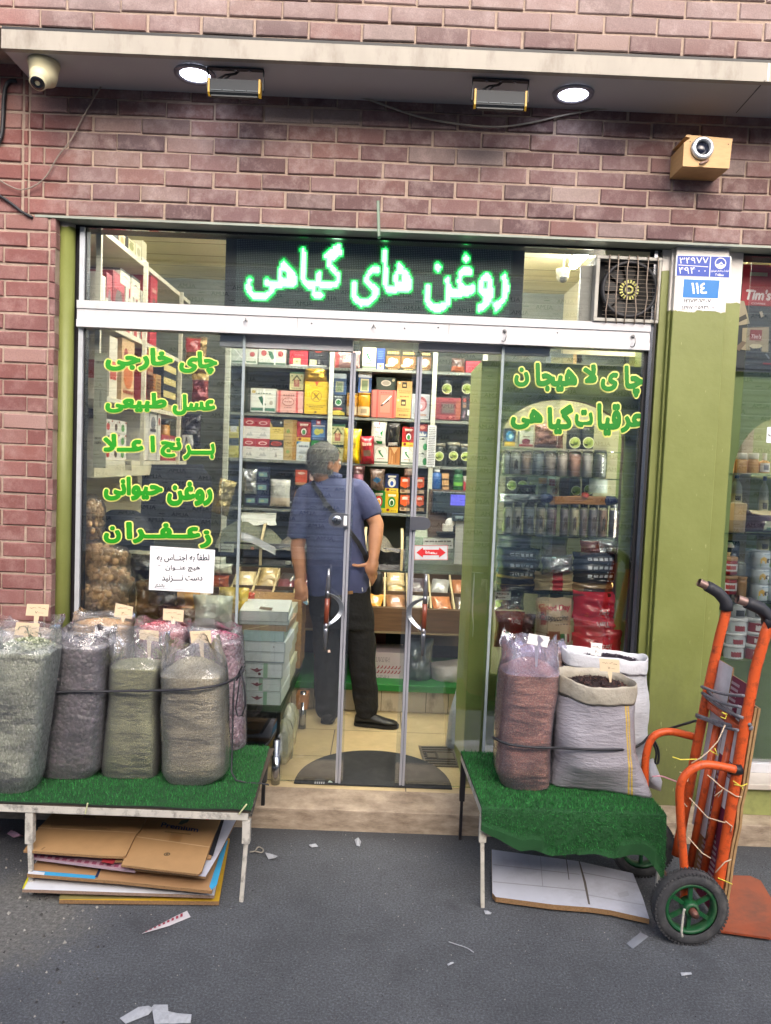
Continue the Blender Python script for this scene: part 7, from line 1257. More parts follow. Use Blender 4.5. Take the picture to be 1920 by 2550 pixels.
for u in (0, 1): mb.bar(B_(u, 0), B_(u, 1), .014, .0032, G_)
for (u0, v0, u1, v1) in ((.45, .34, .95, .68), (.14, .38, .4, .64)):
 mb.poly([B_(u0, v0), B_(u1, v0), B_(u1, v1), B_(u0, v1)], G_)
 for a, b in (((u0, v0), (u1, v0)), ((u1, v0), (u1, v1)), ((u1, v1), (u0, v1)), ((u0, v1), (u0, v0))): mb.bar(B_(*a), B_(*b), .006, .006, M('5a5040', .5))
mb.build('floor_drain', None, 'square metal drain grate in the cream shop floor', 'drain')
# ================= display windows =================
XL = -1.42
def shz(v, x, y): return atx(v, x, y, XL).z
UZ = [shz('L1', 290, 1290), shz('L1', 300, 655), 2.36, shz('T1', 700, 440)]
ls = thing('side_shelves', 'white side wall shelving full of gift boxes behind the pane with green lettering', 'shelving', (XL-.15, .9, UZ[0]))
SW = M('cfcbb8', .5)
for z in UZ: mb = MB(); mb.box(-1.77, XL, .1, 1.9, z-.03, z-.003, SW); mb.build('shelf', ls, bev=.002)
mb = MB(); mb.box(-1.772, XL+.004, .1, 1.9, UZ[0]-.09, UZ[0]-.031, M('d0cbb0', .5)); mb.build('fascia', ls, bev=.002)
for Y in (.1, .83, 1.62): mb = MB(); mb.box(XL-.005, XL+.02, Y, Y+.022, UZ[0]-.03, UZ[3]+.0, SW); mb.build('upright', ls, bev=.002)
mb = MB(); mb.box(-1.778, -1.774, .1, 1.9, UZ[0], UZ[3], M('7a6a62', .7)); mb.build('back_panel', ls)
GS = 'gift boxes on the side shelves'
def sbox(lab, v, x0, x1, ytop, zi, base, items=(), dep=.22, name='gift_box', off=.02):
 a = atx(v, x0, ytop, XL-off); b = atx(v, x1, ytop, XL-off); y0, y1 = sorted((a.y, b.y)); z0 = UZ[zi] if not isinstance(zi, float) else zi; z1 = max(z0+.04, a.z); y0 = max(y0, .12); y1 = max(y1, y0+.05); xf = XL-off
 mb = MB(); mb.box(xf-dep, xf, y0, y1-.003, z0, z1, C_(base)); mb.poly([(xf+.0006, y0, z0), (xf+.0006, y1-.003, z0), (xf+.0006, y1-.003, z1), (xf+.0006, y0, z1)], C_(base))
 deco(mb, items, lambda u, w_, o: Vector((xf+.0006+o, y0+(y1-.003-y0)*u, z0+(z1-z0)*w_)))
 deco(mb, [i for i in items if i[0] in 're'], lambda u, w_, o: Vector((xf-dep+dep*u, y0-o, z0+(z1-z0)*w_)))
 return mb.build(name, None, lab, 'box', GS)
kt = [('r', .4, 0, .62, 1, 'b02a34'), ('e', .5, .45, .16, .3, '3a3634'), ('e', .5, .45, .13, .26, 'd8d4c8'), ('r', .1, .02, .4, .2, 'b02a34')]; kt2 = [('r', 0, .86, 1, 1, '3a3634'), ('p', [(.15, .5), (.5, .65), (.85, .5), (.5, .58)], '3a3634')]
rd_ = [('r', 0, .5, 1, 1, '9c2430'), ('e', .55, .4, .25, .3, '6a6464'), ('r', .2, 0, .5, .2, 'b02a34')]
for args in (('white gift box nearest the window frame on the high shelf', 'T1', 228, 318, 512, 2, 'd8d4c6', kt), ('red and white gift box, second from the window frame', 'T1', 322, 378, 520, 2, 'd4cec2', rd_), ('red gift box with a dark pot picture', 'T1', 384, 500, 500, 2, '8e2430', [('e', .5, .4, .3, .34, '5a5452'), ('r', .1, .7, .9, .95, 'b84450')]), ('white gift box with a red ribbon stripe in the middle of the high shelf', 'T1', 506, 575, 600, 2, 'd6d2c4', kt), ('white gift box with a slim red stripe further along', 'T1', 580, 640, 640, 2, 'd6d2c4', kt), ('narrow white gift box before the upright', 'T1', 645, 702, 690, 2, 'd0ccc0', kt), ('tall red gift box with gold marks behind the upright', 'T1', 742, 806, 545, 2, 'a82c38', [('e', .5, .6, .2, .1, '6a4a3a'), ('e', .5, .35, .2, .1, '6a4a3a'), ('l', .2, .75, .8, .85, 1, 'd8b0a0')])): sbox(*args)
zt_k = shz('T1', 530, 600)
sbox('white box with a whisk drawing stacked on the pot boxes', 'T1', 455, 548, 480, zt_k-.03, 'd8d4c2', kt2, .2, off=.018); sbox('second white box with a whisk drawing stacked beside the first', 'T1', 560, 642, 545, zt_k-.06, 'd8d4c2', kt2, .2, off=.018)
for args in (('dark topped box on the very top of the side shelves', 'T1', 335, 440, 100, 3, '2a2c30', [('l', .2, .5, .8, .7, 1, '8a8a8a')]), ('cream pictured box on the very top, after the dark one', 'T1', 442, 500, 138, 3, 'c4b088', [('e', .5, .45, .3, .3, 'a07a4a'), ('r', 0, .85, 1, 1, 'd8d0b0')]), ('dark box between cream ones on the very top', 'T1', 504, 518, 170, 3, '2c2420', ()), ('cream box with leaf drawing on the very top', 'T1', 522, 594, 190, 3, 'cfc8a0', [('e', .5, .5, .3, .3, '8a8a54'), ('l', .2, .75, .8, .9, 1, '6a6a44')]), ('pale box with oval on the very top', 'T1', 600, 652, 245, 3, 'c8c4a8', [('e', .5, .5, .34, .3, 'a09c7c')]), ('last tall pale box on the very top', 'T1', 660, 704, 220, 3, 'c4bea0', [('r', 0, .0, 1, .25, 'd8d8d0')])): sbox(*args)
pep = [('e', .3, .72, .16, .14, '8a2a1c'), ('e', .75, .66, .14, .12, '8a2a1c'), ('e', .5, .4, .36, .2, 'c06a34'), ('l', .1, .1, .9, .2, 1, 'a04a30')]
for args in (('white and red box low behind the window frame', 'L1', 330, 410, 60, 1, 'd6d0c0', [('r', .1, .3, .9, .6, 'b85040')]), ('orange patterned box on the second shelf', 'L1', 455, 578, 78, 1, 'cfae84', pep), ('orange brown upright box in the middle bay', 'L1', 705, 765, 150, 1, 'a85a38', [('l', .1, .5, .9, .9, 4, 'd0a080')])): sbox(*args)
for k, (x0, x1, y, c, l) in enumerate(((695, 735, 425, 'a83838', 'thin red box among upright boxes in the middle bay'), (738, 785, 430, 'c48448', 'thin orange box among upright boxes in the middle bay'), (788, 838, 440, 'b8945c', 'thin tan box among upright boxes in the middle bay'))): sbox(l, 'L1', x0, x1, y, 1, c, [('l', .2, .1, .8, .9, 8, '7a4a34')])
ck = [('r', 0, .5, 1, 1, '2c3038'), ('l', .2, .15, .8, .3, 1, '7a7048')]
z = UZ[1]
for k, l in enumerate(('lowest cream and black box of the tower in the middle bay', 'second cream and black box of the tower in the middle bay', 'third cream and black box of the tower in the middle bay', 'topmost cream and black box of the tower in the middle bay')):
 a = atx('L1', 880, 400, XL); b = atx('L1', 1000, 400, XL); mb = MB(); h = .085; mb.box(XL-.2, XL-.01, a.y, b.y, z+k*h, z+k*h+h-.002, C_('2c3038')); xx = XL-.009; mb.poly([(xx, a.y, z+k*h), (xx, b.y, z+k*h), (xx, b.y, z+k*h+h*.5), (xx, a.y, z+k*h+h*.5)], C_('cdbd80')); mb.build('gift_box', None, l, 'box', GS)
fr_ = [('e', .3, .45, .22, .28, 'b03a34'), ('e', .35, .75, .1, .08, '3a7a3a'), ('e', .85, .88, .1, .07, '9a2c30')]; fr2 = [('e', .4, .45, .24, .3, '4a8a44'), ('e', .85, .88, .1, .07, '9a2c30')]
ww = atx('L1', 332, 880, XL); w2 = atx('L1', 535, 880, XL); hh_ = (ww.z-UZ[0])/3
nm = [['white box with red fruit, {} row by the frame', 'white box with dark fruit, {} row in the middle', 'white box with green fruit, {} row furthest in'][c] for c in range(3)]
for r in range(3):
 for c in range(3):
  y0 = ww.y+(w2.y-ww.y)*c/3; y1 = ww.y+(w2.y-ww.y)*(c+1)/3; z0 = UZ[0]+hh_*r; mb = MB(); mb.box(XL-.2, XL-.02, y0, y1-.003, z0, z0+hh_-.002, C_('d8d4cc')); its = (fr_, [('e', .4, .45, .2, .28, '4a3a34')]+fr_[2:], fr2)[c]
  xf = XL-.0195; deco(mb, its, lambda u, w_, o: Vector((xf+o, y0+(y1-.003-y0)*u, z0+(hh_-.002)*w_))); mb.build('fruit_tea_box', None, nm[c].format(('bottom', 'middle', 'top')[r]), 'box', GS)
sbox('tall white carton standing in the middle bay of the lowest shelf', 'L1', 675, 720, 815, 0, 'd4d2cc', ()); sbox('white carton with a glass dome picture in the middle bay', 'L1', 724, 800, 800, 0, 'd0cec8', [('e', .5, .75, .3, .14, '6a6c70'), ('r', .1, .58, .9, .64, '4a4c50')]); sbox('slim white carton before the amber jar', 'L1', 806, 838, 815, 0, 'd8d6d0', [('e', .5, .8, .3, .08, 'a0442c')])
a = atx('L1', 862, 1080, XL-.06); jt = thing('honey_jar', 'amber jar with black lid on the lowest side shelf', 'jar', (a.x, a.y, UZ[0])); mb = MB(); mb.lathe([(.04, 0), (.042, .01), (.042, .11), (.034, .12)], (a.x, a.y, UZ[0]+.12), C_('b8843c', .2), 18); mb.build('body', jt); mb = MB(); mb.lathe([(.038, .12), (.04, .122), (.04, .15), (0, .15)], (a.x, a.y, UZ[0]+.12), C_('1c1c1e'), 18, cap=(1, 0)); mb.build('lid', jt)
sbox('red carton pile under the amber jar', 'L1', 845, 1000, 1040, 0, '9c3442', [('l', .1, .2, .9, .9, 4, 'd8c8c4')], .2)
# hanging bags in front of the shelves
FOIL = M('b09a62', .2, .7, var=.4, vs=10, bp=.8, bs=16, bd=.03)
pouch('foil_bag', 'red and gold foil bag hanging high behind the lettering', 'L1', 1070, 80, 1290, 430, 1.1, .09, '7a4a40', [('r', .1, .55, .8, .95, '9a3434')], grp='bags hanging in the window', seed=71, cr=.35, mat=M('8a7450', .2, .6, var=.5, vs=9, bp=.8, bs=15, bd=.03)); pouch('foil_bag', 'clear bag of dark red packets hanging below the gold foil one', 'L1', 1140, 420, 1310, 720, 1.12, .09, '84343c', [('r', .0, .7, 1, 1, 'b0985a')], grp='bags hanging in the window', seed=72, cr=.35, mat=M('7c3a40', .2, .3, var=.5, vs=10, bp=.8, bs=15, bd=.03))
pouch('foil_bag', 'black and white printed bag hanging by the lettering', 'L1', 1035, 840, 1235, 1210, 1.15, .09, '1e1e26', [('r', .1, .0, .7, .45, 'cfd0d0'), ('r', .35, .0, .45, .4, '2a2a30')], grp='bags hanging in the window', seed=73, cr=.35, mat=M('2a2830', .18, .3, var=.5, vs=12, bp=.9, bs=14, bd=.03)); pouch('foil_bag', 'gold edged clear bag hanging at the middle of the window', 'Z6', 1285, 480, 1430, 770, .9, .08, '9a8a5c', grp='bags hanging in the window', seed=74, cr=.4, mat=M('a89868', .2, .5, var=.5, vs=9, bp=.9, bs=15, bd=.03), roll=.25)
# wall lamp-like paper roll at the frame
carton('wall_poster', 'tall pale handwritten sheet hanging beside the window frame', 'L1', 165, 235, 290, 1370, .1, .004, 'a9aa92', [('r', .0, .68, 1, .685, '6a6a58'), ('e', .5, .6, .1, .08, '8a8c7a'), ('l', .15, .9, .8, .94, 1, '5a5a4a'), ('l', .1, .2, .6, .28, 2, '5a5a4a')], 'paper'); carton('shelf_label', 'small handwritten label on the edge of the white shelf', 'L1', 476, 1285, 548, 1395, .44, .002, 'd4d0b8', [('l', .15, .5, .85, .85, 2, '3a3a34')], 'label')
# dark cloth and lower display
mb = MB(); a, b = aty('L1', 640, 1300, 1.0), aty('Z6', 1290, 760, 1.0)
CL = M('23272f', .85, var=.3, vs=6, bp=.5, bs=7, bd=.05)
R_ = [[aty('L1', x+10*sin(k*2+x), y, 1.05-.05*k) for x in (640, 760, 880, 1000, 1120, 1240, 1330)] for k, y in enumerate((1335, 1460, 1700, 2000))]; R_[0][-1] = aty('L1', 1260, 1380, 1.05); mb.loft(R_, CL, (0, 0), closed=False); R2 = [[p+Vector((0, .01, 0)) for p in r] for r in R_]; mb.loft(R2, CL, (0, 0), closed=False); mb.build('black_cloth', None, 'dark cloth hanging under the white side shelf', 'cloth')
mb = MB(); c = aty('L2', 340, 420, .9); mb.loft([[c+Vector((.16*sin(pi*k/8)*cos(2*pi*i/20)*1.2, .16*sin(pi*k/8)*sin(2*pi*i/20), .17*cos(pi*k/8)-.03)) for i in range(20)] for k in range(1, 8)], M('20242c', .7, bp=.4, bs=10, bd=.02), (1, 1)); mb.build('chair_back', None, 'round dark chair back behind the lettering', 'chair')
mb = MB(); p = aty('L2', 130, 330, .75); q = aty('L2', 830, 560, 1.0); mb.box(p.x, q.x+.1, .78, 1.15, q.z-.35, q.z-.02, M('25272c', .5)); mb.box(p.x, q.x+.1, .76, 1.16, q.z-.019, q.z, M('4a4c4e', .3)); mb.build('black_cabinet', None, 'low black cabinet behind the walnut bags', 'cabinet', bev=.004)
# walnut bags
WAL = M('d2ac80', .7, var=.2, vs=12, bp=.7, bs=70, bd=.006); NETF = glassy('bag_film_thin', .045, (.98, .97, .95), .08, .05, (.9, .85, .75), .9, 30, .012)
def ico(mb, c, r, m, seed):
 n, k = 10, 6; mb.loft([[c+Vector((sin(pi*j/k)*cos(2*pi*i/n), sin(pi*j/k)*sin(2*pi*i/n)*.95, cos(pi*j/k)*1.1))*r*(1+.06*noise.noise(Vector((i*.9, j*.9, seed)))) for i in range(n)] for j in range(1, k)], m, (1, 1))
def nuts(lab, v, x0, y0, x1, y1, Y, d, n, seed, tilt=0):
 a, b = aty(v, x0, y1, Y), aty(v, x1, y0, Y); c = (a+b)/2; hx, hz = (b.x-a.x)/2, (b.z-a.z)/2; t = thing('walnut_bag', lab, 'bag', Vector((c.x, c.y, a.z)), 'clear bags of walnuts in the window'); rnd = random.Random(seed); mb = MB(); pl = []; tr = 0
 while len(pl) < n and tr < n*60:
  tr += 1; u, w_, q = rnd.uniform(-1, 1), rnd.uniform(-1, 1), rnd.uniform(-1, .3)
  if abs(u)**2.6+abs(w_)**2.6+abs(q)**2.6 > 1: continue
  p = c+Vector((u*(hx-.015), q*d/2, w_*(hz-.015)+tilt*u*hx)); 
  if all((p-o).length > .024 for o in pl): pl.append(p)
 for i, p in enumerate(pl): ico(mb, p, rnd.uniform(.0155, .0195), WAL, i)
 mb.build('walnuts', t); mb = MB(); mb.loft([[c+Vector((cos(2*pi*i/24)*hx*s*1.04, sin(2*pi*i/24)*d*.56*s, z*hz*1.06+tilt*cos(2*pi*i/24)*hx+.012*noise.noise(Vector((i*.6, z*3, seed)))) ) for i in range(24)] for z, s in ((-1, .55), (-.9, .85), (-.5, 1), (0, 1.02), (.5, 1), (.85, .85), (1, .5), (1.12, .25))], NETF, (1, 0)); mb.build('film', t)
nuts('column of walnuts in a clear bag, topmost by the window frame', 'L2', 22, 185, 200, 500, .3, .2, 120, 1); nuts('slanting clear bag of walnuts, second from the top', 'L2', 22, 520, 385, 700, .22, .2, 120, 2, -.1); nuts('clear bag of walnuts, third from the top', 'L2', 25, 650, 420, 850, .17, .2, 130, 3, -.12); nuts('lowest clear bag of walnuts behind the corn sack', 'L2', 10, 770, 375, 1010, .12, .18, 130, 4, -.05)
# lower plastic bags
def sack2(lab, v, x0, y0, x1, y1, Y, d, c, seed, cr=.25, roll=0, **k): return pouch('goods_bag', lab, v, x0, y0, x1, y1, Y, d, c, k.get('items', ()), 'bag', 'bags in the bottom of the window', seed, 0, 0, roll, cr, M(c, k.get('r', .22), var=k.get('var', .3), vs=10, coat=.7, bp=.8, bs=18, bd=.02))
sack2('black plastic bag bulging below the paper notice', 'L2', 400, 590, 610, 830, .3, .15, '1d1f26', 81); sack2('black bag tip hanging below the notice', 'L2', 520, 800, 740, 960, .2, .12, '20222c', 82); sack2('brown bag of dried fruit beside the lowest walnuts', 'L2', 425, 760, 660, 1060, .25, .15, '5c4028', 83); sack2('pale clear bag of straw coloured leaves above the black bag', 'L2', 360, 560, 560, 720, .4, .1, '8c8c78', 84)
sack2('orange yellow bag of fruit below the notice', 'L2', 650, 855, 900, 1040, .28, .13, 'b8842c', 85); sack2('bag of yellow slices next to the pale dome', 'L2', 1040, 830, 1255, 1010, .35, .13, 'c8ac3c', 86); sack2('white round bag of crystals in front of the yellow bag', 'L2', 850, 890, 1140, 1130, .16, .16, 'c4cabc', 87, .1, var=.1); sack2('beige bag behind the orange fruit', 'L2', 720, 855, 980, 960, .4, .12, 'b8a888', 88); sack2('small red bag by the white boxes', 'L2', 1212, 865, 1300, 950, .45, .08, 'b83018', 89); sack2('brown bag at the foot of the white crystals', 'L2', 760, 980, 880, 1080, .14, .08, '7a6a54', 90)
sack2('white packet on top of the small pile right of the notice', 'L2', 990, 605, 1090, 665, .55, .08, 'c8ccc0', 91, .15); sack2('white packet lying under another right of the notice', 'L2', 990, 655, 1135, 725, .52, .09, 'c4c8bc', 92, .15); sack2('orange packet below the white packets right of the notice', 'L2', 990, 740, 1110, 825, .5, .09, 'b0583c', 93, .15)
# --- table with white boxes just inside the door pane
zt = aty('B1', 420, 1222, .08).z; txl, txr = X(470, 1756, .08), X(699, 1756, .08)
tb = thing('table', 'low black table on steel tube legs carrying white cartons behind the sliding door', 'table', ((txl+txr)/2, .08, FZ)); BT = M('1c2126', .35, coat=.3)
mb = MB(); mb.box(txl, txr, .08, 1.12, zt-.03, zt-.001, M('3a3f36', .5)); mb.box(txr-.02, txr+.002, .075, 1.125, zt-.085, zt-.0305, BT); mb.box(txl, txr-.0205, .08, .1, zt-.085, zt-.0305, BT); mb.build('top', tb, bev=.003)
mb = MB(); mb.box(txl, txr-.03, .12, .14, FZ+.12, zt-.086, M('12161a', .8)); R_ = [[(txr-.11, .1, z), (txr-.06, .085, z), (txr-.02, .09, z), (txr-.005, .12, z)] for z in (zt-.08, FZ+.25, FZ+.125)]; mb.loft([[Vector(p) for p in r] for r in R_], M('171b22', .4, coat=.4, bp=.4, bs=10, bd=.02), (0, 0), closed=False); mb.build('black_skirt', tb)
fl_ = atz('B1', 557, 2085, FZ); rl_ = atz('B1', 852, 1472, FZ)
for c, r, z1 in ((fl_, .0115*1, FZ+.14), (rl_, .0115, FZ+.16)): mb = MB(); mb.lathe([(.0215, 0), (.0215, z1-FZ), (.018, z1-FZ), (.018, .6*(zt-FZ))], c, STEEL, 20); mb.build('leg', tb)
mb = MB(); p, q = aty('B1', 785, 1255, rl_.y), aty('B1', 920, 1100, rl_.y); mb.box(p.x, q.x, rl_.y-.02, rl_.y+.08, p.z, q.z, M('9c6a3c', .6, var=.2, vs=8)); mb.build('wooden_block', tb, bev=.002)
GW = 'white cartons stacked on the low table'; WBX = 'dfe9ee'
orn = lambda g=1: [('r', .44+.06*g, 0, .55+.06*g, 1, '9cc4ae'), ('p', [(.15, .62), (.28, .58), (.33, .7), (.38, .58), (.5, .62), (.42, .48), (.33, .36), (.24, .48)], '8a4a5c'), ('r', 0, .3, .44, .31, '9aa4aa'), ('r', .56, .56, 1, .57, '9aa4aa')]
def wb(x0, y0, x1, y1, lab, c=WBX, items=(), Y=.09, dep=.33, yaw=0):
 items = [('r', 0, 0, 1, .035, '5c6a72'), ('r', 0, .93, 1, .96, '9db0b8'), ('r', .985, 0, 1, 1, '9aaab2')]+list(items); q = random.Random(int(y0)); return carton('carton', lab, 'B1', x0, y0, x1, y1, Y+q.uniform(0, .012), dep, c, items, 'box', GW, yaw=yaw or q.uniform(-.025, .025))
wb(222, 1070, 614, 1220, 'pale blue carton with ornament, lowest of the front stack', items=orn()); wb(222, 925, 614, 1066, 'pale blue carton with ornament, second from below', items=orn(-1)); wb(212, 758, 632, 921, 'pale blue carton with ornament and a dark spot, third from below', items=orn()+[('e', .4, .28, .04, .1, '5a2c3c')])
wb(212, 640, 656, 752, 'plain pale carton just above the ornamented ones', items=[('r', 0, 0, 1, .14, 'a0b0b8')]); wb(212, 524, 666, 636, 'plain pale carton with one dark speck', items=[('e', .72, .55, .012, .06, '2a2c30'), ('r', 0, 0, 1, .08, 'a0b0b8')]); wb(204, 405, 652, 520, 'plain sky tinted carton under the kraft lid', 'b4d0d4', yaw=.01); wb(172, 337, 690, 403, 'flat kraft lid lying in the white stack', 'a88f74', [('p', [(.05, .1), (.06, .0), (.6, .9), (.58, 1)], 'd8c8a0')], yaw=-.03, Y=.1); wb(160, 272, 704, 335, 'thin white carton under the topmost one', 'cbd6d4', yaw=.04); 
def ex2(): return wb(158, 186, 696, 300, 'topmost white carton with a slot in its lid', 'd0d8d6', yaw=.06)
o = ex2(); mb = MB(); p = [atz('B1', x, y, aty('B1', 400, 190, .09).z+.004) for x, y in ((375, 160), (515, 178), (530, 150), (395, 135))]; mb.prism(p, (0, 0, .001), C_('5a4a34')); mb.build('slot', o) if False else None
ORG[o] = ORG.get(o, o.location.copy()); o2 = mb.build('slot', o)
for k, l in enumerate(('lowest cream carton of the stack behind', 'second cream carton of the stack behind', 'third cream carton of the stack behind', 'fourth cream carton of the stack behind', 'fifth cream carton of the stack behind', 'sixth cream carton of the stack behind', 'topmost cream carton of the stack behind')):
 h = .058; z0 = zt+.001+k*h; xr_ = txr+.0+.008*sin(k*2.1); mb = MB(); mb.box(txl+.1, xr_, .44, .74, z0, z0+h-.002, C_('c4c6ae')); mb.build('carton', None, l, 'box', GW)
for k in range(9):
 h = .045; z0 = zt+.001+k*h; xr_ = txr+.02+.012*noise.noise(Vector((k*1.3, 2, 1))); mb = MB(); mb.box(txl+.1, xr_, .78, 1.05, z0, z0+h-.002, M('9c7848', .8, var=.3, vs=40)); mb.build('carton', None, ('brown carton with crushed sides, number from below told by its place in the hindmost stack', )[0] if False else ('lowest', 'second', 'third', 'fourth', 'fifth', 'sixth', 'seventh', 'eighth', 'ninth')[k]+' crushed brown carton from below in the hindmost stack', 'box', GW)
mb = MB(); c = atz('B1', 690, 1640, FZ); 
for k, (x, y, h, r) in enumerate(((720, 1600, .24, .05), (660, 1760, .22, .05))):
 c = atz('B1', x-30, y+60, FZ); mb = MB(); mb.loft([ring(Vector((c.x, c.y, FZ+h*t)), r*s, r*1.5*s, n=20, wob=.02, k=k) for t, s in ((0, .9), (.3, 1), (.7, .95), (.92, .6), (1, .2))], M('a9ac98', .2, var=.3, vs=14, coat=.7, bp=.8, bs=20, bd=.02, dirt='c8b84a', da=.5, ds=12), (1, 1)); mb.build('plastic_bag', None, ('yellowish clear bag deeper under the low table', 'clear bundled bag under the front of the low table')[k], 'bag')
# --- green cabinet with the arched opening (right window)
YF = .13; GP = M('8fa258', .45, var=.07, vs=6, dirt='a8b080', da=.12, ds=20); x0 = X(1172, 1500, YF); x1 = X(1604, 1300, YF); zT = aty('R1', 700, 185, YF).z
cab = thing('display_cabinet', 'green display cabinet with an arched opening and glass shelves behind the right pane', 'cabinet', ((x0+x1)/2, YF, FZ))
xo0, xo1 = X(1240, 1300, YF), X(1548, 1250, YF); zA = aty('R1', 610, 530, YF).z; zS_ = aty('R1', 60, 900, YF).z; zO = aty('Y1', 600, 2150, YF).z; ac = (xo0+xo1)/2; hw = (xo1-xo0)/2
arch = [(ac+hw*cos(pi*k/24), zS_+(zA-zS_)*sin(pi*k/24)) for k in range(25)]
mb = MB()
def strip(pts2, y0, y1, m):
 mb.prism([(u, y0, z) for u, z in pts2], (0, y1-y0, 0), m)
strip([(x0, FZ), (xo0, FZ), (xo0, zS_), (x0, zS_)], YF, YF+.02, GP); strip([(xo1, FZ), (x1, FZ), (x1, zS_), (xo1, zS_)], YF, YF+.02, GP); strip([(xo0, FZ), (xo1, FZ), (xo1, zO), (xo0, zO)], YF, YF+.02, GP)
top = [(x0, zS_), (xo0, zS_)]+arch[::-1][1:-1]+[(xo1, zS_), (x1, zS_), (x1, zT), (x0, zT)]
for i in range(24):
 a, b = arch[i], arch[i+1]; strip([(b[0], b[1]), (a[0], a[1]), (a[0], zT), (b[0], zT)], YF, YF+.02, GP)
strip([(x0, zS_), (xo0, zS_), (xo0, zT), (x0, zT)], YF, YF+.02, GP); strip([(xo1, zS_), (x1, zS_), (x1, zT), (xo1, zT)], YF, YF+.02, GP)
mb.build('arched_front', cab)
mb = MB(); mb.box(x0, x0+.02, YF+.021, .6, FZ, zT, M('a0b266', .45, var=.06)); mb.box(x1-.02, x1, YF+.021, .6, FZ, zT, GP); mb.build('side_panel', cab)
mb = MB(); mb.box(x0+.021, x1-.021, .56, .58, FZ, zT-.021, M('b9b29a', .6)); mb.build('back_panel', cab)
for i in range(24):
 a, b = arch[i], arch[i+1]
mb = MB(); mb.loft([[Vector((u, y, z)) for u, z in [(xo1, zO)]+arch+[(xo0, zO)]] for y in (YF+.0201, YF+.06)], M('6a5048', .6), (0, 0), closed=False); mb.build('arch_lining', cab)
SHG = glassy('shelf_glass', .08, (.72, .85, .8), 0, .05, (.4, .6, .55))
def yz(v, x, y, Y): return aty(v, x, y, Y).z
YI = .2; zs_ = [yz('Y1', 650, 1445, YI), yz('Y1', 650, 975, YI), yz('Y1', 650, 486, YI), yz('Y1', 650, 262, YI+.1)]
for k, z in enumerate(zs_): mb = MB(); mb.box(xo0-.03, xo1+.03, YI-.04 if k < 3 else YI+.08, .55, z-.007, z-.001, SHG); mb.build('glass_shelf', cab)
mb = MB(); a = MB(); mb.box(xo0-.02, xo1+.02, .3, .33, zs_[3]+.0, zs_[3]+.0005, GP); 
GB = 'shakers and jars in the arched cabinet'
def cyl(lab, v, x0, y0, x1, y1, Y, c, lid, lh=.14, clear=0, pic=1, z0=None):
 a, b, t = aty(v, x0, y1, Y), aty(v, x1, y1, Y), aty(v, (x0+x1)/2, y0, Y); r = (b.x-a.x)/2; zb_ = z0 if z0 is not None else (a.z+b.z)/2; c0 = Vector(((a.x+b.x)/2, Y+r, zb_)); h = t.z-zb_; o = thing('spice_shaker', lab, 'jar', c0, GB); hb = h*(1-lh)
 mb = MB(); mb.lathe([(r*.96, 0), (r, h*.02), (r, hb*.93), (r*.86, hb)], c0, CLEARJ, 18); mb.build('glass', o); mb = MB(); mb.lathe([(r*.88, .003), (r*.93, .008), (r*.93, hb*.9), (.001, hb*.9+.003)], c0, M(LT(c), .6, var=.1, vs=60), 18)
 mb.build('spice', o)
 if pic:
  mb = MB(); N_ = 4; R0 = r*1.012
  for j in range(N_): 
   q0, q1 = -pi*.5+(j/N_-.35)*.95, -pi*.5+((j+1)/N_-.35)*.95; cc = tuple(x*.3 for x in lin(c)); mb.add([c0+Vector((R0*cos(q), R0*sin(q), hb*(z+.06*(j % 2)))) for q, z in ((q0, .2), (q1, .2), (q1, .62), (q0, .62))], [(0, 1, 2, 3)], C_(c if j == 3 else '5a5048'))
  mb.build('label', o)
 mb = MB(); mb.lathe([(r*.9, hb), (r*.92, hb+.001), (r*.92, h-.002), (r*.86, h), (.001, h)], c0, C_(lid, .35), 18, cap=(1, 0)); mb.build('lid', o)
LT = lambda h: ''.join('%02x' % int(int(h[i:i+2], 16)*.6+100) for i in (0, 2, 4))
D4 = [(240, 320, 'cfccbc', 'cream'), (325, 396, 'c4ae92', 'beige'), (412, 505, '6a7478', 'slate grey'), (515, 592, 'b89c6c', 'sand'), (606, 690, '6a3c44', 'maroon'), (716, 786, '54444a', 'dark plum'), (796, 870, 'c8b47c', 'straw'), (878, 944, '7a5c58', 'rose brown'), (952, 1030, '64565e', 'grey purple'), (1036, 1114, 'b87448', 'orange'), (1124, 1190, '443a44', 'blackish')]
for x0_, x1_, c, n_ in D4: cyl(n_+' spice shaker with black lid on the lower glass shelf', 'Y1', x0_, 700, x1_, 966, YI, c, '2c2f36', .16, z0=zs_[1])
D3 = [(238, 298, 'b4bcb4', 'pale grey'), (302, 390, 'ccc8b4', 'ivory'), (394, 480, 'a8744c', 'rust'), (488, 585, '6c7678', 'slate'), (590, 686, 'b48c68', 'tan'), (692, 784, 'c4a890', 'pink beige'), (790, 896, 'b85c30', 'bright orange'), (902, 996, 'd4c4b0', 'creamy white')]
for x0_, x1_, c, n_ in D3: cyl(n_+' wide jar with steel lid on the upper glass shelf', 'Y1', x0_, 268, x1_, 478, YI, c, 'b8b4a8', .07, pic=(n_ in ('ivory',)), z0=zs_[2])
cyl('dark jar at the end of the upper glass shelf', 'Y1', 1000, 268, 1112, 478, YI+.08, '35373a', '5a5a58', .07, pic=0, z0=zs_[2])
GQ = 'goods in the arched cabinet'
def cq(lab, x0, y0, x1, y1, base, items=(), Y=.34, dep=.05): return carton('packet', lab, 'Y1', x0, y0, x1, y1, Y, dep, base, items, 'box', GQ)
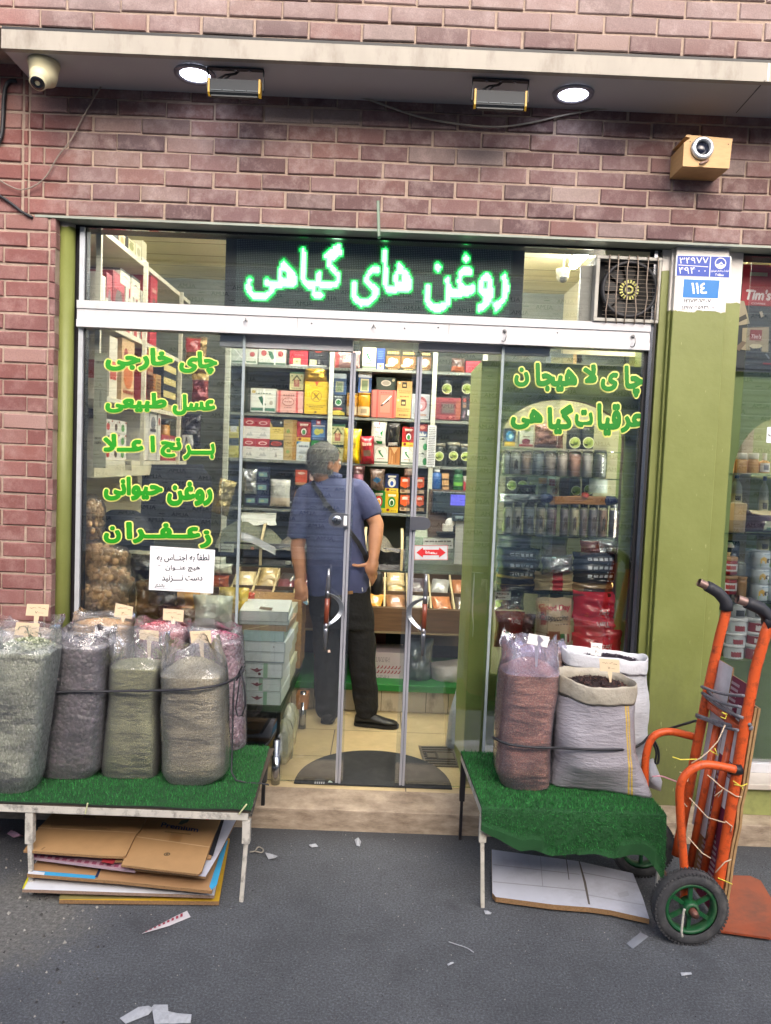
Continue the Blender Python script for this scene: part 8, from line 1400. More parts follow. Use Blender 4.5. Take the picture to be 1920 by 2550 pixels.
cq('blue box with yellow foot at the top of the arched cabinet', 250, 88, 342, 236, '2c3c4c', [('e', .5, .55, .36, .3, '3a7ab0'), ('e', .55, .55, .16, .14, 'a8d0e0'), ('r', 0, 0, 1, .24, 'c8a83c')]); cq('white box with maroon print at the top of the arched cabinet', 372, 76, 490, 240, 'cfd2cc', [('r', .0, 0, 1, .12, '9a2c3a'), ('e', .5, .25, .3, .16, '8a3444'), ('l', .25, .45, .75, .55, 1, '5a2c3a'), ('e', .55, .9, .25, .14, '8aa05a')])
pouch('foil_bag', 'shiny wavy pack of brown pods at the top of the arched cabinet', 'Y1', 500, 56, 748, 248, .33, .06, '8a5a50', grp=GQ, seed=51, cr=.3, mat=M('8a6258', .15, .3, var=.6, vs=22, bp=1, bs=26, bd=.02, st=(1, 1, 2.2)))
for x, l in ((826, 'dark jar with round green label left of its twin, under the lettering'), (938, 'dark jar with round green label right of its twin, under the lettering')): jar('spice_jar', l, 'Y1', x-56, 60, x+56, 262, .36, '43494a', '6c706c', 'jar', GJ, (.5, .26, .03), .1)
for x, y, l in ((304, 560, 'jar with green disc at the dark end of the packet shelf'), (392, 562, 'jar with green disc next to the cream carton'), (836, 604, 'jar with green disc above the cinnamon sticks'), (940, 596, 'jar with green disc half behind the blank white card')): jar('spice_jar', l, 'Y1', x-46, 492, x+46, 690, .38, '3c3c40', '55524c', 'jar', GJ, (.5, (690-y)/198, .026), .08)
cq('cream carton behind a crumpled packet', 460, 490, 532, 650, 'b8bca4', ()); pouch('coffee_bag', 'white and red coffee pouch on the packet shelf', 'Y1', 604, 490, 714, 660, .33, .05, 'cfc8b8', [('r', .1, .55, .6, .9, 'a03c34'), ('e', .6, .3, .25, .16, '8a6a50')], grp=GQ, seed=52)
jar('oil_bottle', 'small bottle with orange cap on the packet shelf', 'Y1', 528, 500, 604, 660, .34, '8a8a90', 'c08434', 'bottle', GQ, None, .3, .1); cq('dark berry packet on the packet shelf', 716, 498, 850, 660, '3c3034', [('l', .1, .2, .9, .8, 5, '6a5a5c')], .4); cq('blank white card leaning on the packet shelf', 952, 505, 1106, 625, 'aab4b4', (), .3, .004)
for s, y, l in ((0, 660, 'silver strip packet on the packet shelf'), (1, 580, 'dark crinkled packet on the silver strip')): pouch('foil_bag', l, 'Y1', 215+140*s, y-20, 575-60*s, y+40 if not s else 640, .26-.0*s, .05, '8a8e90', grp=GQ, seed=53+s, cr=.4, mat=M('8f9496' if not s else '3c3e40', .18, .6, var=.4, vs=14, bp=.8, bs=20, bd=.02))
mb = MB(); 
for k in range(9): a, b = aty('Y1', 610+6*k, 668+(k % 4)*14, YI+.02*(k//4)), aty('Y1', 1120-5*k, 668+(k % 4)*16, YI+.02*(k//4)); mb.tube([a, (a+b)/2+Vector((0, 0, .004)), b], .008, M('b07c44', .6, var=.2, vs=30), 7)
for p_ in ((590, 668), (1130, 690)): c = aty('Y1', *p_, YI); mb.lathe([(.004, -.03), (.024, -.02), (.026, .02), (.012, .04)], c, M('27305c', .25, coat=.5), 12, (1, 0, 0))
mb.lathe([(.02, 0), (.02, .004)], aty('Y1', 925, 645, YI-.02), C_('b83a2c'), 12, (0, -.6, .8)); mb.build('cinnamon_sticks', None, 'long pack of cinnamon sticks with blue ends on the lower glass shelf', 'packet', GQ)
# packets piled in the lower part
def pile(lab, x0, y0, x1, y1, Y, d, c, items=(), seed=0, roll=0, cr=.15, mat=None, v='Y1', name='coffee_bag'): return pouch(name, lab, v, x0, y0, x1, y1, Y, d, c, items, 'bag', 'packets piled in the arched cabinet', seed, 0, 0, roll, cr, mat)
scr = [('l', .25, .4, .85, .75, 1, 'd4d8dc'), ('l', .7, .2, .95, .32, 1, 'b8bcc4')]
for k, (y, l) in enumerate(((1085, 'uppermost navy bag of the pile next to the sliding door'), (1175, 'second navy bag of the pile next to the sliding door'), (1245, 'third navy bag of the pile next to the sliding door'))): pile(l, 190, y, 545, y+105, .22+.01*k, .1, '1e3444', [('t', 'alonda', .28, .45, .8, .82, 'c4ccd4', .02, .3)] if 0 else scr, 100+k, .02)
for k, (y, l) in enumerate(((1310, 'dark bag with gold edges under the navy ones'), (1370, 'lowest dark bag with gold edges under the navy ones'))): pile(l, 185, y, 510, y+75, .22, .09, '26262c', [('r', 0, .8, 1, 1, '8a7448')], 104+k)
for k, (y, l) in enumerate(((1120, 'upper navy bag with white script at the arch side'), (1190, 'middle navy bag with white script at the arch side'), (1260, 'lower dark olive bag with white script at the arch side'))): pile(l, 820, y, 1205, y+110, .22, .1, ('1e2c3c', '1c2838', '2c2a24')[k], scr, 107+k, -.03)
pile('kraft and black bag at the foot of the arch side pile', 800, 1370, 1190, 1445, .22, .09, '8a7048', [('r', .2, 0, .9, .5, '3a342c')], 111)
for k, (y, l) in enumerate(((1285, 'sand bag with red band, upper of two'), (1360, 'sand bag with red band, lower of two'))): pile(l, 500, y, 820, y+75, .2, .08, 'b4a078', [('r', .4, 0, .7, 1, 'b02c34')], 113+k)
SIL = M('b4b8bc', .18, .75, var=.35, vs=12, bp=.9, bs=16, bd=.03)
pile('silver bag lying in the middle of the cabinet', 560, 1150, 820, 1290, .16, .1, 'b4b8bc', (), 116, -.1, .3, SIL); pile('silver bag half filled with red seeds', 880, 1005, 1205, 1135, .18, .1, 'b4b8bc', [('r', 0, .2, .42, .9, '7a4034')], 117, -.08, .3, SIL); pile('clear bag of green brown seeds standing in the middle', 560, 975, 780, 1160, .3, .09, '5c5c44', [('r', 0, 0, 1, .5, '6c685c')], 118, 0, .1)
jar('steel_jar', 'glass jar with steel rim behind the navy bags', 'Y1', 205, 975, 480, 1090, .38, '4a5258', '6a7278', 'jar', GQ, None, .3)
pile('grey bag with a white price card at the left of the cabinet', 175, 1430, 420, 1590, .24, .08, '8c9498', (), 120, 0, .3, SIL); carton('price_card', 'handwritten price card on the grey bag in the cabinet', 'Y1', 172, 1440, 306, 1512, .17, .002, 'd0d4c4', [('l', .1, .55, .9, .85, 1, '2a2c30'), ('l', .1, .15, .7, .35, 1, '2a2c30'), ('p', [(.02, .45), (.08, .45), (.1, .25), (.12, .45), (.18, .45), (.12, .1), (.08, .1)], '1c1e22')], 'price card')
RC = 'd02a3e'
def tims(u0, u1, v0, v1, c='e4d8d8'): return [('t', "Tim's", u0, v0, u1, v1, c, .03, .25)]
pile('dark red bag with upside down script next to the sliding door', 168, 1610, 420, 1900, .2, .1, '6a1c28', [('t', "Tim's", .85, .82, .5, .7, 'd8c4c4', .03, .25), ('r', .4, 0, 1, .9, '8c1c28')], 121); pile('plum coloured bag between the red bag and the cappuccino bag', 380, 1630, 515, 1880, .26, .08, '4c2c38', (), 122)
pile('red bag with a carry hole on top of the red pile', 815, 1440, 1235, 1660, .2, .13, RC, [('e', .68, .9, .06, .06, '3c0c14')]+tims(.46, .68, .2, .38), 123, -.02, .2); pile('red bag in the middle of the red pile', 820, 1650, 1270, 1850, .18, .13, 'c83044', [('t', "Tim's", .62, .84, .36, .64, 'e0d0d0', .03, .25), ('l', .5, .2, .66, .26, 1, 'd0b0b0')], 124, .0, .2); pile('red bag at the foot of the red pile behind the white sack', 810, 1790, 1250, 2010, .16, .13, RC, [('t', "Tim's", .72, .7, .5, .5, 'e0d0d0', .03, .25)], 125, -.04, .25)
pile('cappuccino bag with red and white lettering standing upright', 505, 1500, 818, 1920, .17, .1, 'c4b096', [('r', .05, .48, .22, .82, 'a82c38'), ('e', .55, .2, .45, .14, 'd0ccc4'), ('e', .45, .3, .22, .09, '8a4c34'), ('r', .66, .14, .76, .32, '2c7a44'), ('r', .78, .16, .86, .34, 'd8d4cc'), ('r', .88, .18, .95, .36, 'a83038'), ('t', 'Good Day', .03, .76, .95, .9, 'b83848', .05), ('t', 'Cappuccino', .04, .56, .9, .72, '3c2c28', .03, .15), ('l', .5, .5, .9, .54, 1, '5a463c')], 126, -.04, .08)
carton('packet', 'dark grey carton behind the cappuccino bag', 'Y1', 540, 1440, 740, 1560, .36, .05, '4c5654', (), 'box', GQ)
carton('wiring_box', 'grey clutter shelf above the green cabinet', 'R1', 520, 95, 1360, 190, .3, .12, '6c7278', [('r', .0, .0, .25, .6, '8c8874'), ('r', .3, .1, .36, .9, '26262a'), ('r', .26, 0, .3, 1, 'b89a7c'), ('r', .86, 0, .88, 1, '26262a'), ('r', .92, 0, 1, 1, 'a4a67c'), ('r', .4, .5, .8, .9, '5a6066')], 'box')
# yellow strip with vertical script, chalk mark
ys = thing('yellow_strip', 'long yellow strip with small upright script hung on the green cabinet edge', 'sign', aty('C2', 1260, 580, .6)); mb = MB(); sp = [aty('Z8', x, y, .6) for x, y in ((1418, 768), (1482, 745), (1432, 1940), (1375, 1925))]; sp[2] = aty('C2', 1298, 588, .6); sp[3] = aty('C2', 1226, 540, .6); mb.prism(sp[::-1], (0, -.002, 0), M('d0c04a', .5)); mb.build('strip', ys)
mb = MB(); rnd = random.Random(9)
for k in range(20):
 t = .03+k*.047; a = lerp((sp[0]+sp[1])/2, (sp[3]+sp[2])/2, t)+Vector((0, -.0035, 0)); pts = [a+Vector((rnd.uniform(-.014, .014), 0, rnd.uniform(-.013, .013))) for _ in range(5)]; mb.tube(pts, .0013, C_('6a5a1c'), 4)
mb.build('writing', ys)
mb = MB(); mb.tube([aty('C2', x, y, YF-.004) for x, y in ((1300, 870), (1298, 950), (1288, 1100), (1280, 1300), (1290, 1480), (1283, 1600))], [.0025, .005, .006, .005, .0035, .002], M('d4dcc8', .8), 6, flat=.3); mb.tube([aty('C2', x, y, YF-.004) for x, y in ((1258, 856), (1330, 862), (1405, 866))], .003, M('a8b888', .8), 6, flat=.3); mb.build('paint_drip', None, 'white paint drip running down the green cabinet', 'paint drip')
# inner dome camera seen through the transom
c = aty('Z5', 612, 384, .9); dcam = thing('dome_camera', 'small pale camera hanging from the shop ceiling near the bright tube', 'security camera', c); mb = MB(); sph(mb, c, .036, M('8f8a72', .5), 16); mb.lathe([(.036, 0), (.04, .036), (.04, .044)], c, M('b4ae92', .5), 16); mb.tube([c+Vector((0, 0, .04)), Vector((c.x, c.y, 3.05))], .008, M('9c9880', .5), 8); mb.build('housing', dcam); mb = MB(); mb.lathe([(.024, .03), (.022, .037), (.001, .039)], c, C_('3a3c40', .2), 16, (0, -.8, -.6)); mb.build('lens', dcam)
mb = MB(); mb.bar(Vector((xo0-.016, YF+.04, zO)), Vector((xo0-.016, YF+.04, zS_)), .012, .008, M((1, .93, .82), .5, var=0, emit=38)); mb.bar(Vector((xo1+.016, YF+.04, zO)), Vector((xo1+.016, YF+.04, zS_)), .012, .008, M((1, .93, .82), .5, var=0, emit=38)); mb.bar(Vector((xo0+.05, YF+.05, zA+.035)), Vector((xo1-.05, YF+.05, zA+.035)), .012, .008, M((1, .88, .68), .5, var=0, emit=40)); mb.build('light_strip', None, 'thin warm light strip behind the arch top with unseen side strips added to light the jars', 'lamp')  # side strips are unseen behind the posts, added to brighten the jars
# --- neighbouring shop window
YN2 = .12; xn0, xn1 = X(1836, 1100, YN2), 2.6
PB = 'goods in the neighbouring window'
po = thing('coffee_poster', 'tall coffee poster with a red handled bag picture in the neighbouring window', 'poster', aty('W1', 400, 1790, YN2)); mb = MB(); a, b, c_ = aty('W1', 100, 1790, YN2), aty('W1', 760, 1810, YN2), aty('W1', 190, 315, YN2); W_ = b.x-a.x; H_ = c_.z-a.z; Pp = lambda u, v, o=0: Vector((a.x+W_*u, YN2-o, a.z+H_*v)); mb.prism([Pp(0, 0), Pp(1, 0), Pp(1, 1), Pp(0, 1)], (0, .003, 0), C_('3c4248')); mb.build('sheet', po)
def wv(x, y): q = aty('W1', x, y, YN2); return ((q.x-a.x)/W_, (q.z-a.z)/H_)
def wr(x0, y0, x1, y1, c): u0, v1 = wv(x0, y0); u1, v0 = wv(x1, y1); return ('r', u0, v0, u1, v1, c)
def wp(pts, c): return ('p', [wv(*p) for p in pts][::-1], c)
def wt(s, x0, y0, x1, y1, c, *q): u0, v1 = wv(x0, y0); u1, v0 = wv(x1, y1); return ('t', s, u0, v0, u1, v1, c, *q)
def we(x, y, rx, ry, c): u, v = wv(x, y); return ('e', u, v, rx/1, ry, c)
mb = MB(); deco(mb, [wr(190, 318, 285, 400, '2a2e38'), wr(285, 320, 740, 905, 'a82434'), wr(285, 320, 740, 400, '8e1c2c'), wr(375, 430, 612, 490, 'b8b08c'), wt("Tim's", 318, 660, 662, 825, 'e4dcdc', .045, .2), wt('COFFEE', 388, 848, 582, 882, 'd8c8c8', .02),
 wp(((140, 1180), (130, 960), (200, 820), (290, 830), (370, 1140)), 'b0a48c'), wr(150, 880, 225, 970, '8a2838'), wt("m's", 150, 905, 218, 950, 'd8c8c8', .03, .2), wp(((150, 1090), (310, 1010), (330, 1070), (200, 1130)), '4a4844'), wp(((265, 1200), (630, 1190), (620, 1540), (250, 1500)), 'a89c84'), wr(372, 1222, 525, 1375, '8a2838'), wt("Tim's", 385, 1285, 520, 1350, 'e0d0d0', .03, .2), wp(((355, 1440), (535, 1440), (520, 1540), (380, 1550)), '4a525c'), wp(((350, 1450), (400, 1420), (500, 1420), (540, 1450), (490, 1480), (400, 1480)), 'd4ccb0'), wp(((150, 1480), (260, 1380), (320, 1400), (220, 1520)), '7a6a5c'), wp(((490, 980), (530, 970), (555, 1040), (520, 1060)), 'b8ac98'), wp(((570, 1560), (590, 1550), (640, 1620), (620, 1630)), '8a9098'), wr(310, 1590, 500, 1625, '2c2e34'), wr(540, 1680, 740, 1710, 'a03444'), wr(130, 1720, 740, 1780, '2e333a')], Pp); mb.build('print', po)
hp = aty('Y2', 770, 390, YN2+.02); mb = MB(); mb.box(xn0, xn1, .14, .16, aty('W1', 300, 305, .14).z, aty('W1', 300, 285, .14).z, M('c4b884', .6)); mb.build('curtain_rod', None, 'cream rail above the coffee poster', 'rail')
# green board with arched opening, shelves
YG = .16; zG = aty('W1', 300, 1800, YG).z; zG0 = aty('Y3', 600, 2015, YG).z; ca = aty('W2', 620, 180, YG); ra = abs(aty('W2', 105, 180, YG).x-ca.x)
mb = MB(); A_ = [(ca.x+ra*.86*cos(pi-k*pi/2/16), ca.z-.12+.30*sin(k*pi/2/16)) for k in range(17)]; GP2 = M('6f8452', .5, var=.06); xl_ = xn0-.02
for i in range(16): mb.prism([(A_[i][0], YG, A_[i][1]), (A_[i+1][0], YG, A_[i+1][1]), (A_[i+1][0], YG, zG), (A_[i][0], YG, zG)], (0, .015, 0), GP2)
mb.prism([(xl_, YG, zG0), (A_[0][0], YG, zG0), (A_[0][0], YG, zG), (xl_, YG, zG)], (0, .015, 0), GP2) if A_[0][0] > xl_+.01 else None
mb.prism([(xl_, YG-.02, FZ), (xn1, YG-.02, FZ), (xn1, YG-.02, zG0), (xl_, YG-.02, zG0)], (0, .5, 0), M('5a7040', .5, var=.06)); mb.build('green_cabinet', None, 'green cabinet with an arch behind the hand truck, in the neighbouring window', 'cabinet')
mb = MB(); mb.box(xl_, xn1, .62, .64, zG0, zG, M('8a9464', .6)); mb.box(X(1835, 1300, .45), X(1862, 1300, .45), .45, .6, zG0, zG, M('a89c84', .6)); mb.build('back_board', None, 'olive back board of the neighbouring window', 'board')
zq = [yz('W2', 250, 365, .2), yz('W2', 250, 908, .2), zG0]
for k, z in enumerate(zq[:2]+[yz('W2', 250, 1530, .2)]): mb = MB(); mb.box(xl_, xn1, .15, .6, z-.006, z-.001, SHG); mb.build('glass_shelf', None, ('top glass shelf of the neighbouring window under amber bottles', 'middle glass shelf of the neighbouring window', 'low glass shelf of the neighbouring window above the tubs')[k], 'shelf')
AMB = M('c89a58', .15, var=.1, coat=.8)
for k, (x0_, x1_, l) in enumerate(((112, 180, 'amber bottle nearest the pillar'), (185, 300, 'wide amber bottle second from the pillar'), (305, 405, 'amber bottle third from the pillar'), (410, 505, 'amber pump bottle with a white label'))): jar('oil_bottle', l, 'W2', x0_, 178, x1_, 362, .22, 'c89c5c', 'd0ccb8', 'bottle', PB, None, .3 if k < 3 else .36, .1 if k < 3 else .6, lab2=(.06, .5, 1.2, 'd8d4cc', '6a6a70') if k == 3 else None)
bp_ = [(.96, 0), (1, .03), (1, .5), (.9, .66), (.6, .84), (.3, .93), (.28, 1)]
for x0_, x1_, y0_, l in ((70, 130, 380, 'clear bottle with blue cap nearest the pillar'), (145, 250, 380, 'clear bottle with blue cap behind the large tin'), (405, 490, 390, 'pale pink bottle with blue cap by the frame edge')): jar('water_bottle', l, 'W2', x0_, y0_, x1_, 635 if x0_ < 300 else 720, .4, 'b4b4a8', '3c5a94', 'bottle', PB, None, .12, .62, prof=bp_, lab2=(.02, .34, 1.3, 'c9c29a', '4a463a'))
jar('large_tin', 'large buff tin with red script in the neighbouring window', 'W2', 75, 635, 285, 905, .2, 'a08c68', 'c0ac80', 'tin', PB, None, .04, lab2=(.42, .98, 1.2, 'b89c68'))
tt = MB(); p = rect('W2', 165, 700, 280, 775, .195); text(tt, 'Apex', p, C_('a03c2c'), .03, .25); tt.build('tin_print', None, 'red script printed on the large buff tin', 'print') if False else None
o_ = [o for o in bpy.data.objects if o.name.startswith('large_tin')][0]; tt.build('print', o_)
pouch('rice_bag', 'plum coloured packed bag with pale label on the middle shelf', 'W2', 275, 712, 620, 902, .25, .13, '4a3540', [('r', .36, .1, .66, .55, 'b8bca4'), ('r', .4, .15, .62, .3, '5a7a6a'), ('r', .1, .85, .9, 1, 'c8b08a')], grp=PB, seed=131)
pouch('herb_bag', 'stack of dark bags with a white tag near the pillar', 'W2', 55, 985, 225, 1175, .3, .1, '26303a', [('r', .0, .75, .4, .95, 'c0b8a8'), ('r', 0, .3, .3, .5, 'c0b080')], grp=PB, seed=132)
jar('milk_jar', 'cream patterned jar standing on the cow cans', 'W2', 392, 930, 500, 1075, .3, 'c4bc8c', '9a947c', 'jar', PB, None, .25, lab2=(.0, .6, 1.3, 'c8c090', '3a362c'))
RW = dict(lab2=(.05, .92, 1.35, 'c9ccc8', 'a03c3c'))
for (x0_, y0_, x1_, y1_), l, c, ld_ in (((45, 1130, 212, 1290), 'red and white tin with wooden lid, upper one by the pillar', '8a1c24', 'a8845c'), ((38, 1300, 205, 1470), 'red and white tin with wooden lid, lower one by the pillar', '8a1c24', '8a6a48')): jar('cocoa_tin', l, 'W2', x0_, y0_, x1_, y1_, .2, c, ld_, 'tin', PB, None, .2, lab2=(.2, .62, 1.35, 'c9ccc8', 'a03c3c'))
jar('brown_tub', 'plain brown tub between tins and cow cans', 'W2', 192, 1312, 290, 1515, .24, '8a6a44', '8c6c48', 'tub', PB, None, .12); jar('white_tub', 'plain white tub behind the brown one', 'W2', 208, 1185, 300, 1330, .34, 'b8bcb4', 'd0d0c8', 'tub', PB, None, .1)
for k, (x0_, y0_, x1_, y1_, l) in enumerate(((350, 1075, 512, 1235, 'white can with cow picture, topmost of three'), (345, 1232, 500, 1378, 'white can with cow picture, middle of three'), (335, 1375, 490, 1530, 'white can with cow picture, lowest of three'), (285, 1058, 395, 1215, 'white can showing its text side, topmost behind the cow cans'), (280, 1212, 390, 1358, 'white can showing its text side, middle behind the cow cans'), (278, 1355, 380, 1500, 'white can showing its text side, lowest behind the cow cans'), (488, 1240, 620, 1390, 'white can at the picture edge, upper of two'), (480, 1382, 610, 1535, 'white can at the picture edge, lower of two'))):
 t = jar('milk_can', l, 'W2', x0_, y0_, x1_, y1_, .22 if k in (0, 1, 2, 6, 7) else .32, 'b8c2c8', 'a8b0b8', 'can', PB, None, .05)
 if k in (0, 1, 2, 6, 7):
  a_, b_, tp = aty('W2', x0_, y1_, .22), aty('W2', x1_, y1_, .22), aty('W2', (x0_+x1_)/2, y0_, .22); r = (b_.x-a_.x)/2; cc = Vector(((a_.x+b_.x)/2, .22+r*.4, (a_.z+b_.z)/2)); h = tp.z-cc.z; mb = MB()
  def CP(u, v, o=0): q = -pi/2+(u-.38)*1.6; return cc+Vector(((r*1.01+o)*cos(q), (r*1.01+o)*sin(q), h*v))
  deco(mb, [('r', .1, .12, .9, .3, '6a9a4a'), ('p', [(.1, .3), (.5, .3), (.5, .6), (.3, .7), (.1, .55)], 'c8a44a'), ('e', .62, .46, .14, .13, '23252a'), ('e', .84, .48, .12, .1, '23252a'), ('e', .73, .44, .08, .08, 'd8d8d8'), ('l', .3, .78, .9, .88, 1, '7a94a8')], CP); mb.build('picture', t)
for k, (x0_, y0_, x1_, y1_, l) in enumerate(((70, 1930, 270, 2068, 'white tub with rosette label, lowest near the pillar'), (92, 1822, 285, 1950, 'white tub with rosette label, second from below near the pillar'), (110, 1690, 300, 1835, 'white tub with rosette label, third from below near the pillar'), (135, 1560, 292, 1695, 'white tub with barcode, topmost near the pillar'), (272, 1925, 470, 2075, 'tub with maroon band, lowest in the second stack'), (285, 1815, 480, 1940, 'tub with maroon band, second in the second stack'), (298, 1690, 490, 1830, 'tub with maroon band, third in the second stack'), (300, 1580, 480, 1700, 'tub with barcode, topmost in the second stack'), (-40, 1790, 100, 1950, 'maroon tub half hidden by the pillar edge'))):
 jar('tub', l, 'W2', x0_, y0_, x1_, y1_, .2 if k < 8 else .3, 'c6c9cc' if k < 8 else '6a1c2c', 'd4d6d8', 'tub', PB, None, .2, -.04, prof=[(.86, 0), (.96, .9), (.96, 1)], lab2=(.08, .7, 1.2, ('c4ccd0', '8a2430')[k in (4, 5, 6, 8)], ('9a3a40', 'd8d0d0')[k in (4, 5, 6, 8)]) if k not in (3, 7) else (.2, .6, .5, '4a4c50'))
carton('framed_card', 'dark framed card low behind the neighbouring pane', 'H1', 575, 825, 652, 1050, .05, .004, '2c3a3c', [('r', .05, .04, .9, .95, '3a4a44'), ('r', .6, .0, .7, 1, '8aa08a')], 'card'); carton('window_notice', 'edge of a white notice with dark script at the picture border', 'W2', 470, -60, 600, 85, -.006, .001, 'd8dce0', [('t', 'ی', .1, .4, .5, .7, '27304c', .04)], 'notice')
# ================= the man in the doorway =================
YM = .92
SKIN = M('a8785c', .55, var=.1, vs=25, bp=.1, bs=90); SHIRT = M('434a6e', .9, var=.14, vs=7, bp=.35, bs=8, bd=.03); JEAN = M('0b0c10', .85, var=.25, vs=8, bp=.5, bs=11, bd=.03); HAIR = M('4c4b47', .7, var=.7, vs=70, st=(1, 1, .3), bp=.6, bs=90, bd=.006); SHOE = M('191a1c', .5, var=.2)
def mp(x, y, Y=YM): return aty('s', x, y, Y)
man = thing('person', 'grey haired man in a blue polo shirt and black trousers, hand on hip', 'person', Vector((mp(870, 1700).x, YM, FZ)))
def limb(mb, pts, rs, n=14):
 P = []; Q = []
 for i in range(len(pts)-1):
  for k in range(4): P.append(lerp(pts[i], pts[i+1], k/4)); Q.append(lerp(rs[i], rs[i+1], k/4))
 P.append(pts[-1]); Q.append(rs[-1]); d0 = (P[0]-P[1]).normalized(); d1 = (P[-1]-P[-2]).normalized()
 P = [P[0]+d0*Q[0]*.9, P[0]+d0*Q[0]*.6]+P+[P[-1]+d1*Q[-1]*.6, P[-1]+d1*Q[-1]*.9]; Q = [Q[0]*.35, Q[0]*.8]+Q+[Q[-1]*.8, Q[-1]*.35]; mb.tube(P, Q, SKIN, n)
body = MB(); fd = Vector((.80, .60, 0)).normalized(); sd = Vector((-fd.y, fd.x, 0)); hc = mp(806, 1152, YM-.02)
HR = [(-.118, .055, .025, .025), (-.10, .04, .05, .045), (-.07, .02, .078, .062), (-.03, .005, .093, .072), (.01, 0, .098, .076), (.05, -.003, .096, .076), (.085, -.005, .08, .066), (.108, -.005, .05, .042), (.117, -.005, .015, .012)]
def hring(z, cf, hf, hs, n=28, g=0): return [hc+fd*(cf+(hf+g)*cos(2*pi*i/n))+sd*((hs+g)*sin(2*pi*i/n))+Vector((0, 0, z)) for i in range(n)]
body.loft([hring(*r) for r in HR], SKIN)
def blob(c, rx, ry, rz, m=SKIN, ax=fd):
 s_ = Vector((-ax.y, ax.x, 0)); body.loft([[c+ax*(rx*sin(pi*k/8)*cos(2*pi*i/12))+s_*(ry*sin(pi*k/8)*sin(2*pi*i/12))+Vector((0, 0, rz*cos(pi*k/8))) for i in range(12)] for k in range(1, 8)], m)
blob(hc+fd*.1+Vector((0, 0, -.018)), .024, .016, .03); blob(hc+fd*.092+Vector((0, 0, .02)), .016, .045, .012); blob(hc+fd*.088+Vector((0, 0, -.068)), .016, .026, .012)
for s in (-1, 1): blob(hc+sd*(.079*s)-fd*.004+Vector((0, 0, -.012)), .02, .012, .034)
nk = mp(823, 1195); limb(body, [hc+Vector((0, 0, -.07))-fd*.015, nk+Vector((0, 0, -.03))], [.056, .062])
# trunk under the clothes
limb(body, [mp(835, 1235), mp(838, 1330), mp(842, 1430), mp(845, 1490)], [.1, .115, .115, .11])
Ls, Le, Lw, Lh = mp(764, 1228), mp(741, 1362, YM-.03), mp(750, 1452, YM-.07), mp(752, 1478, YM-.08)
Rs, Re, Rw, Rh = mp(893, 1218), mp(938, 1306, YM-.05), mp(930, 1392, YM-.13), mp(922, 1418, YM-.135)
limb(body, [lerp(mp(835, 1235), Ls, .6), Ls, lerp(Ls, Le, .5), Le, lerp(Le, Lw, .35), Lw, Lh], [.05, .05, .049, .043, .043, .029, .033]); limb(body, [lerp(mp(835, 1235), Rs, .6), Rs, lerp(Rs, Re, .5), Re, lerp(Re, Rw, .35), Rw, Rh], [.05, .05, .05, .044, .044, .03, .034])
def fing(pts, r): limb(body, pts, [r*1.08, r, r*.95, r*.82][:len(pts)], 10)
def fpx(l, Y): return [mp(560+x/4.165, 1260+y/4.165, Y+dy) for x, y, dy in l]
# left hand hangs, fingers folded round a note; right hand rests on the hip, thumb towards the spine
for l, r in (([(745, 880, 0), (735, 940, -.005), (728, 985, .0), (745, 1015, .012)], .0095), ([(765, 890, -.012), (760, 960, -.02), (758, 1005, -.012), (775, 1030, .01)], .0098), ([(790, 890, -.016), (788, 960, -.026), (790, 1010, -.018), (802, 1030, .006)], .0095), ([(815, 885, -.012), (822, 950, -.02), (826, 995, -.012), (830, 1012, .006)], .0085), ([(835, 830, .0), (850, 890, -.01), (850, 950, -.014), (842, 985, -.012)], .0105)): fing(fpx(l, YM-.08), r)
limb(body, fpx([(770, 800, 0), (788, 890, -.005)], YM-.08), [.032, .036])
limb(body, fpx([(1540, 600, 0), (1520, 665, 0)], YM-.135), [.033, .035])
for l, r in (([(1500, 590, 0), (1440, 615, -.008), (1385, 622, -.01), (1328, 612, -.004)], .0112), ([(1480, 660, -.008), (1490, 710, -.012), (1512, 760, .0), (1520, 800, .015)], .0098), ([(1505, 675, -.005), (1522, 730, -.005), (1532, 785, .012), (1522, 818, .03)], .01), ([(1535, 670, .006), (1550, 720, .01), (1548, 770, .03), (1535, 800, .05)], .0098), ([(1560, 655, .02), (1572, 700, .03), (1566, 745, .05), (1552, 770, .065)], .0085)): fing(fpx(l, YM-.135), r)
RL = [mp(886, 1500), mp(899, 1575), mp(902, 1660, YM-.01), mp(912, 1745), mp(918, 1768)]; LL = [mp(815, 1510), mp(818, 1600), mp(818, 1690, YM+.02), mp(820, 1765, YM+.03)]
limb(body, RL, [.08, .07, .055, .045, .04]); limb(body, LL, [.08, .07, .055, .042])
bb = remesh(body, .0058, 3, SKIN); bb.build('body', man)
# eyes and brow
for s in (-1, 1): mb = MB(); sph(mb, hc+fd*.088+sd*(.032*s)+Vector((0, 0, .004)), .011, M('d8d4cc', .3), 10); mb.lathe([(.005, .0105), (.001, .0112)], hc+fd*.088+sd*(.032*s)+Vector((0, 0, .004)), C_('2a1c14'), 8, fd); mb.build('eye', man)
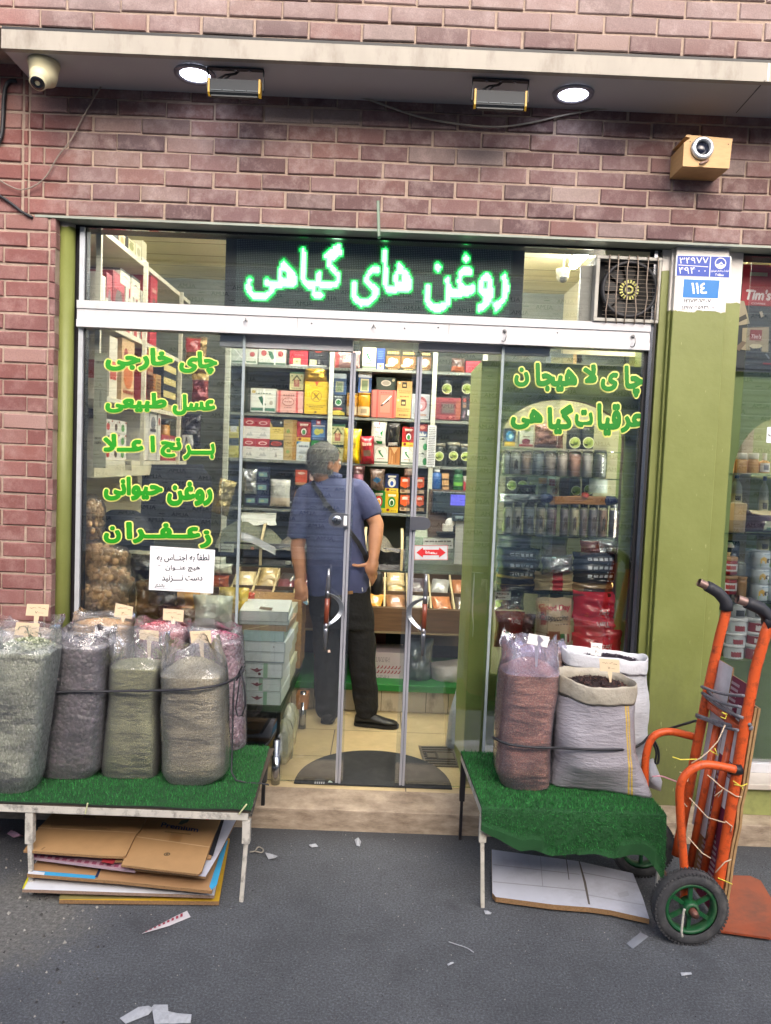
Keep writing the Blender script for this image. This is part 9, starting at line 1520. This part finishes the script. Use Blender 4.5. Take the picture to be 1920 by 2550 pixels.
# hair: cap that leaves face and ears free
mb = MB(); n = 40; rows_h = []; ZS_ = [-.085, -.06, -.035, -.01, .02, .05, .075, .095, .112, .122, .128]
def hr_at(z):
 for a, b in zip(HR, HR[1:]):
  if a[0] <= z <= b[0]: t = (z-a[0])/(b[0]-a[0]); return [lerp(a[k], b[k], t) for k in (1, 2, 3)]
 return HR[-1][1:]
for z in ZS_:
 cf, hf, hs = hr_at(min(z, .116)); g = .009 if z > -.03 else .004 if z > -.07 else -.004; r = []
 lim = 1.9 if z < 0 else (2.05 if z < .03 else 2.35 if z < .06 else pi)
 if -.05 < z < .015: lim = 1.62
 for i in range(n+1):
  a = pi+(2*i/n-1)*(lim if lim < pi else pi*.999); q = .009*noise.noise(Vector((a*4, z*60, 2)))
  r.append(hc+fd*(cf+(hf+g+q)*cos(a))+sd*((hs+g+q)*sin(a))+Vector((0, 0, z+.003*noise.noise(Vector((a*5, z*20, 8)))))) 
 rows_h.append(r)
mb.loft(rows_h, HAIR, (0, 0), closed=False); mb.poly(rows_h[-1][:-1], HAIR); rnd = random.Random(4); HG = [M('8c8c88', .6), M('5a5a58', .6), M('a8a8a2', .6), M('3c3c3c', .6)]
for _ in range(3800):
 j = rnd.randrange(len(rows_h)-1); i = rnd.randrange(n); p = lerp(rows_h[j][i], rows_h[j+1][i], rnd.random()); o = (p-hc).normalized(); d = (Vector((0, 0, -1))-fd*.5+sd*rnd.uniform(-.5, .5)+o*.25).normalized(); L_ = rnd.uniform(.014, .036); w2 = d.cross(o).normalized()*.0009
 mb.add([p-w2, p+w2, p+d*L_+o*.004], [(0, 1, 2)], HG[rnd.choice((0, 1, 1, 2, 3, 3))])
mb.build('hair', man)
# shirt
sh = MB(); rows_s = [(1478, 768, 921, .118), (1440, 765, 919, .125), (1385, 764, 916, .128), (1330, 762, 909, .128), (1290, 757, 906, .126), (1250, 751, 905, .12), (1225, 756, 899, .112), (1210, 768, 884, .1), (1200, 782, 868, .085), (1190, 789, 857, .07)]
R_ = []
for y, xl_, xr_, dp in rows_s:
 a, b = mp(xl_, y), mp(xr_, y); c = (a+b)/2; h = (b.x-a.x)/2; r = ring(c, h, dp, n=36, e=2.3)
 if y > 1400:
  for p in r: p.z += (p.x-c.x)*.1
 R_.append(r)
sh.loft(R_, SHIRT)
limb(sh, [mp(790, 1226), mp(764, 1236), mp(750, 1280, YM-.01), mp(742, 1326, YM-.02)], [.078, .074, .068, .062]); limb(sh, [mp(865, 1222), mp(890, 1224), mp(908, 1246, YM-.02), mp(924, 1272, YM-.03)], [.08, .078, .073, .066])
s2 = remesh(sh, .0085, 5, SHIRT)
for v_ in s2.v: v_ += Vector((0, .007*noise.noise(Vector((v_.x*7+v_.z*5, v_.y*6, v_.z*7)))+.003*noise.noise(Vector((v_.x*16-v_.z*9, v_.y*14, v_.z*18))), .0))*(1 if v_.y < YM else .3)
s2.build('shirt', man)
mb = MB(); c = mp(823, 1190); mb.lathe([(.062, -.012), (.071, -.008), (.07, .016), (.066, .03), (.06, .028), (.06, -.01)], c, SHIRT, 26, (.12, .18, 1), cap=(0, 0)); mb.build('collar', man)
# cuffs
for a, b, r in ((mp(742, 1322, YM-.02), mp(740, 1338, YM-.022), .0625), (mp(920, 1272, YM-.03), mp(926, 1284, YM-.032), .0655)): mb = MB(); mb.tube([a, b], [r, r*.985], M('3a4164', .85), 24, cap=False); mb.build('cuff', man)
# trousers
tr = MB(); R_ = []
for y, xl_, xr_, dp in ((1455, 770, 922, .112), (1490, 768, 926, .118), (1530, 772, 932, .118), (1560, 778, 934, .112)): a, b = mp(xl_, y), mp(xr_, y); R_.append(ring((a+b)/2, (b.x-a.x)/2, dp, n=32, e=2.3))
tr.loft(R_, JEAN); limb(tr, [mp(892, 1530), mp(900, 1590), mp(903, 1660, YM-.01), mp(910, 1735), mp(913, 1762)], [.092, .088, .082, .075, .076]); limb(tr, [mp(815, 1530), mp(815, 1600), mp(813, 1690, YM+.02), mp(813, 1764, YM+.03)], [.092, .088, .077, .07])
t2 = remesh(tr, .0095, 4, JEAN)
for v_ in t2.v: k = max(0, 1-(v_.z-FZ)/.35); v_ += Vector((.008*noise.noise(v_*11), .012*noise.noise(Vector((v_.x*9+3, v_.y*9, v_.z*20)))*(.5+1.2*k), 0))
t2.build('trousers', man)
mb = MB(); p = [mp(560+x/4.165, 1260+y/4.165, YM-.122) for x, y in ((1270, 918), (1328, 912), (1328, 880), (1270, 884))]; mb.prism(p, (0, .002, 0), M('8a6438', .6)); mb.build('patch', man); mb = MB(); p = [mp(560+x/4.165, 1260+y/4.165, YM-.115) for x, y in ((1424, 888), (1436, 886), (1430, 846), (1419, 848))]; mb.prism(p, (0, .002, 0), C_('c8c8cc')); mb.build('patch', man)
# shoes
mb = MB(); z0 = FZ; h = mp(893, 1784); mb2 = MB()
def shoe(c, d, L_, lab):
 d = d.normalized(); s_ = Vector((-d.y, d.x, 0)); m1 = MB(); R_ = []
 for t, w_, hh in ((0, .022, .055), (.04, .034, .075), (.2, .038, .085), (.38, .038, .085), (.52, .042, .066), (.7, .046, .05), (.88, .042, .042), (.97, .028, .034), (1, .012, .024)):
  R_.append([c+d*(L_*t)+s_*(w_*cos(q))+Vector((0, 0, z0+.012+max(-.0, (hh-.012)*(.5+.5*sin(q))))) -Vector((0, 0, c.z)) for q in [2*pi*i/16 for i in range(16)]])
 m1.loft(R_, SHOE); o = m1.build('shoe', man); m1 = MB(); R2 = []
 for t, w_ in ((-.01, .02), (.03, .036), (.2, .041), (.4, .04), (.7, .049), (.9, .044), (.99, .028), (1.02, .01)): R2.append((t, w_))
 pts = [c+d*(L_*t)+s_*w_ for t, w_ in R2]+[c+d*(L_*t)-s_*w_ for t, w_ in R2[::-1]]; m1.prism([Vector((p.x, p.y, z0+.0005)) for p in pts], (0, 0, .018), M('0f0f10', .7)); m1.build('sole', o) if False else None
 ORG[o] = ORG[man]; so_ = m1.build('sole', o); so_.location = (0, 0, 0)
shoe(mp(884, 1790, YM-.0), Vector((1, -.12, 0)), .265, ''); shoe(mp(813, 1785, YM-.02), Vector((.1, 1, 0)), .26, '')
# shoulder strap and pouch
mb = MB(); st2 = [mp(560+x/4.165, 840+y/4.165, Y) for x, y, Y in ((905, 1500, YM-.03), (930, 1545, YM-.098), (985, 1620, YM-.128), (1045, 1720, YM-.137), (1130, 1815, YM-.139))]+[mp(560+x/4.165, 1260+y/4.165, Y) for x, y, Y in ((1210, 170, YM-.139), (1300, 270, YM-.139), (1390, 390, YM-.136), (1450, 500, YM-.125), (1490, 620, YM-.09), (1560, 720, YM-.04))]
BK = M('121318', .6); 
for a, b in zip(st2, st2[1:]):
 mb.bar(a, b+(b-a)*.05, .0042, .03, BK, up=(0, 1, 0)) if False else mb.bar(a, b+(b-a)*.06, .026, .005, BK, up=(0, 1, 0))
mb.build('strap', man)
mb = MB(); c = mp(560+1048/4.165, 840+1735/4.165, YM-.1415)
d_ = (st2[4]-st2[2]).normalized(); mb.bar(c-d_*.016, c+d_*.016, .03, .004, M('6a6c70', .3, .6), up=(0, 1, 0)); mb.build('buckle', man)
mb = MB(); c = mp(560+1575/4.165, 1260+790/4.165, YM+.0); mb.lathe([(.02, -.075), (.034, -.06), (.038, 0), (.036, .05), (.02, .066)], c, BK, 16); mb.build('pouch', man)
# note in the hand
mb = MB(); q = fpx([(738, 985, 0), (765, 900, 0), (825, 930, 0), (860, 1010, 0), (852, 1030, 0), (790, 985, 0)], YM-.1); mb.prism(q, (0, .0015, 0), M('8ab4cc', .6)); mb.build('banknote', None, 'folded pale blue paper note held in the lowered hand of the man', 'banknote')
